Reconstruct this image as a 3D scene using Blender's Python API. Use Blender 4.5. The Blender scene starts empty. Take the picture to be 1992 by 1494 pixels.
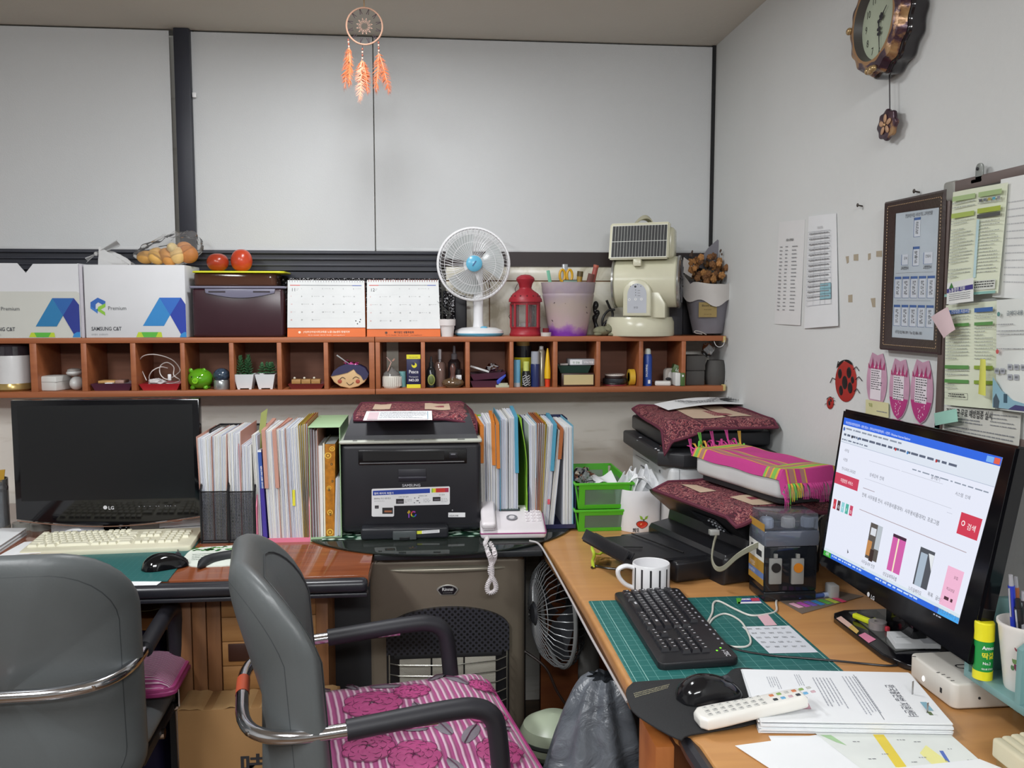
import bpy,bmesh,math,random
from mathutils import Matrix,Vector
random.seed(7)
PI=math.pi
sc=bpy.context.scene
COL=sc.collection
# - camera
F=1700.0; EYE=1.40; YAW=math.radians(5.55); PIT=math.radians(5.0)
_s,_c=math.sin,math.cos
RV=Vector((_c(YAW),-_s(YAW),0))
FV=Vector((_s(YAW)*_c(PIT),_c(YAW)*_c(PIT),-_s(PIT)))
UV=Vector((_s(YAW)*_s(PIT),_c(YAW)*_s(PIT),_c(PIT)))
cam_d=bpy.data.cameras.new('camera')
cam=bpy.data.objects.new('camera',cam_d); COL.objects.link(cam)
cam.matrix_world=Matrix(((RV.x,UV.x,-FV.x,0),(RV.y,UV.y,-FV.y,0),(RV.z,UV.z,-FV.z,EYE),(0,0,0,1)))
cam_d.sensor_fit='HORIZONTAL'; cam_d.sensor_width=36.0; cam_d.lens=36.0*F/1992.0
cam_d.clip_start=0.02
sc.camera=cam
# - world, lamps, exposure
sc.view_settings.view_transform='Standard'; sc.view_settings.look='None'
sc.view_settings.exposure=0.0; sc.view_settings.gamma=1.0
w=bpy.data.worlds.new('world'); sc.world=w; w.use_nodes=True
w.node_tree.nodes['Background'].inputs[0].default_value=(0.80,0.90,1.0,1)
w.node_tree.nodes['Background'].inputs[1].default_value=0.06
def area(name,loc,sx,sy,power,col=(.965,.985,1),rot=(0,0,0)):
 l=bpy.data.lights.new(name,'AREA'); l.shape='RECTANGLE'; l.size=sx; l.size_y=sy
 l.energy=power; l.color=col
 o=bpy.data.objects.new(name,l); COL.objects.link(o); o.location=loc; o.rotation_euler=rot
 return o
area('lamp_or_fill_light',(-0.20,2.12,2.262),0.16,0.50,13)
area('lamp_or_fill_light',(-1.25,0.25,2.262),0.30,1.2,56)
area('lamp_or_fill_light',(0.10,-1.10,2.262),1.1,0.30,62,rot=(math.radians(55),0,0))  # added fill light, tilted forward to brighten the wall under the shelf
# - helpers
def P(px,py,X=None,Y=None,Z=None):
 """where the line of sight at a photo pixel meets a plane of the room"""
 d=FV+RV*((px-996)/F)-UV*((py-747)/F)
 if X is not None:t=X/d.x
 elif Y is not None:t=Y/d.y
 else:t=(Z-EYE)/d.z
 return Vector((d.x*t,d.y*t,EYE+d.z*t))
def lin(h):
 r=[]
 for i in (0,2,4):
  v=int(h[i:i+2],16)/255.0
  r.append(v/12.92 if v<=.04045 else ((v+.055)/1.055)**2.4)
 return (*r,1)
MATS={}
def nt(m):return m.node_tree.nodes,m.node_tree.links
def coords(n,l,sc_=(1,1,1),rot=(0,0,0)):
 t=n.new('ShaderNodeTexCoord'); mp=n.new('ShaderNodeMapping')
 mp.inputs['Scale'].default_value=sc_; mp.inputs['Rotation'].default_value=rot
 l.new(t.outputs['Object'],mp.inputs['Vector']); return mp.outputs[0]
def ramp(n,l,fac,stops,interp='LINEAR'):
 r=n.new('ShaderNodeValToRGB'); r.color_ramp.interpolation=interp
 e=r.color_ramp.elements
 while len(e)<len(stops):e.new(.5)
 for k,(p,c) in enumerate(stops):e[k].position=p; e[k].color=lin(c) if isinstance(c,str) else c
 l.new(fac,r.inputs[0]); return r.outputs[0]
def base(key):
 m=bpy.data.materials.new(key); m.use_nodes=True
 n,l=nt(m); return m,n,l,n['Principled BSDF']
def bump(n,l,b,fac,strength=.3,dist=.002):
 u=n.new('ShaderNodeBump'); u.inputs['Strength'].default_value=strength; u.inputs['Distance'].default_value=dist
 l.new(fac,u.inputs['Height']); l.new(u.outputs[0],b.inputs['Normal'])
def c(h,rough=.5,metal=0,var=.06,scale=9,bmp=0,bscale=90,coat=0,spec=.5):
 """plain coloured stuff with a slight procedural unevenness"""
 key=f'{h}_{rough}_{metal}_{var}_{scale}_{bmp}_{bscale}_{coat}_{spec}'
 if key in MATS:return MATS[key]
 m,n,l,b=base('surface_'+h)
 v=coords(n,l); t=n.new('ShaderNodeTexNoise'); t.inputs['Scale'].default_value=scale; t.inputs['Detail'].default_value=3
 l.new(v,t.inputs['Vector'])
 k=lin(h); lo=tuple(x*(1-var) for x in k[:3])+(1,); hi=tuple(min(1,x*(1+var)) for x in k[:3])+(1,)
 l.new(ramp(n,l,t.outputs[0],[(.3,lo),(.7,hi)]),b.inputs['Base Color'])
 b.inputs['Roughness'].default_value=rough; b.inputs['Metallic'].default_value=metal
 b.inputs['Specular IOR Level'].default_value=spec
 if coat:b.inputs['Coat Weight'].default_value=coat; b.inputs['Coat Roughness'].default_value=.05
 if bmp:
  t2=n.new('ShaderNodeTexNoise'); t2.inputs['Scale'].default_value=bscale; t2.inputs['Detail'].default_value=4
  l.new(v,t2.inputs['Vector']); bump(n,l,b,t2.outputs[0],bmp)
 MATS[key]=m; return m
def emi(h,s=1.0):
 key=f'emit{h}{s}'
 if key in MATS:return MATS[key]
 m,n,l,b=base('lit_'+h)
 b.inputs['Base Color'].default_value=(0,0,0,1); b.inputs['Roughness'].default_value=.35
 b.inputs['Emission Color'].default_value=lin(h); b.inputs['Emission Strength'].default_value=s
 MATS[key]=m; return m
def clear(h='FFFFFF',mix=.15,rough=.05,body=0.0,key=None):
 """thin clear plastic or glass: see-through tinted layer with a Fresnel gloss; body adds milky diffuse"""
 key=f'clear{h}{mix}{rough}{body}'
 if key in MATS:return MATS[key]
 m=bpy.data.materials.new('clear_'+h); m.use_nodes=True; n,l=nt(m)
 n.remove(n['Principled BSDF']); out=n['Material Output']
 tr=n.new('ShaderNodeBsdfTransparent'); tr.inputs[0].default_value=lin(h)
 gl=n.new('ShaderNodeBsdfGlossy'); gl.inputs['Roughness'].default_value=rough
 df=n.new('ShaderNodeBsdfDiffuse'); df.inputs[0].default_value=lin(h)
 lw=n.new('ShaderNodeLayerWeight'); lw.inputs[0].default_value=mix
 m1=n.new('ShaderNodeMixShader'); m1.inputs[0].default_value=body
 m2=n.new('ShaderNodeMixShader')
 l.new(tr.outputs[0],m1.inputs[1]); l.new(df.outputs[0],m1.inputs[2])
 l.new(lw.outputs['Fresnel'],m2.inputs[0]); l.new(m1.outputs[0],m2.inputs[1]); l.new(gl.outputs[0],m2.inputs[2])
 l.new(m2.outputs[0],out.inputs['Surface'])
 MATS[key]=m; return m
def wood(a,b_,sc_=(2,30,30),rough=.35,coat=0,k=4,grain=.5):
 key=f'wood{a}{b_}{sc_}{rough}{coat}'
 if key in MATS:return MATS[key]
 m,n,l,b=base('wood_'+a); v=coords(n,l,sc_)
 t=n.new('ShaderNodeTexNoise'); t.inputs['Scale'].default_value=1.0; t.inputs['Detail'].default_value=k; t.inputs['Distortion'].default_value=grain
 l.new(v,t.inputs['Vector'])
 l.new(ramp(n,l,t.outputs[0],[(.3,b_),(.7,a)]),b.inputs['Base Color'])
 b.inputs['Roughness'].default_value=rough
 if coat:b.inputs['Coat Weight'].default_value=coat; b.inputs['Coat Roughness'].default_value=.04
 MATS[key]=m; return m
class B:
 """collects pieces of geometry; build() links them as ONE mesh object"""
 def __init__(s,M=None):s.M=M or Matrix.Identity(4); s.v=[]; s.f=[]; s.mi=[]; s.ms=[]
 def _m(s,m):
  if m not in s.ms:s.ms.append(m)
  return s.ms.index(m)
 def add(s,vs,fs,m,M=None):
  k=len(s.v); T=s.M@M if M is not None else s.M; i=s._m(m)
  s.v+=[T@Vector(q) for q in vs]
  for f in fs:s.f.append([k+q for q in f]); s.mi.append(i)
  return s
 def bm(s,bm,m,M=None):
  bm.verts.index_update()
  s.add([q.co.copy() for q in bm.verts],[[q.index for q in f.verts] for f in bm.faces],m,M); bm.free(); return s
 def box(s,x0,x1,y0,y1,z0,z1,m,bev=0,seg=2,M=None):
  b=bmesh.new(); bmesh.ops.create_cube(b,size=1)
  for q in b.verts:q.co=Vector(((x0+x1)/2+q.co.x*(x1-x0),(y0+y1)/2+q.co.y*(y1-y0),(z0+z1)/2+q.co.z*(z1-z0)))
  if bev:bmesh.ops.bevel(b,geom=b.edges[:],offset=min(bev,.48*min(abs(x1-x0),abs(y1-y0),abs(z1-z0))),segments=seg,affect='EDGES',profile=.5)
  return s.bm(b,m,M)
 def prism(s,pts,h,m,bev=0,M=None,seg=2):
  """outline in local xy, extruded from z=0 to z=h"""
  b=bmesh.new(); lo=[b.verts.new((x,y,0)) for x,y in pts]; hi=[b.verts.new((x,y,h)) for x,y in pts]
  n=len(pts); b.faces.new(lo[::-1]); b.faces.new(hi)
  for i in range(n):b.faces.new((lo[i],lo[(i+1)%n],hi[(i+1)%n],hi[i]))
  bmesh.ops.recalc_face_normals(b,faces=b.faces[:])
  if bev:
   es=[e for e in b.edges if abs(e.verts[0].co.z-e.verts[1].co.z)<1e-7]
   bmesh.ops.bevel(b,geom=es,offset=bev,segments=seg,affect='EDGES',profile=.5)
  return s.bm(b,m,M)
 def lathe(s,prof,m,at=(0,0,0),n=28,M=None,a0=0,a1=2*PI,sx=1,sy=1):
  full=abs(a1-a0-2*PI)<1e-6; k=n if full else n+1
  vs=[]; fs=[]
  for r,z in prof:
   for i in range(k):
    a=a0+(a1-a0)*i/n; vs.append((at[0]+r*_c(a)*sx,at[1]+r*_s(a)*sy,at[2]+z))
  for j in range(len(prof)-1):
   for i in range(n if full else n):
    i2=(i+1)%k
    fs.append((j*k+i,j*k+i2,(j+1)*k+i2,(j+1)*k+i))
  if prof[0][0]>1e-6 and full:fs.append(tuple(range(k))[::-1])
  if prof[-1][0]>1e-6 and full:fs.append(tuple((len(prof)-1)*k+i for i in range(k)))
  return s.add(vs,fs,m,M)
 def cyl(s,p0,p1,r0,m,r1=None,n=20):
  return s.tube([p0,p1],[r0,r0 if r1 is None else r1],m,n)
 def tube(s,pts,r,m,n=8,closed=False,caps=True,flat=None):
  pts=[Vector(p) for p in pts]; k=len(pts); rs=r if isinstance(r,(list,tuple)) else [r]*k
  t0=(pts[1]-pts[0]).normalized(); up=Vector((0,0,1)) if abs(t0.z)<.9 else Vector((1,0,0))
  nrm=(up-t0*up.dot(t0)).normalized(); vs=[]
  for i in range(k):
   a=pts[i-1] if (i or closed) else pts[i]; b=pts[(i+1)%k] if (i<k-1 or closed) else pts[i]
   t=(b-a); t=t.normalized() if t.length>1e-9 else t0
   nrm=(nrm-t*nrm.dot(t)); nrm=nrm.normalized() if nrm.length>1e-6 else t.orthogonal().normalized()
   bi=t.cross(nrm)
   for j in range(n):
    an=2*PI*j/n; vs.append(pts[i]+nrm*(_c(an)*rs[i])+bi*(_s(an)*rs[i]*(flat or 1)))
  fs=[]
  for i in range(k if closed else k-1):
   for j in range(n):
    fs.append((i*n+j,i*n+(j+1)%n,((i+1)%k)*n+(j+1)%n,((i+1)%k)*n+j))
  if caps and not closed:fs.append(tuple(range(n))[::-1]); fs.append(tuple((k-1)*n+j for j in range(n)))
  return s.add(vs,fs,m)
 def ball(s,ctr,r,m,n=16,M=None):
  rx,ry,rz=r if isinstance(r,(tuple,list)) else (r,r,r)
  prof=[(math.sin(PI*i/n*1.0),-math.cos(PI*i/n)) for i in range(n+1)]
  prof[0]=(0,-1); prof[-1]=(0,1)
  T=Matrix.Translation(Vector(ctr))@(M or Matrix.Identity(4))@Matrix.Diagonal((rx,ry,rz,1))
  return s.lathe(prof,m,n=n+4,M=T)
 def quad(s,a,b_,c_,d,m):return s.add([a,b_,c_,d],[(0,1,2,3)],m)
 def grid(s,fn,nu,nv,m,thick=0,nrm=None):
  """surface fn(u,v)->point for u,v in 0..1; thick gives it a second side"""
  vs=[Vector(fn(i/nu,j/nv)) for j in range(nv+1) for i in range(nu+1)]
  w_=nu+1; fs=[(j*w_+i,j*w_+i+1,(j+1)*w_+i+1,(j+1)*w_+i) for j in range(nv) for i in range(nu)]
  if thick:
   N=[]
   for j in range(nv+1):
    for i in range(nu+1):
     a=vs[j*w_+min(i+1,nu)]-vs[j*w_+max(i-1,0)]; b_=vs[min(j+1,nv)*w_+i]-vs[max(j-1,0)*w_+i]
     q=a.cross(b_); N.append(q.normalized() if q.length>1e-12 else Vector((0,0,1)))
   k=len(vs); vs2=[vs[i]-N[i]*thick for i in range(k)]
   fs2=[tuple(k+q for q in f[::-1]) for f in fs]
   rim=[i for i in range(w_)]+[j*w_+nu for j in range(1,nv+1)]+[nv*w_+i for i in range(nu-1,-1,-1)]+[j*w_ for j in range(nv-1,0,-1)]
   fs3=[(rim[(i+1)%len(rim)],rim[i],k+rim[i],k+rim[(i+1)%len(rim)]) for i in range(len(rim))]
   vs=vs+vs2; fs=fs+fs2+fs3
  return s.add(vs,fs,m)
 def text(s,t,M,h,m,align='LEFT',bold=0.0,wide=1.0):
  """flat lettering, local x right, y up, M places it"""
  vs,fs,wd=glyphs(t,bold)
  ox=0 if align=='LEFT' else (-wd/2 if align=='CENTER' else -wd)
  return s.add([((x+ox)*h*wide,y*h,0) for x,y in vs],fs,m,M)
 def build(s,name,parent=None,loc=None,sharp=35,flat=False):
  me=bpy.data.meshes.new(name)
  if parent is not None:Wm=ROOTM[parent.name]
  else:Wm=Matrix.Translation(Vector(loc if loc is not None else (0,0,0)))
  inv=Wm.inverted()
  me.from_pydata([tuple(inv@q) for q in s.v],[],s.f)
  for m in s.ms:me.materials.append(m)
  me.polygons.foreach_set('material_index',s.mi)
  if not flat:
   me.polygons.foreach_set('use_smooth',[True]*len(s.f)); me.update()
   me.set_sharp_from_angle(angle=math.radians(sharp))
  me.update()
  o=bpy.data.objects.new(name,me); COL.objects.link(o)
  if parent is not None:o.parent=parent
  else:o.location=loc if loc is not None else (0,0,0)
  ROOTM[o.name]=Wm
  return o
ROOTM={}
GL={}
def glyphs(t,bold=0.0):
 k=(t,bold)
 if k in GL:return GL[k]
 cu=bpy.data.curves.new('lettering','FONT'); cu.body=t; cu.size=1.0; cu.resolution_u=2; cu.offset=bold
 o=bpy.data.objects.new('lettering',cu); COL.objects.link(o)
 me=bpy.data.meshes.new_from_object(o.evaluated_get(bpy.context.evaluated_depsgraph_get()))
 vs=[(q.co.x,q.co.y) for q in me.vertices]; fs=[tuple(p.vertices) for p in me.polygons]
 bpy.data.meshes.remove(me); bpy.data.objects.remove(o); bpy.data.curves.remove(cu)
 wd=max([x for x,y in vs],default=0); GL[k]=(vs,fs,wd); return GL[k]
class Sheet:
 """a flat printed face given by its corners; u to the right, v down, both 0..1; w, h its size"""
 def __init__(s,b,tl,tr,br,bl,lift=.0004):
  s.b=b; s.c=[Vector(q) for q in (tl,tr,br,bl)]
  s.w=((s.c[1]-s.c[0]).length+(s.c[2]-s.c[3]).length)/2; s.h=((s.c[3]-s.c[0]).length+(s.c[2]-s.c[1]).length)/2
  s.n=(s.c[3]-s.c[0]).cross(s.c[1]-s.c[0]).normalized(); s.n=s.n if s.n.length else Vector((0,0,1)); s.e=lift; s.k=1
 def p(s,u,v,k=None):
  a=s.c[0].lerp(s.c[1],u); b_=s.c[3].lerp(s.c[2],u); return a.lerp(b_,v)+s.n*(s.e+.0002*((s.k if k is None else k)-1))
 def rect(s,u0,v0,u1,v1,m,k=1):
  s.b.quad(s.p(u0,v1,k),s.p(u1,v1,k),s.p(u1,v0,k),s.p(u0,v0,k),m); return s
 def poly(s,pts,m,k=1):
  s.b.add([s.p(u,v,k) for u,v in pts],[tuple(range(len(pts)))[::-1]],m); return s
 def disc(s,u,v,r,m,k=1,n=14,ry=None):
  ru=r/s.w; rv=(ry or r)/s.h
  return s.poly([(u+ru*_c(2*PI*i/n),v+rv*_s(2*PI*i/n)) for i in range(n)],m,k)
 def text(s,t,u,v,hgt,m,align='LEFT',k=2,bold=.0,wide=1.0,rot=0):
  vs,fs,wd=glyphs(t,bold)
  ox=0 if align=='LEFT' else (-wd/2 if align=='CENTER' else -wd)
  ca,sa=_c(rot),_s(rot); out=[]
  for x,y in vs:
   x=(x+ox)*hgt*wide; y=y*hgt; x,y=x*ca-y*sa,x*sa+y*ca
   out.append(s.p(u+x/s.w,v-y/s.h,k))
  s.b.add(out,fs,m); return s
 def lines(s,u0,v0,u1,v1,n,m,th=.35,k=1,seed=0,full=False,wmin=.01,wmax=.05):
  """rows of small printed words too fine to read"""
  R=random.Random(seed+n); dv=(v1-v0)/n
  for i in range(n):
   v=v0+dv*i; u=u0; end=u1 if (full or R.random()<.7) else u0+(u1-u0)*R.uniform(.4,.95)
   while u<end-wmin:
    wd=R.uniform(wmin,wmax)*(1 if (u1-u0)>.3 else.6); s.rect(u,v,min(u+wd,end),v+dv*th,m,k); u+=wd+R.uniform(.004,.012)
  return s
def tag(o,label=None,cat=None,group=None,kind=None):
 if label:o['label']=label
 if cat:o['category']=cat
 if group:o['group']=group
 if kind:o['kind']=kind
 return o
def thing(name,label,cat,loc,rz=0,group=None):
 o=bpy.data.objects.new(name,None); COL.objects.link(o)
 o.empty_display_size=.05; o.location=loc; o.rotation_euler=(0,0,rz)
 ROOTM[o.name]=Matrix.Translation(Vector(loc))@Matrix.Rotation(rz,4,'Z')
 return tag(o,label,cat,group)
def LM(t):return ROOTM[t.name]
def one(b,name,label,cat,loc,group=None,**k):return tag(b.build(name,None,loc,**k),label,cat,group)
def dup(root,loc,rz=None,label=None,group=None):
 r=root.copy(); COL.objects.link(r); r.location=loc
 if rz is not None:r.rotation_euler=(0,0,rz)
 if label:r['label']=label
 if group:r['group']=group
 for ch in list(root.children):
  k=ch.copy(); COL.objects.link(k); k.parent=r
  for g in list(ch.children):
   d=g.copy(); COL.objects.link(d); d.parent=k
 return r
def arc(cx,cy,r,a0,a1,n,z=0):return [(cx+r*_c(a0+(a1-a0)*i/n),cy+r*_s(a0+(a1-a0)*i/n),z) for i in range(n+1)]
def rrect(x0,x1,y0,y1,r,n=5):
 o=[]
 for cx,cy,a in ((x1-r,y1-r,0),(x0+r,y1-r,PI/2),(x0+r,y0+r,PI),(x1-r,y0+r,1.5*PI)):
  o+=[(cx+r*_c(a+PI/2*i/n),cy+r*_s(a+PI/2*i/n)) for i in range(n+1)]
 return o
def spline(pts,n=8):
 """smooth path through the points (Catmull-Rom)"""
 p=[Vector(q) for q in pts]; p=[p[0]*2-p[1]]+p+[p[-1]*2-p[-2]]; o=[]
 for i in range(1,len(p)-2):
  for k in range(n):
   t=k/n; a,b_,c_,d=p[i-1:i+3]
   o.append(.5*((2*b_)+(c_-a)*t+(2*a-5*b_+4*c_-d)*t*t+(-a+3*b_-3*c_+d)*t**3))
 return o+[p[-2]]
def TR(x,y,z,rz=0,rx=0,ry=0):
 return Matrix.Translation((x,y,z))@Matrix.Rotation(rz,4,'Z')@Matrix.Rotation(ry,4,'Y')@Matrix.Rotation(rx,4,'X')
FRONT=Matrix.Rotation(PI/2,4,'X')
def UP(x,y,z):return Matrix.Translation((x,y,z))@FRONT
WHITE='F2F2F0'; BLACK='17171A'
ink=c('2A2A2E',.7); grey_ink=c('8A8C90',.7); paper=c('EEF0F2',.75,var=.02); blue_ink=c('2A56B0',.6)
chrome=c('D8D8DC',.12,1,var=.02); blk=c('1A1A1D',.35); mblk=c('222225',.6)
YF=2.80; YB=2.985; ZT=1.307; ZC=1.142; XW=0.99; YW=3.0; DZ=0.76; GZ=0.768
def XZ(px,py,Y):q=P(px,py,Y=Y); return q.x,q.z
def rect(px0,py0,px1,py1,Y):
 cx,cy=(px0+px1)/2,(py0+py1)/2
 return P(px0,cy,Y=Y).x,P(px1,cy,Y=Y).x,P(cx,py1,Y=Y).z,P(cx,py0,Y=Y).z
#  the room
def struct(b,name,loc=(0,0,0),parent=None,**k):
 o=b.build(name,parent,None if parent else loc,**k); tag(o,kind='structure') if parent is None else 0; return o
def wallmat(key,h,bmp=.25,bs=60,stain=None):
 m,n,l,b=base(key); v=coords(n,l)
 t=n.new('ShaderNodeTexNoise'); t.inputs['Scale'].default_value=2.2; t.inputs['Detail'].default_value=5; l.new(v,t.inputs['Vector'])
 k=lin(h); col=ramp(n,l,t.outputs[0],[(.3,tuple(x*.95 for x in k[:3])+(1,)),(.7,k)])
 if stain:
  t3=n.new('ShaderNodeTexNoise'); t3.inputs['Scale'].default_value=1.0; t3.inputs['Detail'].default_value=6
  v3=coords(n,l,(6,6,40)); l.new(v3,t3.inputs['Vector'])
  mx=n.new('ShaderNodeMix'); mx.data_type='RGBA'; mx.inputs[7].default_value=lin(stain)
  l.new(ramp(n,l,t3.outputs[0],[(.56,(0,0,0,1)),(.75,(.7,.7,.7,1))]),mx.inputs[0]); l.new(col,mx.inputs[6]); col=mx.outputs[2]
 l.new(col,b.inputs['Base Color']); b.inputs['Roughness'].default_value=.85; b.inputs['Specular IOR Level'].default_value=.2
 t2=n.new('ShaderNodeTexNoise'); t2.inputs['Scale'].default_value=bs; t2.inputs['Detail'].default_value=6; l.new(v,t2.inputs['Vector'])
 bump(n,l,b,t2.outputs[0],bmp,.003); return m
wall_m=wallmat('white_wallpaper','D9DBDA')
plaster_m=wallmat('white_plaster','EFEBE2',.5,25,'C6BEAC')
ceil_m=wallmat('ceiling_board','CFCAC0')
floor_m=wood('6A5038','4A3626',(3,25,25),.4)
blind_m=wallmat('blind_fabric','D3D5D6',.2,300)
frame_m=c('2A2C36',.45,var=.1)
struct(B().box(-3.2,XW,-2.6,YW,-.05,0,floor_m),'floor')
struct(B().box(-3.2,XW,-2.6,YW,2.29,2.34,ceil_m),'ceiling')
struct(B().box(XW,XW+.06,-2.6,YW+.1,0,2.34,wall_m),'wall_right')
struct(B().box(-3.26,-3.2,-2.6,YW+.1,0,2.34,wall_m),'wall_left')
struct(B().box(-3.2,XW,-2.66,-2.6,0,2.34,wall_m),'wall_front')
wb=B(); wb.box(-3.2,XW,YW,YW+.1,0,1.30,plaster_m); wb.box(-3.2,XW,YW+.06,YW+.1,1.30,2.34,plaster_m)
struct(wb,'wall_back')
p=[P(1455,23,X=XW-.001),P(1466,14,X=XW-.001),P(1478,1,X=XW-.001)]
zr=P(400,487,Y=YW).z
wf=B()
wf.box(-3.1,P(858,500,Y=YW).x,YW-.02,YW+.03,1.302,zr,frame_m)
for k in range(4):wf.box(-3.1,P(858,500,Y=YW).x,YW-.032+.004*k,YW,zr-.012-.02*k,zr-.004-.02*k,frame_m,.002)
wf.box(P(858,500,Y=YW).x,XW-.005,YW-.012,YW+.03,P(1100,519,Y=YW).z,P(1100,491,Y=YW).z,c('2A1E1E',.45))
xl,xr=P(337,63,Y=2.97).x,P(368,63,Y=2.97).x
wf.box(xl,xr,2.965,3.03,zr-.01,2.29,frame_m,.003)
wf.box(xr,xr+.006,2.99,3.03,zr,2.29,c('101016',.5))
wf.box(XW-.012,XW,2.985,3.03,P(1384,480,Y=3).z,2.289,c('0C0C10',.6))
struct(wf,'window_1')
def marble():
 m,n,l,b=base('cream_marble'); v=coords(n,l,(1,1,1))
 t=n.new('ShaderNodeTexNoise'); t.inputs['Scale'].default_value=7; t.inputs['Detail'].default_value=8; t.inputs['Distortion'].default_value=2
 l.new(v,t.inputs['Vector']); l.new(ramp(n,l,t.outputs[0],[(.35,'B9B29C'),(.5,'DAD6C6'),(.7,'E4E2D8')]),b.inputs['Base Color'])
 b.inputs['Roughness'].default_value=.25; return m
mb=marble(); tb=B(); xa=P(868,600,Y=YW).x
z1,z2=P(1100,519,Y=YW).z,P(1100,547,Y=YW).z
for x0,x1,a,b_ in ((xa,XW,z2+.002,z1),(xa,P(951,600,Y=YW).x,1.302,z2-.002),(P(953,600,Y=YW).x,P(1290,600,Y=YW).x,1.302,z2-.002),(P(1292,600,Y=YW).x,XW,1.302,z2-.002)):
 tb.box(x0,x1,YW-.008,YW,a,b_,mb,.001)
tb.box(xa,XW,YW-.004,YW,1.301,z1,c('7A5A3C',.6))
struct(tb,'trim_1')
def blind(px0,px1,yl,label,lo=487):
 x0,x1=P(px0,300,Y=yl).x,P(px1,300,Y=yl).x; z0=P((px0+px1)/2,lo,Y=yl).z
 t=thing('roller_blind',label,'blind',((x0+x1)/2,yl,z0),group=None)
 b=B(); b.grid(lambda u,v:(x0+(x1-x0)*u,yl+.0012*_s(u*9)*_s(v*3),2.285+(z0+.008-2.285)*v),24,16,blind_m,thick=.0012); b.build('blind_cloth',t)
 b=B(); b.box(x0,x1,yl-.003,yl+.005,z0,z0+.010,c('C9CACB',.5),.002); b.build('bottom_bar',t)
 return t
blind(-400,336,2.985,'grey-white roller blind left of the black window post',484)
blind(372,727,2.99,'white roller blind just right of the black window post, behind the feathered hoop',490)
blind(729.3,1383,2.992,'widest white roller blind, reaching the corner of the room',491)
b=B(); q=P(377,184,Y=2.97); b.box(q.x-.006,q.x+.006,2.972,2.982,q.z-.008,q.z+.008,c('F0F0F2',.3),.002)
one(b,'cord_clip','tiny white clip on the blind beside the black window post','clip',q)
def lamp(x,y,sx,sy,lab):
 t=thing('ceiling_lamp',lab,'lamp',(x,y,2.265))
 b=B(); b.box(x-sx/2-.03,x+sx/2+.03,y-sy/2-.03,y+sy/2+.03,2.268,2.29,c('E8E8E8',.4),.004); b.build('lamp_housing',t)
lamp(-.20,2.12,.16,.50,'narrow white lamp on the ceiling above the black printer')
lamp(.10,-1.10,1.1,.3,'unseen flat white fill lamp added on the ceiling behind the viewer')
lamp(-1.25,.25,.3,1.2,'flat white lamp on the ceiling far to the left')
#  shelf units on the wall
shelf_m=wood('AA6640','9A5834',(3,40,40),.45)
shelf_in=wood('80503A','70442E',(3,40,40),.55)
def shelf_unit(xa,xb,divs,label,open_end=False):
 """xa..xb in metres, divs list of (x0,x1) uprights"""
 t=thing('compartment_shelf',label,'shelf',((xa+xb)/2,YF,1.124))
 B().box(xa,xb,YF,YB,ZT-.0165,ZT,shelf_m,.0015).build('top_board',t)
 B().box(xa,xb,YF,YB,1.124,ZC,shelf_m,.0015).build('bottom_board',t)
 xe=divs[-1][1] if open_end else xb-.001
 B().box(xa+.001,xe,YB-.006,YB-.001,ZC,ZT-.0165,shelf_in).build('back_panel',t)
 for a,b_ in divs:B().box(a,b_,YF+.001,YB-.006,ZC,ZT-.0165,shelf_m,.001).build('upright',t)
 return t
def dv(l,py=715):return [(P(a,py,Y=YF).x,P(b_,py,Y=YF).x) for a,b_ in l]
xs=P(729.5,715,Y=YF).x
shelf_unit(-1.62,xs-.001,dv([(-70,-60),(58.5,72),(158,169),(254,264.5),(351,360),(446,455),(539,548),(630,638.6),(718,728.8)]),'left orange-brown wall shelf unit with square compartments, boxes on top')
s2=shelf_unit(xs+.001,P(1412,700,Y=YF).x,dv([(730.5,739.5),(819,827),(905.6,914),(991.5,999),(1076,1084.6),(1160,1168),(1243,1251),(1326,1334)]),'right orange-brown wall shelf unit with an open end compartment, fan on top',True)
for py in (660,754):
 q=P(1409,py,Y=YF)
 B().box(q.x-.004,q.x+.0045,YF-.002,YF+.02,q.z-.010,q.z+.010,c('C8B478',.5),.001).build('edge_cap',s2)
#  desks
red_wood=wood('90502F','784026',(3,40,40),.12,.6)
desk_wood=wood('C8935A','B98450',(2.5,28,28),.38,.1,4,.6)
edge_m=c('26262C',.3)
def mat_disc():pass
xe=P(715,1120,Y=2.05).x
t=thing('office_desk','reddish-brown desk with thick black front edge, black switched-off monitor on it','desk',(-1.1,2.5,0))
b=B(); b.box(-2.05,xe,2.075,2.97,.732,DZ,red_wood,.001); b.build('desk_top',t)
b=B(); b.box(-2.05,xe,2.035,2.074,.728,DZ-.001,edge_m,.012,3); b.box(-2.05,xe,2.042,2.075,.716,.727,edge_m,.004); b.build('edge_band',t)
b=B(); b.box(P(640,1300,Y=2.3).x,xe-.01,2.30,2.9,0,.731,mblk,.004); b.build('side_panel',t)
b=B(); b.box(-2.03,-2.0,2.2,2.9,0,.731,mblk,.004); b.build('side_panel',t)
b=B(); b.box(-1.99,P(345,1300,Y=2.9).x,2.88,2.9,.3,.731,c('2A1A14',.6)); b.build('back_panel',t)
x0,x1=P(346,1250,Y=2.16).x,P(640,1250,Y=2.16).x
xm=P(432,1250,Y=2.16).x; sl=wood('8A5E38','6E4628',(30,30,3),.5); sl2=wood('A87C4C','94683C',(3,30,40),.5)
t=thing('wooden_chest','slatted wooden chest with a dark square plate under the reddish desk','chest',((x0+x1)/2,2.16,0))
b=B(); b.box(x0,x1,2.165,2.85,0,.70,sl,.003)
for k in range(3):b.box(x0+(xm-x0)*k/3+.001,x0+(xm-x0)*(k+1)/3-.001,2.155,2.166,.01,.698,sl,.002)
b.build('chest_body',t)
b=B(); n=11
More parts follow.
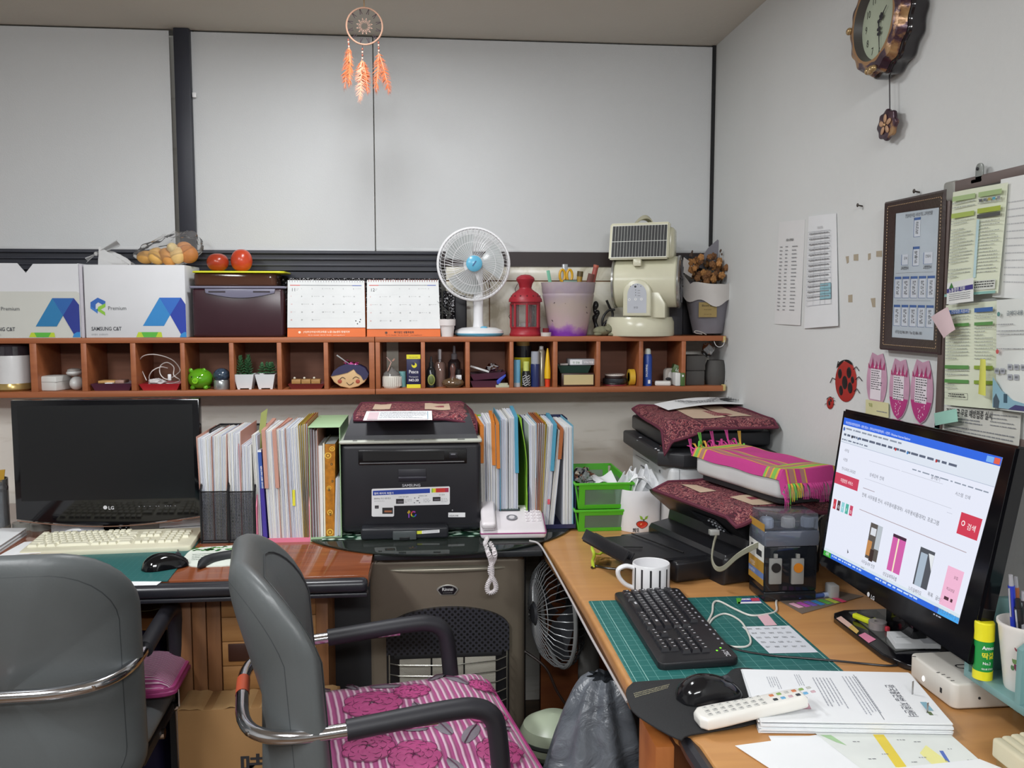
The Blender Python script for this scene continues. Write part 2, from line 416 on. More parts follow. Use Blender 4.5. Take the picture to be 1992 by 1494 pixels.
for k in range(n):b.box(xm+.002,x1-.03,2.152,2.166,.02+.062*k,.02+.062*k+.0605,sl2,.002)
b.box(x1-.03,x1,2.150,2.166,.0,.70,sl,.002); b.build('slat_front',t)
u0,u1,v0,v1=rect(444,1252,492,1286,2.15); b=B(); b.box(u0,u1,2.148,2.153,v0,v1,c('3A2018',.4),.002); b.build('plate',t)
x0,x1,z0,z1=rect(346,1372,655,1494,2.04)
t=thing('cardboard_carton','brown cardboard carton with black brush lettering on the floor under the desk','box',((x0+x1)/2,2.04,0))
kraft=c('9A7448',.8,bmp=.1,bscale=40,var=.04)
b=B(); b.box(x0,x1,2.04,2.145,0,z1-.006,kraft,.003)
b.grid(lambda u,v:(x0+(x1-x0)*u,2.041+.10*v,z1-.004+.003*_s(u*23)+.002*_s(u*61)),40,2,c('AD8A5C',.8),thick=.002); b.build('carton_body',t)
b=B(); q=P(493,1494,Y=2.0385); b.text('味',UP(q.x,2.0385,q.z-.012),.055,ink,'CENTER',.02,1.2); b.build('lettering',t,flat=True)
b=B(); x0,x1,z0,z1=rect(150,1204,338,1228,2.4); b.box(x0,x1,2.40,2.8,z0,z1,wood('B07430','8A5520',(3,30,30),.5),.002)
x2=x0+.02; b.box(x0,x0+.02,2.4,2.8,0,z0,mblk); b.box(x1-.02,x1,2.4,2.8,0,z0,mblk)
one(b,'low_shelf','orange-brown board under the desk beside the left chair','shelf',(x0,2.4,0))
x0,x1,z0,z1=rect(160,1230,325,1400,2.42)
b=B(); b.box(x0+.02,x1-.02,2.42,2.75,0,z1,c('231D44',.7),.02,3); one(b,'storage_bag','dark navy storage bag beneath the orange-brown board under the desk','bag',(x0+.1,2.5,0))
b=B(); x0,x1,z0,z1=rect(180,1180,325,1204,2.4); zb=P(250,1204,Y=2.4).z
b.grid(lambda u,v:(x0+(x1-x0)*u,2.41+.2*v,zb+.004+(.030*u*(1-v)+.008*_s(u*6))),16,6,c('6A6448',.7),thick=.002)
one(b,'paper_sack','crumpled olive paper lying on the orange-brown board under the desk','paper',(x0+.1,2.45,zb))
# - corner desk on the right and the second desk in front of it
t=thing('office_desk','light beech corner desk carrying the green cutting mat and striped mug','desk',(.6,1.9,0))
out=[(.345,1.395),(.337,1.42),(.336,1.52),(.333,1.80),(.325,2.06),(.318,2.20),(.312,2.30),(.305,2.98),(XW-.004,2.98),(XW-.004,1.395)]
b=B(); b.prism([(x,y) for x,y in out][::-1],.028,desk_wood,.006,TR(0,0,DZ-.0285),3); b.build('desk_top',t)
b=B(); b.prism([(min(x+.004,XW-.006),y) for x,y in out][::-1],.016,c('7A5634',.5),.0,TR(.0,0,DZ-.046)); b.build('under_board',t)
b=B(); q=P(1145,1290,Y=2.35); b.cyl((q.x,2.35,0),(q.x,2.35,DZ-.047),.03,c('6C6C6A',.4)); b.build('leg',t)
b=B(); b.cyl((.93,1.46,0),(.93,1.46,DZ-.047),.03,c('6C6C6A',.4)); b.build('leg',t)
b=B(); x0,x1=P(1052,1300,Y=2.62).x,P(1260,1300,Y=2.62).x; b.box(x0,x1,2.62,2.65,0,DZ-.047,wood('9A5A30','86492A',(3,3,30),.5)); b.build('back_panel',t)
t=thing('office_desk','light beech desk with black front edge at bottom right, under the printed papers','desk',(.7,.95,0))
out=[(.395,1.20),(.374,1.26),(.374,1.392),(XW-.004,1.392),(XW-.004,.42),(.43,.42),(.40,1.0)]
b=B(); b.prism(out,.028,desk_wood,.004,TR(0,0,DZ-.0285)); b.build('desk_top',t)
b=B(); pts=[(.388,1.245),(.386,1.20),(.392,1.0),(.42,.42)]
b.tube([(x,y,DZ-.016) for x,y in pts],.0135,edge_m,10); b.build('edge_band',t)
x0=P(1257,1450,Y=1.25).x
b=B(); b.box(.343,.372,1.255,1.36,0,DZ-.03,wood('B06A34','9A5828',(30,30,3),.45),.001); b.build('side_panel',t)
b=B(); b.box(.385,XW-.01,1.35,1.37,.1,DZ-.03,wood('A0602E','8E5228',(30,30,3),.45),.001); b.build('side_panel',t)
# - tinted round glass top over a dark stand, bridging the two desks
t=thing('glass_table','round tinted glass table top between the desks, black printer on it','table',(.028,2.6,0))
gm=clear('A4B2AC',.30,.03,.04)
b=B(); b.lathe([(.0,DZ+.001),(.408,DZ+.001),(.4135,DZ+.0025),(.4135,DZ+.0055),(.408,DZ+.007),(0,DZ+.007)],gm,(.028,2.602,0),96,sy=.945); b.build('glass_top',t)
b=B(); b.prism([(xe+.004,2.25),(.30,2.25),(.30,2.97),(xe+.004,2.97)],.016,c('24272A',.35),.002,TR(0,0,DZ-.017)); b.build('support_board',t)
b=B(); b.box(xe+.006,xe+.03,2.5,2.9,0,DZ-.018,mblk,.002); b.build('leg',t)
b=B(); b.box(.27,.295,2.6,2.9,0,DZ-.018,mblk,.002); b.build('leg',t)
def green_leaf():
 m,n,l,bb=base('leaf_print'); v=coords(n,l,(1,1.6,1)); vo=n.new('ShaderNodeTexVoronoi'); vo.inputs['Scale'].default_value=38
 l.new(v,vo.inputs['Vector']); l.new(ramp(n,l,vo.outputs['Distance'],[(.30,'B8CFC0'),(.42,'2C5A40'),(.6,'10241C')]),bb.inputs['Base Color']); bb.inputs['Roughness'].default_value=.3; return m
b=B(); b.box(-.29,.20,2.372,2.80,GZ+.0002,GZ+.0022,green_leaf(),.0008)
one(b,'printed_mat','dark green leaf-printed mat under the black printer','mat',(-.05,2.5,GZ))
#  gas heater
HY=2.30
x0,x1,_,_=rect(712,1090,1022,1400,HY)
t=thing('gas_heater','bronze-grey gas room heater with arched black grille under the round glass','heater',((x0+x1)/2,HY,0))
bz=c('7C7264',.38,.35,.04)
b=B(); b.box(x0,x1,HY,HY+.32,.06,.738,bz,.022,4); b.box(x0+.02,x1-.02,HY+.03,HY+.3,.0,.07,mblk,.01)
q0,q1=P(757,1110,Y=HY),P(985,1106,Y=HY)
b.ball(((q0.x+q1.x)/2,HY+.001,q0.z),((q1.x-q0.x)/2,.014,.010),c('A8A292',.3,.4),14)  # slim ledge, its highlight put into a lighter colour
b.build('housing',t)
def perf():
 m,n,l,bb=base('perforated_black'); v=coords(n,l,(1,1,1),(0,PI/4,0)); vo=n.new('ShaderNodeTexVoronoi'); vo.voronoi_dimensions='3D'
 sp=n.new('ShaderNodeMapping'); sp.inputs['Scale'].default_value=(88,0.0,88); l.new(v,sp.inputs['Vector'])
 vo.inputs['Scale'].default_value=1; vo.inputs['Randomness'].default_value=0; l.new(sp.outputs[0],vo.inputs['Vector'])
 l.new(ramp(n,l,vo.outputs['Distance'],[(.28,'060607'),(.36,'34343C')]),bb.inputs['Base Color']); bb.inputs['Roughness'].default_value=.45; return m
def hp(px,py):q=P(px,py,Y=HY); return q.x,q.z
def front_prism(bb,pts,th,m,bev=0,Y=HY):bb.prism([(x,z) for x,z in pts],th,m,bev,Matrix.Translation((0,Y,0))@FRONT)
cx=P(872,1300,Y=HY).x; hw=P(990,1300,Y=HY).x-cx; zt=P(872,1179,Y=HY).z; zs=P(872,1222,Y=HY).z; zb=P(872,1268,Y=HY).z; zl=P(872,1395,Y=HY).z
top=[(cx+hw*_c(a)*1.0,zs+(zt-zs)*_s(a)) for a in [PI*i/24 for i in range(25)]]
b=B(); front_prism(b,top+[(cx-hw,zb),(cx+hw,zb)],.012,perf()); b.build('grille',t)
b=B(); front_prism(b,[(cx-hw,zl-.02),(cx+hw,zl-.02),(cx+hw,zb),(cx-hw,zb)],.004,c('141418',.4)); b.box(cx-hw+.02,cx+hw-.02,HY-.012,HY,zb-.012,zb+.002,mblk,.002); b.build('burner_recess',t)
b=B()
u0,u1,v0,v1=rect(776,1277,966,1372,HY-.01)
cer=c('B4B0A4',.8,bmp=.8,bscale=400)
for k in range(3):b.box(u0+(u1-u0)*k/3+.002,u0+(u1-u0)*(k+1)/3-.002,HY-.010,HY-.003,v0,v1,cer,.002)
b.build('ceramic_burner',t)
b=B(); wires=[]
gx0,gx1=P(755,1300,Y=HY-.04).x,P(989,1300,Y=HY-.04).x
for k in range(7):
 z=zb-.008-k*(zb-zl)/6.2
 b.tube([(gx0,HY-.003,z),(gx0+.004,HY-.035,z-.004),(gx0+.03,HY-.045,z-.006),(cx,HY-.052,z-.009),(gx1-.03,HY-.045,z-.002),(gx1-.004,HY-.035,z+.004),(gx1,HY-.003,z+.006)],.0017,c('9A9890',.25,.8),6)
for x in (gx0+.003,gx1-.003):b.tube([(x,HY-.036,zb+.012),(x,HY-.036,zl)],.0022,c('9A9890',.25,.8),6)
b.tube([(cx+.01,HY-.052,zb+.0),(cx+.01,HY-.052,zl)],.0015,c('9A9890',.25,.8),6)
b.build('guard',t)
b=B(); bx0,bx1,bz0,bz1=rect(848,1136,893,1157,HY)
bc=(bx0+bx1)/2; w_=(bx1-bx0)/2; h_=bz1-bz0
def badge(k):return [(bc+w_*k*_c(a),bz0+h_*.35+(h_*.62*k)*_s(a)) for a in [PI*.08+PI*.84*i/14 for i in range(15)]]+[(bc-w_*.62*k,bz0+h_*.5-h_*.5*k),(bc+w_*.62*k,bz0+h_*.5-h_*.5*k)]
front_prism(b,badge(1),.004,c('B8B6B0',.25,.6),.001); front_prism(b,badge(.84),.0046,c('16161A',.3))
b.text('Rinnai',UP(bc,HY-.0048,bz0+h_*.42),.0125,c('E4E4E4',.3),'CENTER',.01)
b.text('GAS ROOM HEATER',UP(bc,HY-.0048,bz0+h_*.2),.0028,c('B4B4B4',.3),'CENTER')
b.build('badge',t)
#  office chairs
def pillow(b,outline,T,place,m,n=9,T2=None):
 """cushion: outline (list of 2D), half thickness T each side, place(x,z,d)->point, d<0 back"""
 N=len(outline); vs=[]; fs=[]; cx=sum(p[0] for p in outline)/N; cz=sum(p[1] for p in outline)/N
 rings=[]
 for side in (-1,1):
  for i in range(n+1):
   a=PI/2*i/n; q=_c(a)**.45 if i<n else 0.0; d=side*(T if side<0 or T2 is None else T2)*_s(a)
   rings.append((q,d))
 seq=rings[:n+1][::-1]+rings[n+2:]
 for q,d in seq:
  for x,z in outline:vs.append(place(cx+(x-cx)*max(q,.001),cz+(z-cz)*max(q,.001),d))
 for j in range(len(seq)-1):
  for i in range(N):fs.append((j*N+i,j*N+(i+1)%N,(j+1)*N+(i+1)%N,(j+1)*N+i))
 b.add(vs,fs,m)
leather=c('585C5D',.42,var=.05,bmp=.12,bscale=160); rubber=c('232329',.5)
def rr2(x0,x1,z0,z1,rt,rb,n=8):
 o=[]
 for cx,cz,r,a in ((x1-rt,z1-rt,rt,0),(x0+rt,z1-rt,rt,PI/2),(x0+rb,z0+rb,rb,PI),(x1-rb,z0+rb,rb,1.5*PI)):
  o+=[(cx+r*_c(a+PI/2*i/n),cz+r*_s(a+PI/2*i/n)) for i in range(n+1)]
 return o
def make_chair(label,loc,rz,zp=.945):
 t=thing('office_chair',label,'chair',loc,rz); M=LM(t)
 def place(x,z,d):return (x,-.118+.075*(x/.23)**2-.27*max(0,(z-.64))+.03*_s((z-.42)*5)+d*1.0,z)
 b=B(M); pillow(b,rr2(-.232,.232,.38,zp,.14,.09),.048,place,leather,T2=.044)
 oo=rr2(-.232,.232,.38,zp,.14,.09); cz_=sum(p_[1] for p_ in oo)/len(oo)
 for sg in (-1,1):b.tube([place(x*.87,cz_+(z-cz_)*.87,sg*.0312) for x,z in oo],.0016,c('3C4042',.6),5,closed=True)
 b.build('backrest',t)
 ZA=.668
 def rail():
  o=[]
  for i in range(25):
   a=PI+PI*i/24; o.append((.222*abs(_c(a))**.55*(1 if _c(a)>0 else -1),-.178*abs(_s(a))**.7+.0,ZA-.012*abs(_s(a))))
  return o
 b=B(M); b.tube([(-.222,.16,ZA)]+rail()+[(.222,.16,ZA)],.0125,chrome,12)
 b.build('back_rail',t)
 b=B(M); r=rail(); b.tube(r[11:13],.0131,c('C85A3C',.4),12,caps=False); b.build('tape_band',t)
 for k in (7,17):q=Vector(r[k]); b=B(M); b.cyl(q+Vector((0,-.0115,0)),q+Vector((0,-.0145,0)),.005,chrome,n=10); b.build('bolt',t)
 for s in (-1,1):
  x=.222*s
  arm=[(x,0,ZA),(x,.18,ZA+.012),(x,.235,ZA+.008),(x,.262,ZA-.012),(x,.272,ZA-.05),(x,.28,ZA-.14)]
  b=B(M); b.tube(spline(arm,6),.0185,rubber,14); b.build('armrest',t)
  b=B(M); b.tube(spline([(x,.279,ZA-.12),(x,.29,ZA-.3),(x,.30,.06),(x,.29,.016),(x,.24,.013)],6)+[(x,-.22,.013)],.0125,chrome,12); b.build('leg',t)
 b=B(M); b.box(-.215,.215,.0,.27,.40,.43,c('2A2A2C',.5),.01); b.build('seat_pan',t); b=B(M); b.tube([(-.222,.14,.41),(.222,.14,.41)],.012,chrome,10); b.tube([(-.222,.283,.41),(.222,.283,.41)],.012,chrome,10); b.build('crossbar',t); b=B(M); b.tube([(-.222,-.2,.013),(.222,-.2,.013)],.0125,chrome,10); b.build('floor_bar',t)
 b=B(M); pillow(b,rrect(-.235,.235,-.07,.40,.07,6),.035,lambda x,y,d:(x*.97,y,.47+d),leather); b.build('seat',t)
 return t
def pinkcloth():
 m,n,l,b=base('pink_striped_quilt'); t=n.new('ShaderNodeTexCoord')
 mp=n.new('ShaderNodeMapping'); l.new(t.outputs['Object'],mp.inputs['Vector'])
 wv=n.new('ShaderNodeTexWave'); wv.bands_direction='Y'; wv.inputs['Scale'].default_value=22; wv.inputs['Distortion'].default_value=1.6; wv.inputs['Detail'].default_value=2; wv.inputs['Detail Scale'].default_value=.6
 l.new(mp.outputs[0],wv.inputs['Vector']); l.new(ramp(n,l,wv.outputs['Fac'],[(.45,'A83C7E'),(.64,'B05088'),(.78,'CC9CB8'),(.95,'DCB8CA')]),b.inputs['Base Color'])
 b.inputs['Roughness'].default_value=.55; b.inputs['Sheen Weight'].default_value=.3; bump(n,l,b,wv.outputs['Fac'],.8,.004); return m
pk=pinkcloth(); pflower=c('B4447F',.6,bmp=.6,bscale=120,var=.12); pleaf=c('7C747E',.45,bmp=.5,bscale=150); pline=c('5C2848',.6)
def seat_cushion(label,loc,rz,flowers=True):
 t=thing('seat_cushion',label,'cushion',loc,rz); M=LM(t)
 def top(x,y):
  q=max(abs(x)/.245,abs(y-.14)/.225); return.045*max(0,1-q**3.2)**.5
 b=B(M); o=rrect(-.245,.245,-.085,.365,.045,5)
 pillow(b,o,.012,lambda x,y,d:(x,y,.012+d+(.9*top(x,y) if d>0 else 0)),pk,12)
 b.tube([(x,y,.012) for x,y in o],.006,c('A03874',.4,var=.1),6,closed=True)
 b.tube([(x*.985,y*.985+.002,.022) for x,y in o],.006,c('B84A88',.4,var=.1),6,closed=True)
 b.build('cover',t)
 if flowers:
  R=random.Random(3)
  def surf(x,y,h):return (x,y,.024+.9*top(x,y)+h)
  for cx,cy,r in ((-.08,.08,.062),(-.12,.17,.04),(.10,.05,.05),(.15,.13,.05),(.02,.30,.045),(-.13,.33,.03),(.17,.29,.045),(.20,.0,.03)):
   fl=B(M)
   for ring,(q,n) in enumerate(((1,9),(.68,7),(.36,5))):
    for k in range(n):
     a=2*PI*(k+.5*ring)/n+R.uniform(-.1,.1); pr=r*q*.42
     px,py=cx+r*q*.62*_c(a),cy+r*q*.62*_s(a)
     pts=[(px+pr*_c(w),py+pr*_s(w)) for w in [2*PI*i/10 for i in range(10)]]
     fl.add([surf(px,py,.0045+.001*ring)]+[surf(x,y,.001+.001*ring) for x,y in pts],[(0,i+1,(i+1)%10+1) for i in range(10)],pflower)
     fl.tube([surf(x,y,.0025+.001*ring) for x,y in pts[(k+8)%10:]+pts[:(k+8)%10]][:7],.0005,pline,4)
   fl.build('rose_patch',t)
  for cx,cy,a,L in ((-.20,.05,.3,.03),(-.17,.12,1.3,.035),(-.03,.17,.2,.03),(-.20,.24,2.4,.035),(-.16,.28,.6,.035),(.05,.14,1.2,.035),(.06,.20,.3,.04),(.10,.25,2.6,.04),(.03,.02,2,.03),(.20,.20,.4,.03),(.08,.31,1.8,.03),(-.21,-.02,.8,.03)):
   lf=B(M)
   pts=[(cx+L*_c(w)*_c(a)-L*.38*_s(w)*_s(a),cy+L*_c(w)*_s(a)+L*.38*_s(w)*_c(a)) for w in [2*PI*i/12 for i in range(12)]]
   lf.add([surf(cx,cy,.004)]+[surf(x,y,.001) for x,y in pts],[(0,i+1,(i+1)%12+1) for i in range(12)],pleaf)
   lf.tube([surf(cx-L*_c(a),cy-L*_s(a),.003),surf(cx,cy,.0055),surf(cx+L*_c(a),cy+L*_s(a),.003)],.001,pline,4)
   lf.build('leaf_patch',t)
 return t
R2=math.radians(-79.5)
make_chair('grey padded chair with chrome rail turned sideways, pink floral cushion fully in view',(-.185,1.70,0),R2,.945)
seat_cushion('large pink striped seat cushion with rose patches on the sideways chair',(-.185,1.70,.506),R2)
make_chair('grey padded chair seen from behind at the left edge, before the switched-off monitor',(-.832,1.88,0),math.radians(2.5),.930)
seat_cushion('pink striped seat cushion mostly hidden behind the left chair back',(-.832,2.02,.506),math.radians(2.5),False).scale=(1,.42,1)
#  left desk
def LZ(px,py,Z):return P(px,py,Z=Z)
MY=2.50
c0,c1,c2,c3=P(24,777,Y=MY+.012),P(390,775,Y=MY+.012),P(392,1003,Y=MY),P(30,1004,Y=MY)
mx0,mx1=(c0.x+c3.x)/2,(c1.x+c2.x)/2; mz0,mz1=c2.z,c1.z
t=thing('computer_monitor','large black switched-off monitor with glossy frame and curved lower edge','monitor',((mx0+mx1)/2,MY+.03,DZ))
gloss=c('0E0E12',.10,var=.02); mc=(mx0+mx1)/2; hw=(mx1-mx0)/2
out=[(mx0,mz1),(mx1,mz1)]+[(mx1-2*hw*i/20,mz0-.022*_s(PI*i/20)) for i in range(21)]
b=B(); b.prism(out[::-1],.03,gloss,.004,Matrix.Translation((0,MY+.03,0))@FRONT)
b.box(mc-.2,mc+.2,MY+.029,MY+.065,mz0+.05,mz1-.04,mblk,.015)
bt=[(mx0+.004+(2*hw-.008)*i/20,MY-.001,mz0-.003-.022*_s(PI*i/20)) for i in range(21)]
b.tube(bt,.0016,c('8A6A5A',.2,.3),6); b.build('frame',t)
sh=Sheet(B(),(mx0,MY-.0004,mz1),(mx1,MY-.0004,mz1),(mx1,MY-.0004,mz0),(mx0,MY-.0004,mz0))
sh.rect(.035,.045,.965,.845,c('18191B',.30,var=.02)); sh.b.build('screen',t,flat=True)
sh.b=B(); q=P(205,987,Y=MY); u=(q.x-mx0)/(2*hw); v=(mz1-q.z)/(mz1-mz0); lgm=c('D0D0D4',.4)
sh.disc(u,v,.0055,lgm,3); sh.text('LG',u+.016,v+.018,.013,lgm,k=3,bold=.02)
for k,px in enumerate((270,280,291,303,308,321,326,331,340)):uu=(P(px,985,Y=MY).x-mx0)/(2*hw); sh.rect(uu,v-.005,uu+.006,v+.001,c('8A8A90',.4),3)
sh.b.build('logo',t,flat=True)
b=B(); b.box(mc-.035,mc+.035,MY+.035,MY+.06,DZ+.01,mz0+.05,gloss,.006); b.lathe([(0,0),(.125,0),(.13,.006),(.12,.012),(0,.014)],gloss,(mc,MY+.05,DZ),40,sy=.75); b.build('stand',t)
def keyboard(name,label,M,loc,L,W,Hh,body_m,key_m,rz,rows,tilt=0,lab=None,extra=None):
 t=thing(name,label,'keyboard',loc,rz); Mr=LM(t)@Matrix.Rotation(tilt,4,'X')
 b=B(Mr); b.prism(rrect(-L/2,L/2,-W/2,W/2,.012,4),Hh,body_m,.004)
 if extra:extra(b)
 b.build('body',t)
 cache={}
 for (x,y,w_,h_) in rows:
  kk=(round(w_,4),round(h_,4))
  if kk not in cache:
   bb=B(LM(t)); hx,hy=w_/2,h_/2
   bb.add([(-hx,-hy,0),(hx,-hy,0),(hx,hy,0),(-hx,hy,0),(-hx*.74,-hy*.68,.0065),(hx*.74,-hy*.68,.0065),(hx*.74,hy*.82,.0065),(-hx*.74,hy*.82,.0065)],[(0,1,5,4),(1,2,6,5),(2,3,7,6),(3,0,4,7),(4,5,6,7)],key_m)
   if lab:bb.add([(-hx*.5,0,.0067),(-hx*.15,0,.0067),(-hx*.15,hy*.55,.0067),(-hx*.5,hy*.55,.0067)],[(0,1,2,3)],lab)
   o=bb.build('key',t); cache[kk]=o
  else:
   o=cache[kk].copy(); COL.objects.link(o)
  o.matrix_local=Matrix.Rotation(tilt,4,'X')@Matrix.Translation((x,y,Hh-.0004))
 return t
def key_rows(L,W,x0,y1,pitch):
 R=[]; p=pitch; g=.0012
 def add(x,y,w_):R.append((x+w_/2,y-p/2,w_-g,p-g))
 y=y1
 x=x0
 for k in range(13):
  if k in (1,5,9):x+=p*.42
  add(x,y,p*.86 if k else p); x+=p*.86 if k else p
 y-=p*1.25; W15=14.0*p
 x=x0
 for k in range(13):add(x,y,p*.93); x+=p*.93
 add(x,y,x0+W15-x)
 y-=p; x=x0; add(x,y,p*1.3); x+=p*1.3
 for k in range(12):add(x,y,p*.95); x+=p*.95
 add(x,y,x0+W15-x)
 y-=p; x=x0; add(x,y,p*1.6); x+=p*1.6
 for k in range(10):add(x,y,p*.97); x+=p*.97
 add(x,y,x0+W15-x)
 y-=p; x=x0; add(x,y,p*2.1); x+=p*2.1
 for k in range(9):add(x,y,p*.97); x+=p*.97
 add(x,y,x0+W15-x)
 y-=p; x=x0
 for w_ in (1.4,1.1,1.3,4.7,1.2,1.1,1.2):add(x,y,p*w_); x+=p*w_
 add(x,y,x0+W15-x)
 xn=x0+W15+p*.4; y=y1-p*1.25
 for r in range(2):
  for k in range(3):add(xn+k*p*.95,y-r*p,p*.95)
 add(xn+p*.95,y-3*p,p*.95)
 for k in range(3):add(xn+k*p*.95,y-4*p,p*.95)
 xm=xn+3.2*p
 for r in range(5):
  for k in range(4 if r<3 else 3):add(xm+k*p*.97,y-r*p,p*.97)
 return R
a,c_,d=LZ(75,1081,.775),LZ(345,1076,.775),LZ(368,1037,.78)
kl=.455; kcx=(LZ(70,1065,.775).x+LZ(366,1050,.775).x)/2
rz=math.atan2(LZ(345,1074,.775).y-LZ(80,1082,.775).y,.41)
rows=key_rows(.43,.16,-.205,.070,.0185)[:100]
keyboard('computer_keyboard','cream keyboard lying on the green mat in front of the switched-off monitor',None,(LZ(216,1062,.77).x,2.395,DZ+.0035),.425,.165,.017,c('D8D4BC',.45),c('DDDAC4',.45),math.radians(2.5),rows,math.radians(3.5))
teal_m=None
def cutting(h='20605E',line='7FB6B0',s=47.0,w_=.03):
 m,n,l,b=base('cutting_mat_'+h); t=n.new('ShaderNodeTexCoord'); sp=n.new('ShaderNodeSeparateXYZ'); l.new(t.outputs['Object'],sp.inputs[0])
 fac=None
 for ax in (0,1):
  mu=n.new('ShaderNodeMath'); mu.operation='MULTIPLY'; mu.inputs[1].default_value=s; l.new(sp.outputs[ax],mu.inputs[0])
  fr=n.new('ShaderNodeMath'); fr.operation='FRACT'; l.new(mu.outputs[0],fr.inputs[0])
  lt=n.new('ShaderNodeMath'); lt.operation='LESS_THAN'; lt.inputs[1].default_value=w_; l.new(fr.outputs[0],lt.inputs[0])
  if fac is None:fac=lt.outputs[0]
  else:mxx=n.new('ShaderNodeMath'); mxx.operation='MAXIMUM'; l.new(fac,mxx.inputs[0]); l.new(lt.outputs[0],mxx.inputs[1]); fac=mxx.outputs[0]
 sc2=n.new('ShaderNodeMath'); sc2.operation='MULTIPLY'; sc2.inputs[1].default_value=.55; l.new(fac,sc2.inputs[0])
 mx=n.new('ShaderNodeMix'); mx.data_type='RGBA'; mx.inputs[6].default_value=lin(h); mx.inputs[7].default_value=lin(line); l.new(sc2.outputs[0],mx.inputs[0])
 l.new(mx.outputs[2],b.inputs['Base Color']); b.inputs['Roughness'].default_value=.5; return m
b=B(); p4=[LZ(120,1130,.762),LZ(326,1130,.762),LZ(392,1047,.762),LZ(120,1047,.762)]
b.prism([(q.x,q.y) for q in p4],.0025,cutting('23605F','4E8C88',60),0,TR(0,0,DZ+.0003))
one(b,'cutting_mat','dark green cutting mat under the cream keyboard','mat',(LZ(250,1100,DZ).x,2.25,DZ))
b=B(); p4=[LZ(226,1140,.7605),LZ(305,1138,.7605),LZ(328,1121,.7605),LZ(225,1124,.7605)]
b.prism([(q.x,q.y) for q in p4],.0006,paper,0,TR(0,0,DZ+.0001)); sh=Sheet(b,*[(q.x,q.y,DZ+.0008) for q in (p4[3],p4[2],p4[1],p4[0])]); sh.rect(.05,.3,.25,.6,c('C83A58',.6))
one(b,'paper_slip','white paper slip with a red mark at the front edge of the reddish desk','paper',(p4[0].x,p4[0].y,DZ))
def mouse(label,loc,rz,L=.112,W=.066,H_=.036,m=None,wheel=True,m2=None):
 t=thing('computer_mouse',label,'mouse',loc,rz); M=LM(t); m=m or c('151518',.12)
 def f(u,v):
  x=(u-.5)*2; y=(v-.5)*2; k=(1-abs(x)**2.6)**.5 if abs(x)<1 else 0; yy=y*L/2
  wd=W/2*(1-.16*(v))*(1-abs(y)**3.2)**.42 if abs(y)<1 else 0
  hz=H_*(1-abs(y)**2.4)**.6*(1-.35*v)*(1+.12*_s(v*3)) if abs(y)<1 else 0
  return (x*wd,yy,.002+hz*k)
 b=B(M); b.grid(f,18,22,m); b.grid(lambda u,v:(f(1-u,v)[0],f(1-u,v)[1],.0008),18,22,c('26262A',.5)); b.build('shell',t)
 if wheel:
  b=B(M); b.cyl((-.004,L*.27,f(.5,.77)[2]-.001),(.004,L*.27,f(.5,.77)[2]-.001),.007,c('3A3A40',.5),n=18); b.build('scroll_wheel',t)
  b=B(M); b.tube([Vector(f(.5,.5+.48*i/8))+Vector((0,0,.0003)) for i in range(9) if i!=5],.0006,c('050506',.8),4); b.build('button_seam',t)
 return t
q=LZ(322,1103,DZ+.003); mouse('glossy black mouse at the front edge of the reddish desk',(q.x,q.y,DZ+.003),math.radians(-62),m=c('0E0E11',.08))
b=B(); pts=spline([(q.x+.03,q.y+.03,DZ+.01),(LZ(348,1068,DZ).x,LZ(348,1068,DZ).y,DZ+.006),(LZ(388,1052,DZ).x,LZ(388,1052,DZ).y,DZ+.006),(LZ(376,1045,DZ).x,LZ(376,1045,DZ).y,DZ+.006),(LZ(345,1040,DZ).x,LZ(345,1034,DZ).y,DZ+.006)])
b.tube(pts,.0017,blk,6); one(b,'mouse_cable','thin black cable running from the glossy mouse behind the cream keyboard','cable',pts[0])
t=thing('mouse_pad','white mouse pad with green leaf print and swollen black wrist rest','mouse pad',(LZ(420,1085,DZ).x,LZ(420,1085,DZ).y,DZ))
b=B(); pc=[LZ(352,1092,DZ),LZ(385,1104,DZ),LZ(500,1094,DZ),LZ(500,1063,DZ),LZ(440,1064,DZ),LZ(378,1070,DZ)]
pp=[(v.x,v.y) for v in spline([(q.x,q.y,0) for q in pc]+[(pc[0].x,pc[0].y,0)],5)[:-1]]
b.prism(pp,.003,c('E6ECE2',.5),0,TR(0,0,DZ+.0003)); pr=[(x,y) for x,y in pp]
zc=DZ+.0036; R=random.Random(5)
for k in range(60):
 u=R.random(); g0=LZ(372+112*u,1069-3*u+R.uniform(-2,6-3*abs(u-.5)),DZ); r=R.uniform(.003,.007)
 b.add([(g0.x+r*_c(a_)*(1+.3*_s(3*a_)),g0.y+r*_s(a_),zc) for a_ in [2*PI*i/8 for i in range(8)]],[tuple(range(8))],c(('3E8A3C','6CB050','2E7038')[k%3],.5))
sh=Sheet(b,LZ(372,1077,zc),LZ(470,1071,zc),LZ(480,1086,zc),LZ(370,1094,zc)); sh.lines(.02,.1,.95,.9,4,c('7A8A80',.6),.22,seed=4)
b.build('pad',t)
b=B(); g0=[LZ(x,y,DZ+.008) for x,y in ((385,1104),(402,1092),(425,1085),(455,1080),(485,1078),(505,1085))]
b.tube([tuple(v) for v in spline(g0,5)],[.002+.0125*min(1,3*_s(PI*min(.5,i/30))) for i in range(26)],c('202226',.55),12); b.build('wrist_rest',t)
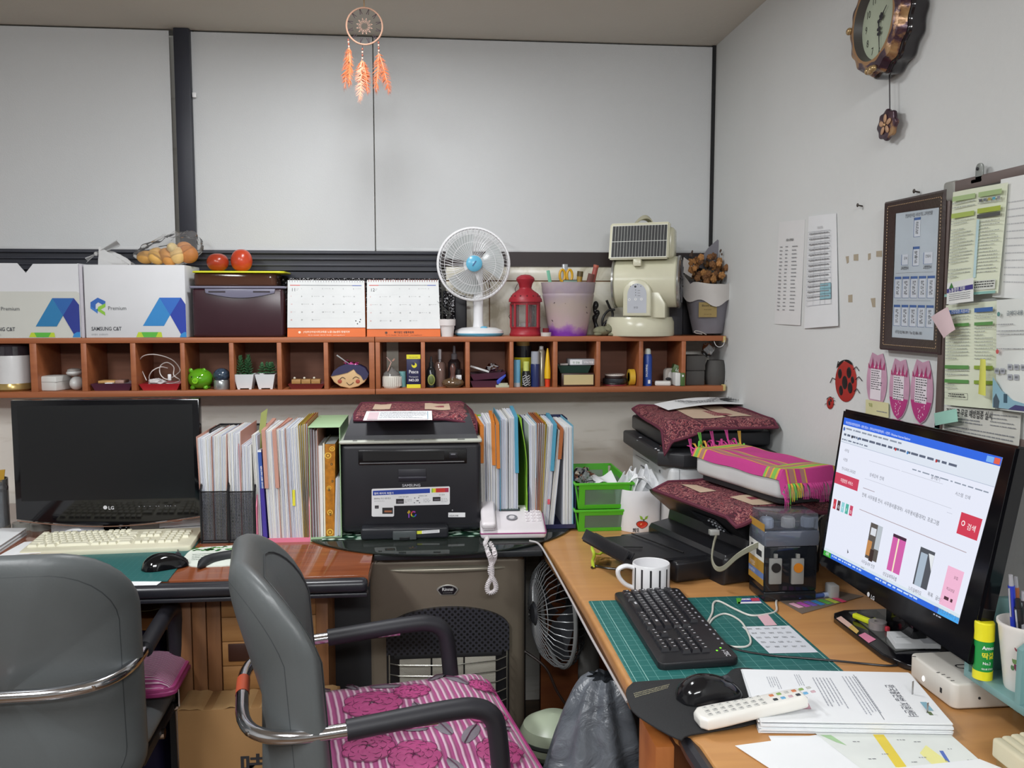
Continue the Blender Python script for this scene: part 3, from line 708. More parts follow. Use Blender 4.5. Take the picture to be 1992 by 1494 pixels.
def leafstack(bb,tl,tr,br,bl,n,th,m,jit=.004,seed=1):
 """pile of thin sheets each shifted a little; corners lie at the bottom"""
 R=random.Random(seed)
 for i in range(n):
  j=Vector((R.uniform(-jit,jit),R.uniform(-jit,jit),th*i)); a_=R.uniform(-.012,.012)
  cc=[Vector(q)+j for q in (tl,tr,br,bl)]; ce=sum(cc,Vector())/4
  cc=[ce+Matrix.Rotation(a_,3,'Z')@(q-ce) for q in cc]; up_=Vector((0,0,th*.8))
  bb.add(cc+[q+up_ for q in cc],[(3,2,1,0),(4,5,6,7),(0,1,5,4),(1,2,6,5),(2,3,7,6),(3,0,4,7)],m)
 return cc
b=B(); leafstack(b,LZ(-120,1040,DZ),LZ(50,1040,DZ),LZ(-20,1088,DZ),LZ(-200,1088,DZ),12,.0016,paper,.003,2)
one(b,'paper_pile','pile of white sheets on the desk at the left edge of the photo','paper',LZ(-40,1065,DZ))
b=B(); leafstack(b,LZ(50,1063,DZ),LZ(84,1060,DZ),LZ(82,1084,DZ),LZ(0,1090,DZ),9,.0015,paper,.004,3)
one(b,'paper_pile','small fanned pile of white sheets against the left end of the cream keyboard','paper',LZ(45,1075,DZ))
b=B(); zz=DZ+.025
b.grid(lambda u,v:tuple(LZ(100+102*u,1020+22*v,DZ+.015)+Vector((0,0,.012*_s(u*2.6)*(1-v*.4)))),20,6,clear('E4E6F2',.3,.2,.35),thick=.0008)
b.grid(lambda u,v:tuple(LZ(128+72*u-20*v,1019+20*v,DZ+.014)+Vector((0,0,.010*_s(u*2.8)))),20,6,paper,thick=.0006)
one(b,'plastic_folder','clear plastic sleeve with white sheets below the switched-off monitor','folder',LZ(150,1035,DZ))
b=B(); leafstack(b,LZ(296,1018,DZ),LZ(398,1016,DZ),LZ(398,1031,DZ),LZ(292,1031,DZ),5,.0016,paper,.003,5)
b.grid(lambda u,v:tuple(LZ(310+88*u,1018-6*u+9*v,DZ+.012)+Vector((0,0,.018*u*(1-v)))),10,3,paper,thick=.0006)
qq=LZ(340,1013,DZ+.024); b.ball(qq,(.022,.01,.0015),c('E87A50',.5))
one(b,'paper_pile','white sheets with an orange mark under the right end of the switched-off monitor','paper',LZ(345,1025,DZ))
for k,(px,lab) in enumerate(((38,'grey tape roll left of the two below the dark monitor'),(72,'grey tape roll right of the two below the dark monitor'))):
 q=LZ(px,1034,DZ); b=B(); b.lathe([(.012,0),(.030,0),(.030,.020),(.012,.020),(.012,0)],c('8E8E88',.35),(q.x,q.y+.03,DZ),30)
 one(b,'tape_roll',lab,'tape',(q.x,q.y+.03,DZ))
q=LZ(-14,1036,DZ)
t=thing('pen_stand','clear pen stand with dark scissor handle at the far left of the desk','pen holder',(q.x,q.y,DZ))
b=B(); b.lathe([(.045,0),(.045,.155),(.043,.155),(.043,.003),(0,.003)],clear('D8DCE0',.3,.06,.2),(q.x,q.y,DZ),24); b.lathe([(0,.0),(.045,.0),(.047,.02),(0.0,.021)],c('A8A298',.2,.6),(q.x,q.y,DZ),24); b.build('cup',t)
b=B(); r=P(5,948,Y=q.y); b.tube(arc(r.x+.002,0,.017,0,2*PI,20)[:-1] and [(r.x-.005+.016*_c(a_),q.y,r.z+.010*_s(a_)) for a_ in [2*PI*i/20 for i in range(20)]],.005,c('2A2226',.4),8,closed=True); b.tube([(r.x-.01,q.y,r.z-.008),(r.x-.02,q.y,DZ+.03)],.004,c('A0A0A4',.2,.8)); b.build('scissors',t)
b=B(); r=P(-4,920,Y=q.y); b.add([(r.x-.03,q.y+.02,r.z-.05),(r.x+.005,q.y+.02,r.z-.03),(r.x+.010,q.y+.02,r.z+.006),(r.x-.03,q.y+.02,r.z+.002),(r.x-.03,q.y+.022,r.z-.05),(r.x+.005,q.y+.022,r.z-.03),(r.x+.010,q.y+.022,r.z+.006),(r.x-.03,q.y+.022,r.z+.002)],[(0,1,2,3),(7,6,5,4),(0,1,5,4),(1,2,6,5),(2,3,7,6)],c('C89A30',.5)); b.build('card',t)
#  file boxes and folders
pinkbox=c('E8829E',.4); greenbox=c('A6C89C',.4); limebox=c('8CC23C',.35); navybox=c('24284E',.35)
pg=[c(h,.8,var=.03) for h in ('E2E4EA','D4D8E2','E8E8E4','C8CEDC','DCDCD8')]
peach=c('C89484',.6); orange=c('D07C28',.5)
def folder(label,top,bot,Yf,depth,zb,cover=None,csides='LR',hc=1.0,tone=0,seed=0,name='document_folder',cat='folder',group=None,spread=.004,drop=0):
 """upright bundle of sheets between photo spans top=(xa,xb,y) and bot=(xa,xb,y) on the plane Yf"""
 R=random.Random(seed*7+3); A,Bq=P(top[0],top[2],Y=Yf),P(top[1],top[2],Y=Yf); C_,D=P(bot[0],bot[2],Y=Yf),P(bot[1],bot[2],Y=Yf)
 z0=zb if zb is not None else C_.z; z1=A.z; w1=Bq.x-A.x; w0=D.x-C_.x
 t=thing(name,label,cat,((C_.x+D.x)/2,Yf+depth/2,z0),0,group)
 n=max(4,int((w0+w1)/2/.0022)); b=B(); cw=.0012 if cover else 0
 for i in range(n):
  fa,fb=(i+.12)/n,(i+.9)/n; y0=Yf+R.uniform(0,spread); zt=z1-R.uniform(0,.004)-drop*abs(i/n-.5); k=R.choice(pg[:3] if tone==0 else pg[1:5] if tone==1 else pg)
  bend=R.uniform(-.0006,.0006)
  xs_=[(C_.x+w0*fa,A.x+w1*fa),(C_.x+w0*fb,A.x+w1*fb)]
  zm=(z0+zt)/2; xm0=(xs_[0][0]+xs_[0][1])/2+bend; xm1=(xs_[1][0]+xs_[1][1])/2+bend
  v=[]
  for y in (y0,Yf+depth):
   v+=[(xs_[0][0],y,z0),(xs_[1][0],y,z0),(xm1,y,zm),(xs_[1][1],y,zt),(xs_[0][1],y,zt),(xm0,y,zm)]
  b.add(v,[(0,1,2,5),(5,2,3,4),(11,8,7,6),(10,9,8,11),(4,3,9,10),(0,5,11,6),(5,4,10,11),(2,1,7,8),(3,2,8,9)],k)
 b.build('sheets',t,flat=True)
 if cover:
  for s_ in csides:
   b=B(); e=0 if s_=='L' else 1; sg=-1 if s_=='L' else 1
   xb_,xt_=C_.x+w0*e,A.x+w1*e; zc_=z0+(z1-z0)*(1-hc); xc_=xb_+(xt_-xb_)*(1-hc)
   y0=Yf-.004 if hc==1 else Yf-.005
   v=[(xc_,y0,zc_),(xc_,Yf+depth,zc_),(xt_,Yf+depth,z1+.006),(xt_,y0,z1+.004)]
   cwid=.0013 if hc==1 else.010
   if hc<1:v=[(xc_-sg*.008,y0,zc_-.0),(xc_,Yf+depth,zc_),(xt_,Yf+depth,z1+.006),(xt_-sg*.010,y0,z1+.002)]
   v2=[(x+sg*cwid,y,z) for x,y,z in v]
   b.add(v+v2,[(0,1,2,3),(7,6,5,4),(0,4,5,1),(1,5,6,2),(2,6,7,3),(3,7,4,0)],cover); b.build('cover',t,flat=True)
 return t
G1='folders standing in the file holders left of the black printer'
def meshmat():
 m=bpy.data.materials.new('black_wire_mesh'); m.use_nodes=True; n,l=nt(m); bs=n['Principled BSDF']; out=n['Material Output']
 bs.inputs['Base Color'].default_value=lin('26262C'); bs.inputs['Roughness'].default_value=.4; bs.inputs['Metallic'].default_value=.3
 v=coords(n,l,(1,1,1),(0,PI/4,0)); t=n.new('ShaderNodeSeparateXYZ'); l.new(v,t.inputs[0]); fac=None
 for ax in (0,2):
  mu=n.new('ShaderNodeMath'); mu.operation='MULTIPLY'; mu.inputs[1].default_value=420; l.new(t.outputs[ax],mu.inputs[0])
  fr=n.new('ShaderNodeMath'); fr.operation='FRACT'; l.new(mu.outputs[0],fr.inputs[0])
  g=n.new('ShaderNodeMath'); g.operation='GREATER_THAN'; g.inputs[1].default_value=.42; l.new(fr.outputs[0],g.inputs[0])
  if fac is None:fac=g.outputs[0]
  else:k=n.new('ShaderNodeMath'); k.operation='MULTIPLY'; l.new(fac,k.inputs[0]); l.new(g.outputs[0],k.inputs[1]); fac=k.outputs[0]
 tr=n.new('ShaderNodeBsdfTransparent'); mx=n.new('ShaderNodeMixShader'); l.new(fac,mx.inputs[0]); l.new(bs.outputs[0],mx.inputs[1]); l.new(tr.outputs[0],mx.inputs[2]); l.new(mx.outputs[0],out.inputs['Surface'])
 return m
wire=meshmat(); YA=2.40
for xa,xb,lab in ((391,444,'black wire-mesh file holder beside the switched-off monitor'),(445,496,'black wire-mesh file holder beside the pink file box')):
 x0,x1=P(xa,1000,Y=YA).x,P(xb,1000,Y=YA).x; zt=P(xa,957,Y=YA).z; zb_=P(xa,826,Y=YA+.25).z
 t=thing('file_holder',lab,'file holder',((x0+x1)/2,YA+.12,DZ),0,'black mesh file holders')
 b=B(); b.quad((x0,YA,DZ+.003),(x1,YA,DZ+.003),(x1,YA,zt),(x0,YA,zt),wire)
 for x in (x0,x1):b.add([(x,YA,DZ+.003),(x,YA+.25,DZ+.003),(x,YA+.25,zb_),(x,YA+.13,zb_),(x,YA,zt)],[(0,1,2,3,4)],wire)
 b.quad((x0,YA+.25,DZ+.003),(x1,YA+.25,DZ+.003),(x1,YA+.25,zb_),(x0,YA+.25,zb_),wire)
 b.quad((x0,YA,DZ+.002),(x1,YA,DZ+.002),(x1,YA+.25,DZ+.002),(x0,YA+.25,DZ+.002),blk); b.build('mesh_panels',t)
 b=B()
 b.tube([(x0,YA,zt),(x1,YA,zt),(x1,YA+.13,zb_),(x1,YA+.25,zb_),(x0,YA+.25,zb_),(x0,YA+.13,zb_)],.0032,blk,8,closed=True)
 b.tube([(x0,YA,DZ+.003),(x1,YA,DZ+.003),(x1,YA+.25,DZ+.003),(x0,YA+.25,DZ+.003)],.003,blk,8,closed=True)
 for x in (x0,x1):b.tube([(x,YA,DZ+.003),(x,YA,zt)],.003,blk,8)
 b.build('rim',t)
YH=YA+.012; zh=DZ+.006
folder('leftmost bundle in the mesh holders, sheets between peach covers',(383,411,852),(396,417,1046),YH,.22,zh,peach,seed=1,group=G1)
folder('second bundle in the mesh holders, bluish sheets with peach cover on its right',(412,441,847),(419,441,1046),YH,.22,zh,peach,'R',seed=2,tone=1,group=G1)
folder('third bundle in the mesh holders, white sheets poking highest with a peach cover',(441,468,842),(449,470,1046),YH,.22,zh,peach,'R',seed=3,group=G1)
folder('fourth bundle in the mesh holders, shorter crumpled sheets beside the pink box',(465,489,866),(473,493,1046),YH,.20,zh,c('DCA8AC',.6),'L',seed=4,tone=2,group=G1)
def filebox(name,label,px0,px1,Yf,ytop,m,depth=.26,front=.012,roof=False,inner=None,zf=DZ):
 x0,x1=P(px0,1000,Y=Yf).x,P(px1,1000,Y=Yf).x; zt=P((px0+px1)/2,ytop,Y=Yf+(0 if roof else depth)).z
 t=thing(name,label,'file box',((x0+x1)/2,Yf+depth/2,zf))
 inner=inner or m
 b=B(); b.box(x0,x1,Yf+depth-.003,Yf+depth,zf,zt,inner); b.build('back_panel',t)
 for x,sg in ((x0,1),(x1,-1)):
  b=B(); v=[(x,Yf,zf),(x,Yf+depth,zf),(x,Yf+depth,zt),(x,Yf+(0 if roof else depth*.15),zt if roof else zt-.004)] if roof else [(x,Yf,zf),(x,Yf+depth,zf),(x,Yf+depth,zt),(x,Yf+depth*.62,zt),(x,Yf+.01,zf+.12),(x,Yf,zf+.10)]
  k=len(v); v2=[(a_+sg*.0022,y,z) for a_,y,z in v]
  b.add(v+v2,[tuple(range(k))[::-1],tuple(range(k,2*k))]+[(i,(i+1)%k,k+(i+1)%k,k+i) for i in range(k)],m); b.build('side_panel',t,flat=True)
 b=B(); b.box(x0,x1,Yf-.001,Yf+depth,zf,zf+.002,m); b.box(x0,x1,Yf-.0015,Yf,zf,zf+front,m); b.build('base_panel',t)
 if roof:b=B(); b.box(x0-.001,x1+.001,Yf-.002,Yf+depth,zt,zt+.003,m,.001); b.build('lid',t)
 return t,x0,x1
filebox('file_box','pink file box of thick paper bundles between the mesh holders and green box',498,603,2.395,818,pinkbox)
YP=2.41; zp_=DZ+.0025
folder('thin pale blue booklet at the left end of the pink file box',(489,500,845),(501,510,1036),YP,.22,zp_,None,seed=11,tone=1,name='booklet',cat='book')
def spinebook(label,top,bot,Yf,depth,m,letters=None,lm=None,bands=(),name='book',zb=zp_,pages=True,lsize=.006):
 A,Bq=P(top[0],top[2],Y=Yf),P(top[1],top[2],Y=Yf); C_,D=P(bot[0],bot[2],Y=Yf),P(bot[1],bot[2],Y=Yf)
 t=thing(name,label,'book',((C_.x+D.x)/2,Yf,zb)); v=[]
 for y in (Yf,Yf+depth):v+=[(C_.x,y,zb),(D.x,y,zb),(Bq.x,y,A.z),(A.x,y,A.z)]
 b=B(); b.add(v,[(0,1,2,3),(7,6,5,4),(1,5,6,2),(0,3,7,4),(0,4,5,1)],m); b.build('cover',t,flat=True)
 b=B(); e=.001; b.add([(A.x+e,Yf+.002,A.z+.0002),(Bq.x-e,Yf+.002,A.z+.0002),(Bq.x-e,Yf+depth-.002,A.z+.0002),(A.x+e,Yf+depth-.002,A.z+.0002)],[(0,1,2,3)],paper); b.build('pages',t,flat=True)
 sh=Sheet(B(),(A.x,Yf,A.z),(Bq.x,Yf,A.z),(D.x,Yf,zb),(C_.x,Yf,zb))
 for v0,v1,mm in bands:sh.rect(0,v0,1,v1,mm)
 if letters:
  for s_,u,v,h in letters:sh.text(s_,u,v,h,lm,rot=PI/2,bold=.02)
 if bands or letters:sh.b.build('spine_print',t,flat=True)
 return t,sh
spinebook('purple-blue magazine spine leaning in the pink file box',(501,508,876),(512,520,1038),YP-.003,.20,c('46389A',.4),[('GOOD BEST PARTNER',.9,.42,.0062)],c('F0F0F4',.5),((0,.02,paper),(.02,.42,c('3A5AA8',.4))))
b=B(); A,D=P(500,870,Y=YP+.02),P(512,803,Y=YP+.08)
b.grid(lambda u,v:(A.x-.004+.018*u+.006*v,YP+.02+.06*v,A.z-.03+(D.z-A.z+.03)*v+.012*u*v),4,6,c('8A9050',.6),thick=.0006)
one(b,'loose_sheet','olive-green sheet sticking up highest above the pink file box','paper',(A.x,YP+.02,zp_))
folder('thick white bundle in the pink file box beside the magazine spine',(509,537,838),(524,547,1036),YP,.23,zp_,peach,'LR',hc=.52,seed=12,group=G1)
folder('slimmer bundle with rosy cover at the middle of the pink file box',(537,554,836),(547,566,1034),YP,.23,zp_,peach,'LR',seed=13,tone=2,group=G1)
t=folder('thick crinkled white bundle with a yellow tab in the pink file box',(555,580,832),(566,592,1032),YP,.23,zp_,None,seed=14,tone=2,group=G1)
u0,u1,v0,v1=rect(569,953,574,984,YP-.002); b=B(); b.box(u0,u1,YP-.002,YP-.0012,v0,v1,c('E6E03C',.5)); b.build('yellow_tab',t)
for k in range(4):
 folder(f'olive-yellow folder, number {k+1} from the left'.replace('number 1','first').replace('number 2','second').replace('number 3','third').replace('number 4','fourth')+' at the right end of the pink box',(581+4.6*k,584+4.6*k,828-1*k),(592+2.5*k,594+2.5*k,1030),YP,.23,zp_,c(('B89A30','A89030','C4A838','A86A38')[k],.5),seed=20+k,group='olive folders in the pink file box')
filebox('file_box','pale green roofed file box holding books left of the black printer',603,664,2.395,832,greenbox,roof=True,inner=c('4A4C48',.5))  # dark grey back panel carries the shadow inside the box as colour
for k,(xa,xb,h) in enumerate(((604,608,'A03A50'),(609,613,'B87870'),(614,618,'C08878'))):
 folder(('crimson','dusky pink','pale brick')[k]+' folder at the left side of the pale green file box',(xa-1,xb-1,833+k*2),(xa+4,xb+4,1030),YP,.2,zp_,c(h,.5),seed=30+k,group='slim folders in the pale green box')
wh=c('ECECEA',.5)
spinebook('white paperback with a plain spine in the pale green file box',(618,627,867),(621,629,1028),YP,.17,wh)
spinebook('thin cream paperback beside the gold-patterned book',(628,631,862),(630,633,1028),YP,.17,c('F2EED8',.5),name='booklet')
t,sh=spinebook('thick orange-gold patterned book in the pale green file box',(632,652,864),(633,650,1024),YP,.17,c('B8761C',.4,var=.3,scale=60))
sh.b=B(); R=random.Random(9); gold=c('E8B848',.4); dk=c('3A2410',.5)
for u,v,r in ((.3,.12,.009),(.7,.05,.007),(.4,.46,.006),(.5,.72,.008),(.5,.93,.010)):
 sh.disc(u,v,r,gold,1); sh.disc(u,v,r*.62,c('9A5C14',.4),2); sh.disc(u,v,r*.35,gold,3)
for u,v in ((.55,.2),(.65,.38),(.3,.47),(.45,.73)):sh.rect(u,v,u+.2,v+.022,dk,2); sh.rect(u+.05,v+.006,u+.12,v+.015,gold,3)
sh.b.build('spine_print',t,flat=True)
folder('curled bluish sheets at the right of the pale green file box',(652,661,930),(649,663,1030),YP-.008,.15,zp_,None,seed=35,tone=1,name='paper_bundle',cat='paper',spread=.012)
YR=2.44
filebox('file_box','lime green file box of orange and blue folders right of the black printer',932,1026,YR,806,limebox,zf=GZ)
filebox('file_box','navy blue file box of folders at the right end, casting the slanted shadow',1028,1120,YR,806,navybox,zf=GZ)
YQ=YR+.012; zq=GZ+.0025; G2='folders standing in the file boxes right of the black printer'
tb_=c('4A9AB8',.5); br_=c('A86030',.5)
folder('orange-covered bundle at the left end of the lime file box',(934,944,828),(937,946,1010),YQ,.23,zq,orange,'L',hc=.36,seed=41,tone=1,group=G2)
folder('thickest white bundle with orange cover flap in the lime file box',(945,962,822),(948,964,1010),YQ,.24,zq,orange,'R',hc=.40,seed=42,group=G2)
folder('orange-covered bundle second from the left in the lime file box',(963,971,826),(965,972,1010),YQ,.23,zq,orange,'R',hc=.42,seed=43,tone=1,group=G2)
folder('bluish bundle with a teal edge in the middle of the lime file box',(973,988,815),(974,989,1010),YQ,.24,zq,tb_,'L',seed=44,tone=1,group=G2)
folder('pale bundle with a teal right cover in the lime file box',(990,1007,812),(990,1008,1010),YQ,.24,zq,tb_,'R',hc=.5,seed=45,tone=1,group=G2)
x0,x1,z0,z1=rect(1009,1022,872,1010,YQ); t=thing('spiral_notebook','black spiral-bound notebook standing in the lime file box','notebook',(x0,YQ,zq))
b=B(); b.box(x0+.001,x1-.001,YQ+.006,YQ+.18,zq,z1,blk,.001); b.build('cover',t)
b=B()
pts=[]; n=22
for i in range(n*10+1):a_=2*PI*i/10; pts.append(((x0+x1)/2+(x1-x0)*.48*_c(a_),YQ+.006+.007*_s(a_),zq+.004+(z1-zq-.008)*i/(n*10)))
b.tube(pts,.0014,c('3A3A40',.3),5); b.build('spiral_binding',t)
b=B(); x0=P(1024,900,Y=YQ).x; zt=P(1000,812,Y=YQ).z
b.grid(lambda u,v:(x0-.022*(1-v)**0*max(0,v-.55)**1.6*3.2*(1-u*.0)+.002*_s(v*3),YQ-.004+.24*u,zq+(zt-zq)*v),6,20,limebox,thick=.0018)
one(b,'plastic_divider','bright lime divider with curling top beside the black spiral notebook','divider',(x0,YQ,zq))
folder('white bundle with a grey-blue right cover beside the lime divider',(1029,1043,826),(1030,1043,1008),YQ,.24,zq,c('A8BCC8',.5),'R',seed=46,tone=1,group=G2)
for k in range(4):
 folder(('rust','dark rust','orange-brown','ochre')[k]+' slim folder standing in the navy file box',(1046+4*k,1049+4*k,824),(1042+2.6*k,1044.5+2.6*k,1008),YQ,.23,zq,c(('A86038','8A4C2C','C07434','BC9A30')[k],.5),seed=50+k,group='slim folders in the navy file box')
folder('cream bundle with olive cover leaning in the navy file box',(1064,1071,828),(1053,1058,1008),YQ,.22,zq,c('A8A040',.5),'L',seed=55,group=G2)
t=folder('white bundle with teal right cover and red mark, leaning in the navy box',(1071,1083,826),(1058,1067,1008),YQ,.23,zq,tb_,'R',hc=.45,seed=56,tone=1,group=G2)
u0,u1,v0,v1=rect(1065,971,1070,981,YQ-.002); b=B(); b.box(u0,u1,YQ-.002,YQ-.0014,v0,v1,c('D85A6A',.5)); b.build('red_mark',t)
folder('grey-white bundle leaning under the thick one in the navy file box',(1086,1096,836),(1068,1077,1010),YQ,.22,zq,br_,'R',hc=.3,seed=57,tone=1,group=G2)
folder('thickest white bundle with light blue cover, rightmost in the navy box',(1097,1114,830),(1095,1114,1012),YQ,.23,zq,c('6AAAC0',.5),'R',seed=58,group=G2)
#  black multifunction printer on the glass
PY=2.40
x0,x1,_,_=rect(664,950,936,1045,PY); zb=GZ+.0024; zt=P(800,862,Y=PY).z; z2=P(800,851,Y=PY).z
t=thing('laser_printer','black multifunction printer with white feature sticker on the round glass','printer',((x0+x1)/2,PY+.17,zb))
pb=c('1E1E24',.42,bmp=.05,bscale=500)
b=B(); b.box(x0,x1,PY,PY+.345,zb+.008,zt,pb,.014,4)
for x in (x0+.04,x1-.04):
 for y in (PY+.04,PY+.3):b.cyl((x,y,zb),(x,y,zb+.012),.015,mblk)
b.build('housing',t)
fy=PY-.0005
def fr(px0,py0,px1,py1,Y=PY):return rect(px0,py0,px1,py1,Y)
b=B(); u0,u1,v0,v1=fr(697,874,908,903); b.box(u0,u1,PY-.004,PY+.002,v0,v1,c('0C0C10',.25),.002)
u0,u1,v0,v1=fr(706,878,864,895); b.box(u0,u1,PY-.0046,PY,v0,v1,c('040405',.6)); b.build('paper_outlet',t)
b=B(); b.tube([(P(700,901,Y=PY).x,PY-.005,P(700,901,Y=PY).z),(P(903,899,Y=PY).x,PY-.005,P(903,897,Y=PY).z)],.0016,c('C8C8CC',.15,.8),6); b.build('chrome_strip',t)
b=B(); u0,u1,v0,v1=fr(775,912,829,936); b.box(u0,u1,PY-.003,PY+.002,v0,v1,c('26262E',.4),.001); b.box(u0,u1,PY-.0045,PY,v0+.008,v0+.013,c('44444E',.3),.001); b.build('door_handle',t)
b=B(); u0,u1,v0,v1=fr(668,1021,932,1022); b.box(x0+.004,x1-.004,PY-.0012,PY,v0,v1+.0004,c('0A0A0C',.5)); b.build('panel_gap',t)
b=B(); u0,u1,v0,v1=fr(874,880,890,891); b.box(u0,u1,PY-.005,PY,v0,v1,c('1C1C22',.3),.001); b.box(u0+.004,u1-.006,PY-.0055,PY,v1-.006,v1-.003,c('7C7C84',.4)); b.build('usb_port',t)
b=B(); b.text('SAMSUNG',UP(P(800,945,Y=PY).x,fy,P(800,946.5,Y=PY).z),.0105,c('D4D4DA',.4),'CENTER',.012,1.05); b.build('brand_lettering',t,flat=True)
def ppt(px,py,Y=fy):return P(px,py,Y=Y)
sh=Sheet(B(),ppt(723,951),ppt(875,946),ppt(875,1005),ppt(723,1005),.0003)
W_=c('ECECEE',.45); sh.poly([(0,.03),(.01,.0),(.99,0),(1,.03),(1,.56),(.985,.60),(.285,.62),(.285,.97),(.27,1),(.015,1),(0,.97)],W_)
sh.poly([(.015,.07),(.745,.05),(.745,.20),(.015,.24)],c('2846A8',.45),2)
sh.text('컬러 레이저 복합기',.03,.20,.0068,W_,k=3,bold=.02)
for u0_,u1_,h in ((.765,.78,'8CC43C'),(.78,.80,'D8DC30'),(.80,.82,'F0D030'),(.82,.94,'D03830'),(.94,.985,'A82C50')):sh.rect(u0_,.05,u1_,.19,c(h,.5),2)
sh.text('800MHz 무선 네트워크',.03,.38,.0062,ink,k=2,wide=.78); sh.text('프린터/복사/스캐너',.03,.46,.0036,grey_ink,k=2)
sh.text('고해상 컬러 출력',.34,.33,.004,ink,k=2); sh.text('인쇄속도 단축',.60,.31,.004,ink,k=2); sh.text('토너 절약',.86,.29,.004,ink,k=2)
for u,v,w_,h_ in ((.04,.60,.05,.11),(.135,.68,.135,.22),(.31,.38,.10,.17),(.57,.44,.03,.03),(.78,.34,.10,.14)):
 sh.rect(u,v,u+w_,v+h_,c('2C2A2C',.5),2); sh.rect(u+w_*.2,v+h_*.45,u+w_*.9,v+h_*.75,c('A86848' if h_>.2 else '66606A',.5),3)
for u,v in ((.55,.36),(.60,.35),(.545,.52),(.61,.52)):sh.disc(u,v,.002,c('8A8A90',.5),2,6)
for u in (.42,.66,.89):sh.lines(u,.40,u+.09,.54,3,grey_ink,.25,2,seed=int(u*10))
sh.b.build('feature_sticker',t,flat=True)
sh=Sheet(B(),ppt(792,992),ppt(811,992),ppt(811,1008),ppt(792,1008),.0004)
for a_,h in ((0,'3C50D0'),(1.1,'30A050'),(2.2,'E0C030'),(3.3,'D04040'),(4.4,'B040B0')):sh.poly([(.66+.3*_c(a_+w)*q,.5+.38*_s(a_+w)*q) for w,q in ((0,1),(.6,1),(1.1,1),(1.1,.6),(.6,.6),(0,.6))],c(h,.4))
sh.rect(.12,.1,.24,.95,c('9050C0',.4)); sh.poly([(.0,.3),(.2,.0),(.35,.25),(.15,.5)],c('C0A030',.4),2); sh.b.build('colour_emblem',t,flat=True)
sh=Sheet(B(),ppt(872,997),ppt(905,997),ppt(905,1006),ppt(872,1006),.0004); sh.rect(0,0,1,1,W_); sh.text('i-CLX-3185',.06,.82,.0058,ink,k=2,bold=.02,wide=.92)
sh.text('e',.2,-.35,.009,c('C8C8CC',.4)); sh.b.build('model_sticker',t,flat=True)
b=B(); u0,u1,v0,v1=fr(703,1022,872,1061,PY-.02)
b.box(u0,u1,PY-.045,PY,zb,v1,c('24262C',.35),.006,3); b.build('paper_tray',t)
b=B(); u0,u1,v0,v1=fr(764,1033,810,1050,PY-.05); b.box(u0,u1,PY-.052,PY-.04,v0,v1,c('4C5254',.3),.002); b.box(u0+.018,u1-.018,PY-.0535,PY-.045,v0-.001,v0+.008,c('181A1C',.3),.001); b.build('tray_latch',t)
sh=Sheet(B(),ppt(811,1033,PY-.0455),ppt(855,1030,PY-.0455),ppt(855,1036,PY-.0455),ppt(811,1039,PY-.0455),.0003); sh.rect(0,0,1,1,W_); sh.rect(0,0,.22,1,c('D8DC40',.5),2); sh.lines(.25,.2,.95,.9,3,grey_ink,.3,2); sh.b.build('tray_label',t,flat=True)
b=B(); b.box(x0-.003,x1+.003,PY-.010,PY+.345,zt,zt+.010,c('BCBFB4',.35),.009,4)
rim=Sheet(b,(x0,PY-.004,zt+.0101),(x0,PY-.004,zt+.0101),(x0,PY-.004,zt+.0101),(x0,PY-.004,zt+.0101))
for px,w_ in ((686,.012),(728,.040),(790,.012),(805,.02),(890,.02)):q=P(px,853,Y=PY-.006).x; b.box(q,q+w_,PY-.009,PY-.003,zt+.0095,zt+.0108,c('70726E',.3),.0005)
b.build('control_rim',t)
zl=zt+.010; lt=.062
b=B(); xx0,xx1=x0+.008,x1-.008
vs=[]
prof=[(PY+.006,zl),(PY+.008,zl+.012),(PY+.05,zl+.040),(PY+.075,zl+lt),(PY+.33,zl+lt),(PY+.343,zl+.04),(PY+.343,zl)]
for x,sh_ in ((xx0,0),(xx0+.004,1),(xx1-.004,1),(xx1,0)):
 for y,z in prof:vs.append((x+(.020*(z-zl)/lt if x<0 else -.020*(z-zl)/lt),y,z))
k=len(prof); fs=[tuple(range(k)),tuple(3*k+i for i in range(k))[::-1]]
for j in range(3):
 for i in range(k):fs.append((j*k+i,(j+1)*k+i,(j+1)*k+(i+1)%k,j*k+(i+1)%k))
b.add(vs,fs,c('2A2A30',.4)); u0,u1,v0,v1=fr(756,828,905,838,PY+.03)
b.build('scanner_lid',t)
b=B(); b.add([(u0,PY+.030,v0),(u1,PY+.030,v0),(u1+.004,PY+.052,v1+.004),(u0,PY+.052,v1+.004)],[(0,1,2,3)],c('08080A',.15)); b.build('lid_slot',t)
def brocade():
 m,n,l,bb=base('burgundy_brocade'); v=coords(n,l,(1,1,1))
 t1=n.new('ShaderNodeTexNoise'); t1.inputs['Scale'].default_value=48; t1.inputs['Detail'].default_value=3; t1.inputs['Distortion'].default_value=3.5; l.new(v,t1.inputs['Vector'])
 l.new(ramp(n,l,t1.outputs[0],[(.38,'3C1220'),(.49,'5A1C2E'),(.535,'944450'),(.56,'C89C90'),(.58,'5E1E30'),(.66,'8C3038'),(.72,'3C1220')]),bb.inputs['Base Color'])
 bb.inputs['Roughness'].default_value=.8; bump(n,l,bb,t1.outputs[0],.6,.002); return m
broc=brocade(); broc_rim=c('5E2236',.8,bmp=.4); cream=c('C8B098',.8,bmp=.3,bscale=300); rosy=c('8A3C48',.8)
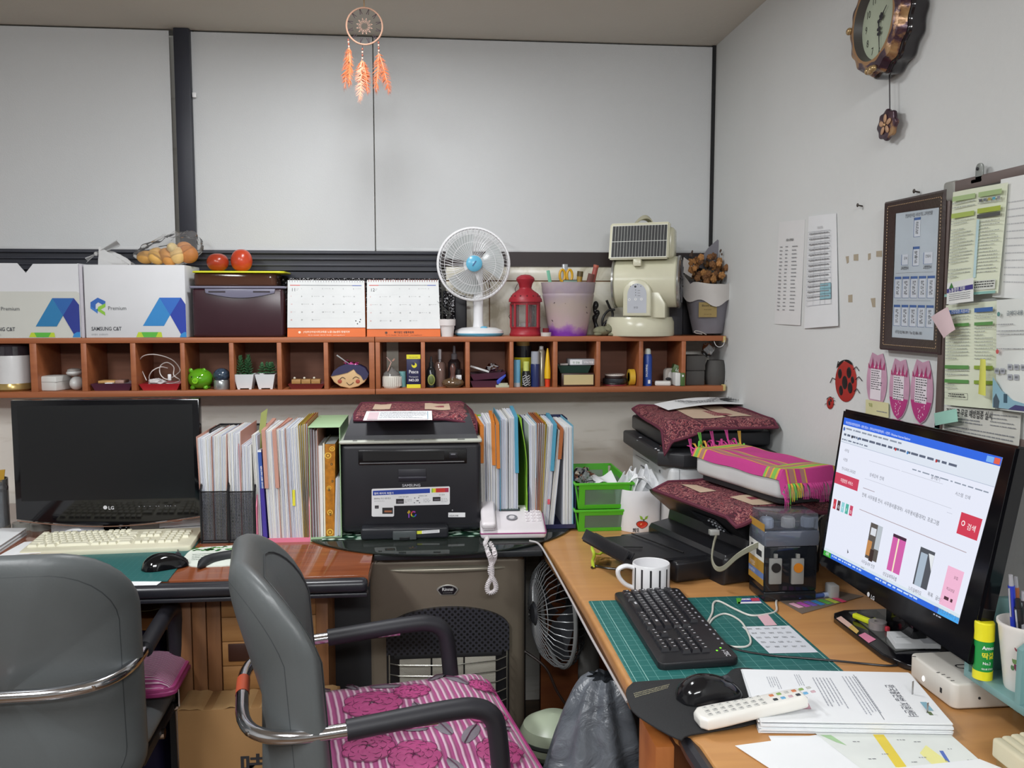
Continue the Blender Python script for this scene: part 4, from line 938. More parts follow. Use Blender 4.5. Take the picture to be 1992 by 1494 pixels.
def cloth(name,label,fn,loc,zones=(),N=40,hem=.004,cat='cloth'):
 """draped cloth fn(u,v)->world point, with hem and woven cream fields"""
 t=thing(name,label,cat,loc)
 b=B(); b.grid(fn,N,N,broc,thick=.003); b.build('cloth_sheet',t)
 b=B(); rim_=[fn(i/N,0) for i in range(N)]+[fn(1,i/N) for i in range(N)]+[fn(1-i/N,1) for i in range(N)]+[fn(0,1-i/N) for i in range(N)]
 b.tube(rim_,hem,broc_rim,6,closed=True); b.build('hem',t)
 b=B()
 for (u0,v0,u1,v1,m) in zones:
  b.grid(lambda u,v:Vector(fn(u0+(u1-u0)*u,v0+(v1-v0)*v))+Vector((0,0,.0014)),14,14,m)
 if zones:b.build('woven_field',t)
 return t
zc=zl+lt
cxl,cxr=P(692,830,Y=PY+.1).x,P(908,830,Y=PY+.1).x
def f1(u,v):
 x=cxl+(cxr-cxl)*u; y=PY+.072+.25*v; z=zc+.0045+.0015*_s(u*22)*_s(v*9)
 k=max(0,u-.80)/.2; z-=.0*k; x+=.022*k
 if v<.12:y=PY+.072-.02*(.12-v)/.12; z-=.018*(.12-v)/.12*(1+.8*k)
 if u>.93:z-=(u-.93)/.07*.028; x+=.004
 return (x,y,z)
cloth('printer_cloth','small burgundy brocade cloth on the lid of the sticker-fronted printer',f1,(.0,PY+.2,zc),((.62,.2,.84,.85,cream),(.14,.3,.3,.85,cream),(.63,.4,.8,.55,rosy)))
b=B(); cc=[P(713,800,Z=zc+.008),P(840,799,Z=zc+.008),P(841,817,Z=zc+.008),P(706,818,Z=zc+.008)]
cc=[Vector((q.x,q.y,zc+.008)) for q in cc]; yb=cc[3].y
b.quad(cc[3],cc[2],cc[1],cc[0],paper); sh=Sheet(b,*cc); sh.poly([(.05,.12),(.20,.12),(.20,.9),(.05,.9)],c('E0C8D0',.6)); sh.lines(.22,.15,.92,.85,6,c('A0A4B0',.6),.3,seed=8); sh.rect(.93,.1,.94,.9,c('7AA8C0',.5)); sh.rect(.05,.93,.94,.96,c('A07080',.5)); sh.text('공 지 사 항',.40,.2,.012,ink,k=2)
one(b,'printed_sheet','white printed notice lying on the small burgundy cloth of the black printer','paper',(cc[3].x,yb,zc+.0075))
#  white desk phone
q0,q1=P(934,1050,Z=GZ+.01),P(1068,1052,Z=GZ+.01)
ph=math.atan2(q1.y-q0.y,q1.x-q0.x)
pl=(q1-q0).length; PHW=.185
q0=P(935,1052,Z=GZ); sc_=.178
t=thing('desk_phone','white corded desk phone with purple edge line at the front of the round glass','phone',((q0.x+.090),q0.y+.0,GZ),math.radians(-2)); M=LM(t)
wp=c('E4DEE2',.3)
def wedge(b,x0,x1,y0,y1,z00,z01,m,bev,M):
 bm_=bmesh.new(); bmesh.ops.create_cube(bm_,size=1)
 for q in bm_.verts:
  hi=q.co.z>0; back=q.co.y>0
  q.co=Vector((x0 if q.co.x<0 else x1,y1 if back else y0,(z01 if back else z00) if hi else 0.002))
 bmesh.ops.bevel(bm_,geom=bm_.edges[:],offset=bev,segments=4,affect='EDGES',profile=.5); b.bm(bm_,m)
ang=math.atan2(.038,.16)
b=B(M); wedge(b,-.090,.090,0,.165,.024,.062,wp,.010,M); b.build('phone_body',t)
b=B(M); b.tube([(-.0905,.012,.018),(-.0895,-.0005,.018),(.0895,-.0005,.018),(.0905,.012,.018),(.0905,.155,.05)],.0018,c('9A3C78',.4),6); b.build('edge_line',t)
TP=M@Matrix.Translation((0,0,.0246))@Matrix.Rotation(ang,4,'X')
b=B(TP); b.box(-.034,.026,.122,.140,0,.0022,c('30383C',.2),.001); b.box(-.030,.022,.125,.137,.002,.0026,c('4A5856',.2)); b.build('display',t)
b=B(TP); b.lathe([(.0,.001),(.0155,.001),(.0155,.003),(.012,.003),(.012,.002),(0,.002)],c('7A7A80',.3),(0,.078,0),28); b.lathe([(0,.002),(.009,.002),(.008,.004),(0,.004)],c('D0CCD0',.3),(0,.078,0),20); b.build('navigation_key',t)
for k in range(15):
 b=B(TP); r,c2=divmod(k,3); b.box(.038+c2*.016,.049+c2*.016,.132-r*.019,.139-r*.019,0,.0025,c('F2EEF0',.3),.0012)
 b.box(.041+c2*.016,.046+c2*.016,.1345-r*.019,.1365-r*.019,.0026,.0027,c('8A7A8C',.5)); b.build('key',t)
b=B(TP); b.text('SAMSUNG',Matrix.Translation((-.004,.148,.0006)),.005,grey_ink,'CENTER',.02); b.build('brand_lettering',t,flat=True)
b=B(TP); hb=rrect(-.088,-.048,-.004,.158,.010,5)
b.prism(hb,.020,c('ECE6EA',.28),.008,Matrix.Translation((0,0,.006)),4); b.box(-.084,-.052,.0,.035,.002,.01,wp,.003); b.box(-.084,-.052,.12,.154,.002,.01,wp,.003); b.build('handset',t)
zc1=GZ+.0065; yc=2.203
cp=[P(948,1046,Z=zc1),P(944,1058,Z=zc1),P(950,1076,Z=zc1),P(955,1092,Y=yc),P(957,1118,Y=yc),P(948,1140,Y=yc),P(951,1153,Y=yc),P(963,1149,Y=yc),P(964,1136,Y=yc),P(953,1110,Y=yc),P(961,1088,Y=yc),P(962,1074,Z=zc1),P(953,1056,Z=zc1)]
path=spline(cp,60); b=B(); co=[]
acc=0
for i,q in enumerate(path):
 if i:acc+=(q-path[i-1]).length
 a_=acc/.0042*2*PI; tg=(path[min(i+1,len(path)-1)]-path[max(i-1,0)]).normalized(); n1=tg.cross(Vector((0,1,0))).normalized(); n2=tg.cross(n1)
 co.append(q+n1*_c(a_)*.0052+n2*_s(a_)*.0052)
b.tube(co,.0017,c('E8E2E4',.4),6); b.build('coiled_cord',t)
b=B(); pts=[P(1030,1052,Z=GZ+.008),P(1048,1058,Z=GZ+.004),P(1066,1085,Z=.76),P(1110,1165,Z=.735),P(1150,1240,Z=.73),P(1185,1302,Z=.725),P(1220,1365,Z=.72)]
b.tube([tuple(v) for v in spline([(q.x,q.y,q.z) for q in pts],8)],.0026,c('B8B4B4',.45),8)
one(b,'phone_cable','grey-white cable running from the phone down along the beech desk edge','cable',pts[0])
#  green baskets, tissue can, glasses, mug
gp=c('52B428',.35); mesh_g=c('6A8C78',.4)
def basket(label,z0,z1,yp,fill):
 x0=P(1124,1000,Y=2.44).x; x1=P(1212,1000,Y=2.44).x+.015
 t=thing('plastic_basket',label,'basket',((x0+x1)/2,2.5,z0),0)
 M=Matrix.Identity(4); y0,y1=2.43,2.72; e=.004; fl=.010
 b=B()
 def wallp(a,b_,mat_,t0,t1):pass
 H_=z1-z0
 for (xa,ya,xb,yb) in ((x0,y0,x1,y0),(x1,y0,x1,y1),(x1,y1,x0,y1),(x0,y1,x0,y0)):
  A,Bv=Vector((xa,ya,0)),Vector((xb,yb,0)); n_=Vector((yb-ya,-(xb-xa),0)).normalized()
  def pt(u,v):q=A.lerp(Bv,u)+n_*(fl*v); return (q.x,q.y,z0+H_*v)
  for u0,v0,u1,v1,in ((0,0,1,.16),(0,.78,1,1),(0,.16,.12,.78),(.88,.16,1,.78)):
   b.grid(lambda u,v:pt(u0+(u1-u0)*u,v0+(v1-v0)*v),2,2,gp,thick=.003)
  for u0,v0,u1,v1 in ((.12,.16,.88,.78),):
   b.grid(lambda u,v:Vector(pt(u0+(u1-u0)*u,v0+(v1-v0)*v))-n_*.002,4,4,clear('9CB8A4',.25,.2,.35))
 b.build('basket_frame',t)
 b=B(); b.box(x0+.001,x1-.001,y0+.001,y1-.001,z0,z0+.003,gp); b.build('basket_floor',t)
 b=B(); b.tube([(x0-fl,y0-fl,z1),(x1+fl,y0-fl,z1),(x1+fl,y1+fl,z1),(x0-fl,y1+fl,z1)],.004,gp,8,closed=True); b.build('rim',t)
 return x0,x1
z1_=P(1125,989,Y=2.44).z; z2_=P(1125,940,Y=2.44).z
bx0,bx1=basket('lower of the two stacked bright green baskets beside the tissue holder',DZ,z1_-.004,0,0)
basket('upper bright green basket, filled with crumpled clear bags and papers',z1_,z2_,0,1)
R=random.Random(4)
def crumple(b,c0,r,m,seed=1,n=20,amp=.25):
 R=random.Random(seed); ph_=[R.uniform(0,6.3) for _ in range(6)]
 def f(u,v):
  th,fi=u*2*PI,v*PI; k=1+amp*(_s(3*th+ph_[0])*_s(4*fi+ph_[1])+.5*_s(7*th+ph_[2])*_s(5*fi+ph_[3])+.35*_s(11*th+ph_[4])*_s(9*fi+ph_[5]))
  return (c0[0]+r[0]*_c(th)*_s(fi)*k,c0[1]+r[1]*_s(th)*_s(fi)*k,c0[2]+r[2]*_c(fi)*k)
 b.grid(f,n*2,n,m)
b=B(); crumple(b,(bx0+.035,2.56,z2_-.012),(.034,.06,.030),clear('E0E4E6',.3,.12,.4),2,22,.22)
one(b,'plastic_bag','crumpled clear bag poking out at the left of the upper green basket','bag',(bx0+.035,2.56,z2_-.04))
b=B(); b.grid(lambda u,v:(bx0+.055+.075*u,2.46+.14*v,z2_-.012+.012*_s(u*5+v*2)+.01*v),16,10,paper,thick=.0008); sh=None
one(b,'printed_sheet','curled white sheet lying in the upper green basket','paper',(bx0+.08,2.5,z2_-.02))
b=B(); pts=spline([(bx0+.02,2.47,z2_-.004),(bx0+.045,2.465,z2_+.002),(bx0+.06,2.48,z2_-.006),(bx0+.075,2.46,z2_-.002),(bx0+.055,2.45,z2_-.012),(bx0+.035,2.455,z2_-.006)],6)
b.tube(pts,.0016,c('3A3A40',.3),6); one(b,'wire_cord','thin dark wire curled on top of the upper green basket','cable',pts[0])
q=P(1250,1036,Z=DZ); r0=P(1292,1000,Y=2.42).x-P(1250,1000,Y=2.42).x+.003
t=thing('tissue_canister','white round tissue canister with a red apple print and tissues puffing out','tissue holder',(q.x,2.46,DZ))
zt=P(1250,952,Y=2.42).z; b=B()
b.lathe([(r0*.94,0),(r0*.96,.004),(r0,zt-DZ-.004),(r0*.99,zt-DZ),(r0*.93,zt-DZ-.001),(r0*.90,.01),(0,.01)],c('E6E8EC',.3),(q.x,2.46,DZ),44); b.build('canister',t)
def on_cyl(cx,cy,r,px,py):
 a,b_=P(px,py,Y=cy-r),P(px,py,Y=cy); d=(b_-a);
 for k in range(60):
  s_=a+d*(k/60);
  if (s_.x-cx)**2+(s_.y-cy)**2<=(r+.0006)**2:return s_
 return a
def decal(b,cx,cy,r,pts,m,push=0):
 v=[on_cyl(cx,cy,r,x,y) for x,y in pts];
 if push:v=[q_+Vector((0,-push,0)) for q_ in v]
 b.add(v,[tuple(range(len(v)))[::-1]],m)
b=B(); red=c('C83A28',.35); gl=c('8CB43C',.4)
ap=[(1249+9.5*_c(a_)*(1+.12*_c(2*a_)),1021+6.8*_s(a_)-1.5*abs(_c(a_))) for a_ in [2*PI*i/24 for i in range(24)]]
decal(b,q.x,2.46,r0,[(1249+(x-1249)*1.1,1021+(y-1021)*1.12) for x,y in ap],ink); decal(b,q.x,2.46,r0,ap,red,.0004); decal(b,q.x,2.46,r0,[(1246,1018),(1249,1018),(1248,1021),(1245,1021)],c('F0A070',.4),.0008)
decal(b,q.x,2.46,r0,[(1244,1003),(1249,1005),(1252,1012),(1246,1010)],gl); decal(b,q.x,2.46,r0,[(1253,1012),(1256,1005),(1261,1003),(1259,1009)],gl); decal(b,q.x,2.46,r0,[(1251.5,1010),(1253.5,1010),(1253.5,1016),(1251.5,1016)],ink)
g=on_cyl(q.x,2.46,r0,1229,1034); b.text('희망소',UP(g.x+.001,g.y-.004,g.z),.0125,ink,'LEFT',.03)
b.build('print',t,flat=True)
b=B(); R=random.Random(12)
zz=zt
for k,(dx,dy,h_,rr_) in enumerate(((-.035,-.02,.042,.6),(.0,-.015,.035,1.8),(.025,0,.055,.3),(-.005,.02,.050,2.4),(.03,-.02,.03,1.1))):
 def ft(u,v,k=k):
  a_=rr_+u*2.4; w_=.028*(1-.35*v)+.006*_s(u*13+k)
  return (q.x+dx+w_*_c(a_)*(1+.4*_s(v*4)),2.46+dy+w_*_s(a_),zz-.03+(h_+.03)*v+.007*_s(u*9+k*2)*v)
 b.grid(ft,18,12,c('F4F5F7',.85,bmp=.3),thick=.0008)
b.grid(lambda u,v:(q.x-.05+.085*u+.004*_s(v*7),2.43+.05*v,zz+.035*_s(PI*u)*(.6+.4*_s(v*5+1))+.012*_s(u*11)*v),18,10,c('F4F5F7',.85,bmp=.3),thick=.0008)
b.build('tissues',t)
gg=c('C4D838',.3); gd=c('2A2418',.3)
A=[P(x,y,Z=DZ+z) for x,y,z in ((1151,1104,.004),(1158,1101,.003),(1180,1105,.003),(1210,1108,.003))]
t=thing('eyeglasses','folded yellow-green and black spectacles behind the striped mug','glasses',(A[1].x,A[1].y,DZ))
b=B(); b.tube([tuple(v) for v in spline(A,5)],.0030,gd,8); b.build('temple',t)
A2=[P(x,y,Z=DZ+z) for x,y,z in ((1154,1102,.006),(1153,1090,.010),(1156,1078,.02),(1152,1066,.03),(1156,1058,.034))]
b=B(); b.tube([tuple(v) for v in spline(A2,5)],.0030,gg,8,flat=1.4); b.build('lens_frame',t)
A3=[P(x,y,Z=DZ+z) for x,y,z in ((1155,1076,.018),(1166,1078,.014),(1172,1075,.014),(1190,1080,.008))]
b=B(); b.tube([tuple(v) for v in spline(A3,5)],.0026,gg,8,flat=1.5); b.build('bridge',t)
b=B(); l0=[P(x,y,Z=DZ+z) for x,y,z in ((1157,1082,.014),(1186,1084,.006),(1186,1100,.003),(1158,1098,.005))]
b.quad(l0[3],l0[2],l0[1],l0[0],clear('D8D8C0',.3)); b.build('lens',t)
q=P(1267,1150,Z=DZ); mr=.0425; my=q.y-.008
cx_=(P(1231,1110,Y=my).x+P(1302,1110,Y=my).x)/2; mr=(P(1302,1110,Y=my).x-P(1231,1110,Y=my).x)/2
ztm=P(1267,1094,Y=my).z
t=thing('striped_mug','white mug with vertical black stripes standing beside the green mat','mug',(cx_,my,DZ))
b=B(); h_=ztm-DZ; mm=c('EAEAEC',.3)
b.lathe([(0,.002),(mr*.86,.002),(mr*.9,0),(mr*.96,.004),(mr,.01),(mr,h_-.002),(mr-.0012,h_),(mr-.003,h_-.001),(mr-.0035,.01),(mr*.8,.006),(0,.006)],mm,(cx_,my,DZ),56); b.build('cup',t)
b=B(); n=13
for k in range(n):
 a0=PI*1.5+2*PI*(k+.45)/n
 if _c(a0)<-.96:continue
 b.lathe([(mr+.0003,.006),(mr+.0003,h_-.007)],ink,(cx_,my,DZ),3,None,a0-.055,a0+.055)
b.build('stripes',t)
b=B(); hp_=[P(x,y,Y=my) for x,y in ((1233,1104),(1217,1101),(1203,1108),(1204,1122),(1216,1136),(1233,1144))]
b.tube([tuple(v) for v in spline([tuple(v) for v in hp_],8)],.0052,mm,12,flat=1.3); b.build('handle',t)
#  green cutting mat and what lies on it
b=B(); cm=[P(1147,1171,Z=DZ+.002),P(1478,1169,Z=DZ+.002),P(1663,1327,Z=DZ+.002),P(1240,1330,Z=DZ+.002)]
mx0,my0,mx1,my1=.345,1.398,.725,1.832
cmat=cutting('1F6662','8CC4BE',42.0,.03)
b.prism(rrect(mx0,mx1,my0,my1,.004,3),.0026,cmat,.0006,TR(0,0,DZ+.0003))
ln=c('A8D4CC',.5)
for x in (mx0+.006,mx0+.028):b.box(x,x+.0009,my0+.004,my1-.004,DZ+.0029,DZ+.0031,ln)
b.box(mx1-.008,mx1-.0072,my0+.004,my1-.004,DZ+.0029,DZ+.0031,ln); b.box(mx0+.004,mx1-.004,my0+.006,my0+.0068,DZ+.0029,DZ+.0031,ln)
sh=Sheet(b,*[P(x,y,Z=DZ+.003) for x,y in ((1432,1164),(1477,1163),(1483,1174),(1434,1175))])
sh.rect(0,0,1,1,c('3C3C98',.5)); sh.poly([(0,0),(.25,0),(.12,1),(0,1)],c('58A83C',.5),2); sh.rect(.62,.05,.96,.6,c('C8485C',.5),2); sh.lines(.2,.1,.6,.5,1,W_,.7,2); sh.rect(.04,.68,.98,.98,W_,2)
CM=one(b,'cutting_mat','large green gridded cutting mat under the black keyboard on the beech desk','mat',(.535,1.6,DZ))
ZM=DZ+.003
kw=c('1C1C20',.38)
kp=P(1310,1232,Z=ZM+.012); kp=Vector((.4765,1.662,0))
rz2=math.radians(-90.5)
def ex(b):
 pass
rows2=[(x*.90,y*.97-.009,w_*.90,h_*.95) for x,y,w_,h_ in key_rows(.43,.16,-.208,.064,.0182)]
rows2=rows2[:100]
kb=keyboard('computer_keyboard','black keyboard standing lengthways on the green cutting mat',None,(.4765,1.652,ZM+.0002),.392,.146,.016,kw,c('26262B',.3),rz2,rows2,math.radians(2.5),lab=c('C8C8CC',.5))
M=LM(kb)@Matrix.Rotation(math.radians(2.5),4,'X');
for k in range(14):
 b=B(M); x=-.175+.0235*k
 b.box(x-.003,x+.003,.061,.065,.0158,.0168,c('9A9AA2',.4),.0008); b.build('media_key',kb)
b=B(M); b.text('i-TEC',M.inverted()@M@Matrix.Translation((.160,.052,.0163)),.012,c('D0D0D4',.4),'LEFT',.02); b.build('lettering',kb,flat=True)
for k in range(2):b=B(M); b.box(.148+.010*k,.152+.010*k,.052-.010*k,.055-.010*k,.0160,.0166,emi('8CFF3C',1.2)); b.build('status_lamp',kb)
def lay(pxs,r,m,name,label,cat='cable',z=DZ,n=8,parent=None):
 pts=[P(a_[0],a_[1],Z=(a_[2] if len(a_)>2 else z)) for a_ in pxs]; b=B()
 pts=[Vector((p_.x,p_.y,p_.z+r)) for p_ in pts]; b.tube([tuple(v) for v in spline([tuple(v) for v in pts],n)],r,m,8)
 return one(b,name,label,cat,(pts[0].x,pts[0].y,pts[0].z-r))
wc=c('D8D4CC',.4)
lay([(1372,1220,ZM+.004),(1385,1195,ZM),(1388,1175,ZM),(1400,1172,ZM),(1430,1187,ZM),(1460,1199,ZM),(1490,1197,DZ+.001),(1510,1190),(1512,1168),(1545,1150),(1575,1128,.77),(1583,1095,.80),(1592,1050,.86),(1590,1015,.90),(1606,1000,.90)],.0022,wc,'white_cable','white cable looping from the black keyboard up beside the lit monitor')
lay([(1377,1218,ZM),(1390,1203,ZM),(1412,1196,ZM),(1440,1210,ZM),(1456,1235,ZM),(1460,1252,ZM),(1450,1260,ZM),(1425,1260,ZM),(1412,1256,ZM)],.0020,wc,'white_cable','white cable making a teardrop loop on the green cutting mat')
b=B(); q=P(1389,1233,Z=ZM); b.ball((q.x,q.y,ZM+.004),.0045,W_); b.cyl((q.x,q.y,ZM+.004),(q.x-.010,q.y+.004,ZM+.003),.0025,W_,n=10); one(b,'earphone_tip','tiny white earphone bud beside the black keyboard','earphone',(q.x,q.y,ZM))
lay([(1405,1252,ZM+.006),(1440,1267,ZM),(1500,1277,ZM),(1560,1282,ZM),(1620,1287,ZM),(1680,1293),(1730,1297),(1770,1294)],.0020,blk,'keyboard_cable','black cable running from the black keyboard across the mat to the right')
b=B(); cc=[P(x,y,Z=ZM+.0006) for x,y in ((1443,1219),(1535,1217),(1592,1269),(1497,1271))]
b.quad(cc[3],cc[2],cc[1],cc[0],c('D8DCE2',.5)); sh=Sheet(b,*cc)
for i in range(5):
 for j in range(5):sh.lines(.06+.18*j,.08+.17*i,.17+.18*j,.14+.17*i,2,c('34363C',.6),.5,1,seed=i*7+j,wmin=.012,wmax=.03)
one(b,'printed_card','white printed contact card lying on the green cutting mat','card',(cc[3].x,cc[3].y,ZM))
b=B(); cc=[P(x,y,Z=ZM+.0006) for x,y in ((1472,1197),(1494,1195),(1512,1216),(1488,1217))]
b.quad(cc[3],cc[2],cc[1],cc[0],c('DDB4BC',.6)); one(b,'sticky_note','narrow pink sticky note on the green cutting mat above the printed card','sticky note',(cc[3].x,cc[3].y,ZM))
b=B(); pd=[P(x,y,Z=DZ+.003) for x,y in ((1232,1330),(1218,1345),(1222,1368),(1240,1395),(1318,1440),(1345,1432),(1474,1408),(1480,1380),(1482,1330),(1472,1308),(1450,1302),(1425,1305),(1405,1318),(1340,1322))]
pp=[(v.x,v.y) for v in spline([(a_.x,a_.y,0) for a_ in pd]+[(pd[0].x,pd[0].y,0)],4)[:-1]]
b.prism(pp,.003,c('232426',.75,bmp=.3,bscale=300),.0008,TR(0,0,ZM+.0004))
sh=Sheet(b,*[P(x,y,Z=ZM+.0036) for x,y in ((1306,1326),(1298,1341),(1234,1360),(1228,1345))],lift=.0002)
for i in range(3):sh.lines(.30+.22*i,.02,.42+.22*i,.98,26,c('C4BE9C',.6),.45,1,seed=i,full=True,wmin=.04,wmax=.12)
one(b,'mouse_pad','black mouse pad overhanging the beech desk edge under the black mouse','mouse pad',(.45,1.34,ZM))
ZP=ZM+.0036
q=P(1372,1358,Z=ZP); mouse('black mouse on the black pad beside the pile of printed sheets',(q.x+.007,q.y+.002,ZP),math.radians(-86),.112,.066,.038)
q=P(1440,1403,Z=DZ+.015)
e0,e1=P(1352,1412,Z=DZ+.008),P(1548,1368,Z=DZ+.03); ra=math.atan2(e1.y-e0.y,e1.x-e0.x); L_=(e1-e0).length
t=thing('remote_control','white long-handled remote control bridging the mouse pad and printed sheets','remote control',(e0.x,e0.y,ZP),ra)
tl=math.atan2(.020,L_); M=LM(t)@Matrix.Rotation(-tl,4,'Y'); Lr=L_+.012
b=B(M)
def hw_(x):s_=x/Lr; return.0215-.006*max(0,s_-.45)*1.5+.0015*_s(s_*9)
top_=[(x,hw_(x)) for x in [Lr*i/14 for i in range(15)]]; ol=[(0.004,.012)]+[(x+.0,h) for x,h in top_[1:]]+[(Lr+.002,.012),(Lr+.002,-.012)]+[(x,-h) for x,h in top_[1:][::-1]]+[(.004,-.012)]
b.prism(ol[::-1],.020,c('E8E6E0',.3),.006,None,4); b.build('handset_body',t)
b=B(M); b.box(Lr-.0005,Lr+.0035,-.010,.010,.005,.015,c('2A2A2E',.2),.001); b.build('infrared_window',t)
R=random.Random(2)
cols=['C4C4C0','BCBCB8','CFCFCA']
for i in range(8):
 for j in range(3):
  b=B(M); x=.022+.0125*i; y=-.011+.011*j; b.box(x-.0036,x+.0036,y-.003,y+.003,.0195,.0215,c(cols[j],.4),.001)
  b.box(x-.0015,x+.0015,y-.0008,y+.0008,.0216,.0217,c('7A7A7A',.5)); b.build('button',t)
for i in range(6):
 for j in range(2):
  b=B(M); x=.130+.0125*i; y=-.007+.014*j; h=('3A3E44','C87850','6AA8D0','88A860','C8A8B0','BCBCB8')[(i*2+j)%6]
  b.box(x-.0035,x+.0035,y-.003,y+.003,.0195,.0213,c(h,.4),.001); b.build('button',t)
b=B(); S=[P(1444,1322,Z=DZ),P(1768,1330,Z=DZ),P(1852,1432,Z=DZ),P(1478,1426,Z=DZ)]
cc=leafstack(b,*S,13,.0016,paper,.003,21)
sh=Sheet(b,*[q_+Vector((0,0,.0015)) for q_ in cc],lift=.0003); fnt=c('A6A8B2',.7)
def tl_(u0,v0,u1,v1,n,seed):
 R=random.Random(seed); du=(u1-u0)/n
 for i in range(n):
  u=u0+du*i; v=v0
  while v<v1*R.uniform(.8,1):
   w_=R.uniform(.01,.045); sh.rect(u,v,u+du*.3,v+w_,fnt,1); v+=w_+.008
tl_(.13,.16,.20,.42,5,1); tl_(.13,.74,.20,.93,4,7); tl_(.30,.10,.34,.35,3,2); tl_(.40,.16,.52,.80,6,3); tl_(.58,.12,.68,.95,5,4)
sh.rect(.655,.08,.658,.95,c('5A5C64',.6)); sh.rect(.22,.58,.30,.78,c('D0A0AC',.6),1)
sh.text('한국출판법 지원센터',.80,.28,.017,c('4A4C58',.6),k=2,rot=-PI/2,wide=.8); sh.rect(.92,.62,.955,.78,c('8CB8C8',.5),2); sh.rect(.915,.80,.935,.86,c('6A7A50',.5),2)
ob=one(b,'paper_pile','thick pile of printed white sheets under the tip of the remote control','paper',(S[3].x,S[3].y,DZ))
ztop=cc[0].z
for k,(px,py,hh,lab) in enumerate(((1775,1352,.022,'upright metal fastener prong nearer the white router, on the printed pile'),(1804,1388,.016,'shorter metal fastener prong near the lower right of the printed pile'))):
 g=P(px,py,Z=ztop); b=B(); b.M=TR(g.x,g.y,ztop+.001,math.radians(30)); b.box(-.0022,.0022,-.0003,.0003,0,hh,c('A8A8A8',.3,.7)); one(b,'paper_fastener',lab,'fastener',(g.x,g.y,ztop+.001))
b=B(); S=[P(1484,1424,Z=DZ+.004),P(1800,1424,Z=DZ+.004),P(1860,1440,Z=DZ+.004),P(1890,1475,Z=DZ+.004)]
zb_=DZ+.0005
def sheetat(pts,z,m=paper,th=.0006):
 v=[P(x,y,Z=z) for x,y in pts]; b.prism([(q_.x,q_.y) for q_ in v][::-1],th,m,0,TR(0,0,z)); return v
sheetat(((1495,1432),(1850,1432),(1900,1496),(1540,1510)),DZ+.0006)
sheetat(((1430,1451),(1590,1430),(1856,1445),(1870,1470),(1920,1484),(1700,1530),(1505,1500)),DZ+.0018)
sh=Sheet(b,*[P(x,y,Z=DZ+.0026) for x,y in ((1585,1426),(1850,1430),(1930,1500),(1700,1515))],lift=.0002)
sh.rect(0,.0,1,1,c('E2E6E2',.7)); sh.poly([(.02,.05),(.10,.05),(.12,.3),(.07,.22)],c('A8CC9C',.6),2); sh.poly([(.42,.02),(.50,.02),(.36,.85),(.28,.8)],c('E8D048',.6),2)
sh.poly([(.60,.5),(.72,.3),(.74,.75),(.58,.9)],c('EEEA9C',.6),2); sh.poly([(.77,.45),(.80,.45),(.72,.9),(.69,.9)],c('5A74C0',.6),2)
for u,v in ((.2,.2),(.3,.5),(.55,.15),(.55,.6),(.66,.2),(.15,.6),(.85,.4),(.9,.7),(.45,.7)):sh.lines(u,v,u+.06,v+.06,1,grey_ink,.3,3,seed=int(u*90))
one(b,'map_sheet','loose white sheets with a yellow and blue map print at the bottom edge','paper',(.6,1.15,DZ))
b=B(); v=[P(x,y,Z=DZ+.004) for x,y in ((1700,1500),(1905,1478),(1960,1500),(1990,1530),(1700,1560))]; b.prism([(q_.x,q_.y) for q_ in v][::-1],.0008,paper,0,TR(0,0,DZ+.0045))
one(b,'printed_sheet','white sheet corner at the bottom right beside the wooden block','paper',(v[0].x,v[0].y,DZ+.004))
#  printers in the corner
LY=2.34; lx0,lx1,ly1=.662,.970,2.80
zwt=P(1310,911,Y=LY).z
t=thing('laser_printer','white-bodied laser printer with black top in the corner behind the tissues','printer',(.80,2.5,DZ))
lw=c('D4D6D8',.45); lb=c('2A2B2F',.45)
b=B(); b.box(lx0+.008,lx1,LY,ly1,DZ,zwt,lw,.012,3); b.build('housing',t)
b=B(); xx=lx0+.0075
def sideline(px0,py0,px1,py1,w_=.0012):
 a,d=P(px0,py0,X=xx),P(px1,py1,X=xx); b.tube([a,d],w_,c('6C6E74',.5),5)
sideline(1237,885,1262,899); sideline(1247,905,1262,914,.002); b.tube([(P(1340,950,Y=LY).x-.028,LY-.0005,DZ+.03),(P(1340,950,Y=LY).x-.028,LY-.0005,zwt-.004)],.0008,c('8A8C90',.5),5)
a=P(1282,914,X=xx); b.text('복합',Matrix.Translation((xx-.0006,a.y,a.z-.006))@Matrix.Rotation(-PI/2,4,'Z')@FRONT,.009,ink,'LEFT',.03); b.build('panel_marks',t)
b=B(); b.prism([(lx0-.022,LY+.03),(lx0+.04,LY-.016),(lx1,LY-.016),(lx1,ly1),(lx0-.022,ly1)],.044,lb,.008,TR(0,0,zwt),3); b.build('control_panel',t)
zk=zwt+.044
for k,(px,py,h,r_) in enumerate(((1276,873,'D0D0D4',.004),(1281,876,'D0D0D4',.004),(1285,868,'7A3A34',.003),(1291,871,'B04838',.004),(1297,866,'A8A8AC',.002),(1246,851,'8A8C90',.006),(1240,857,'8A8C90',.003))):
 g=P(px,py,Z=zk); b=B(); b.lathe([(0,0),(r_,0),(r_*.8,.0015),(0,.0015)],c(h,.4),(g.x,g.y,zk),12); b.build('button',t)
b=B(); b.box(lx0+.005,lx1+.01,LY+.06,ly1,zk+.004,zk+.05,c('1C1D22',.4),.008,3); b.box(lx0+.02,lx1-.01,LY+.10,ly1-.01,zk-.002,zk+.006,mblk); b.build('scanner_unit',t)
zs_=zk+.05
b=B(); b.box(lx0+.012,lx1-.02,LY+.035,ly1-.02,zs_,zs_+.030,c('303136',.4),.006,3); b.build('document_feeder',t)
b=B(); b.box(lx0+.05,lx1-.1,LY+.030,LY+.2,zs_+.006,zs_+.026,W_,.002); b.build('paper_guide',t)
ztp=zs_+.030
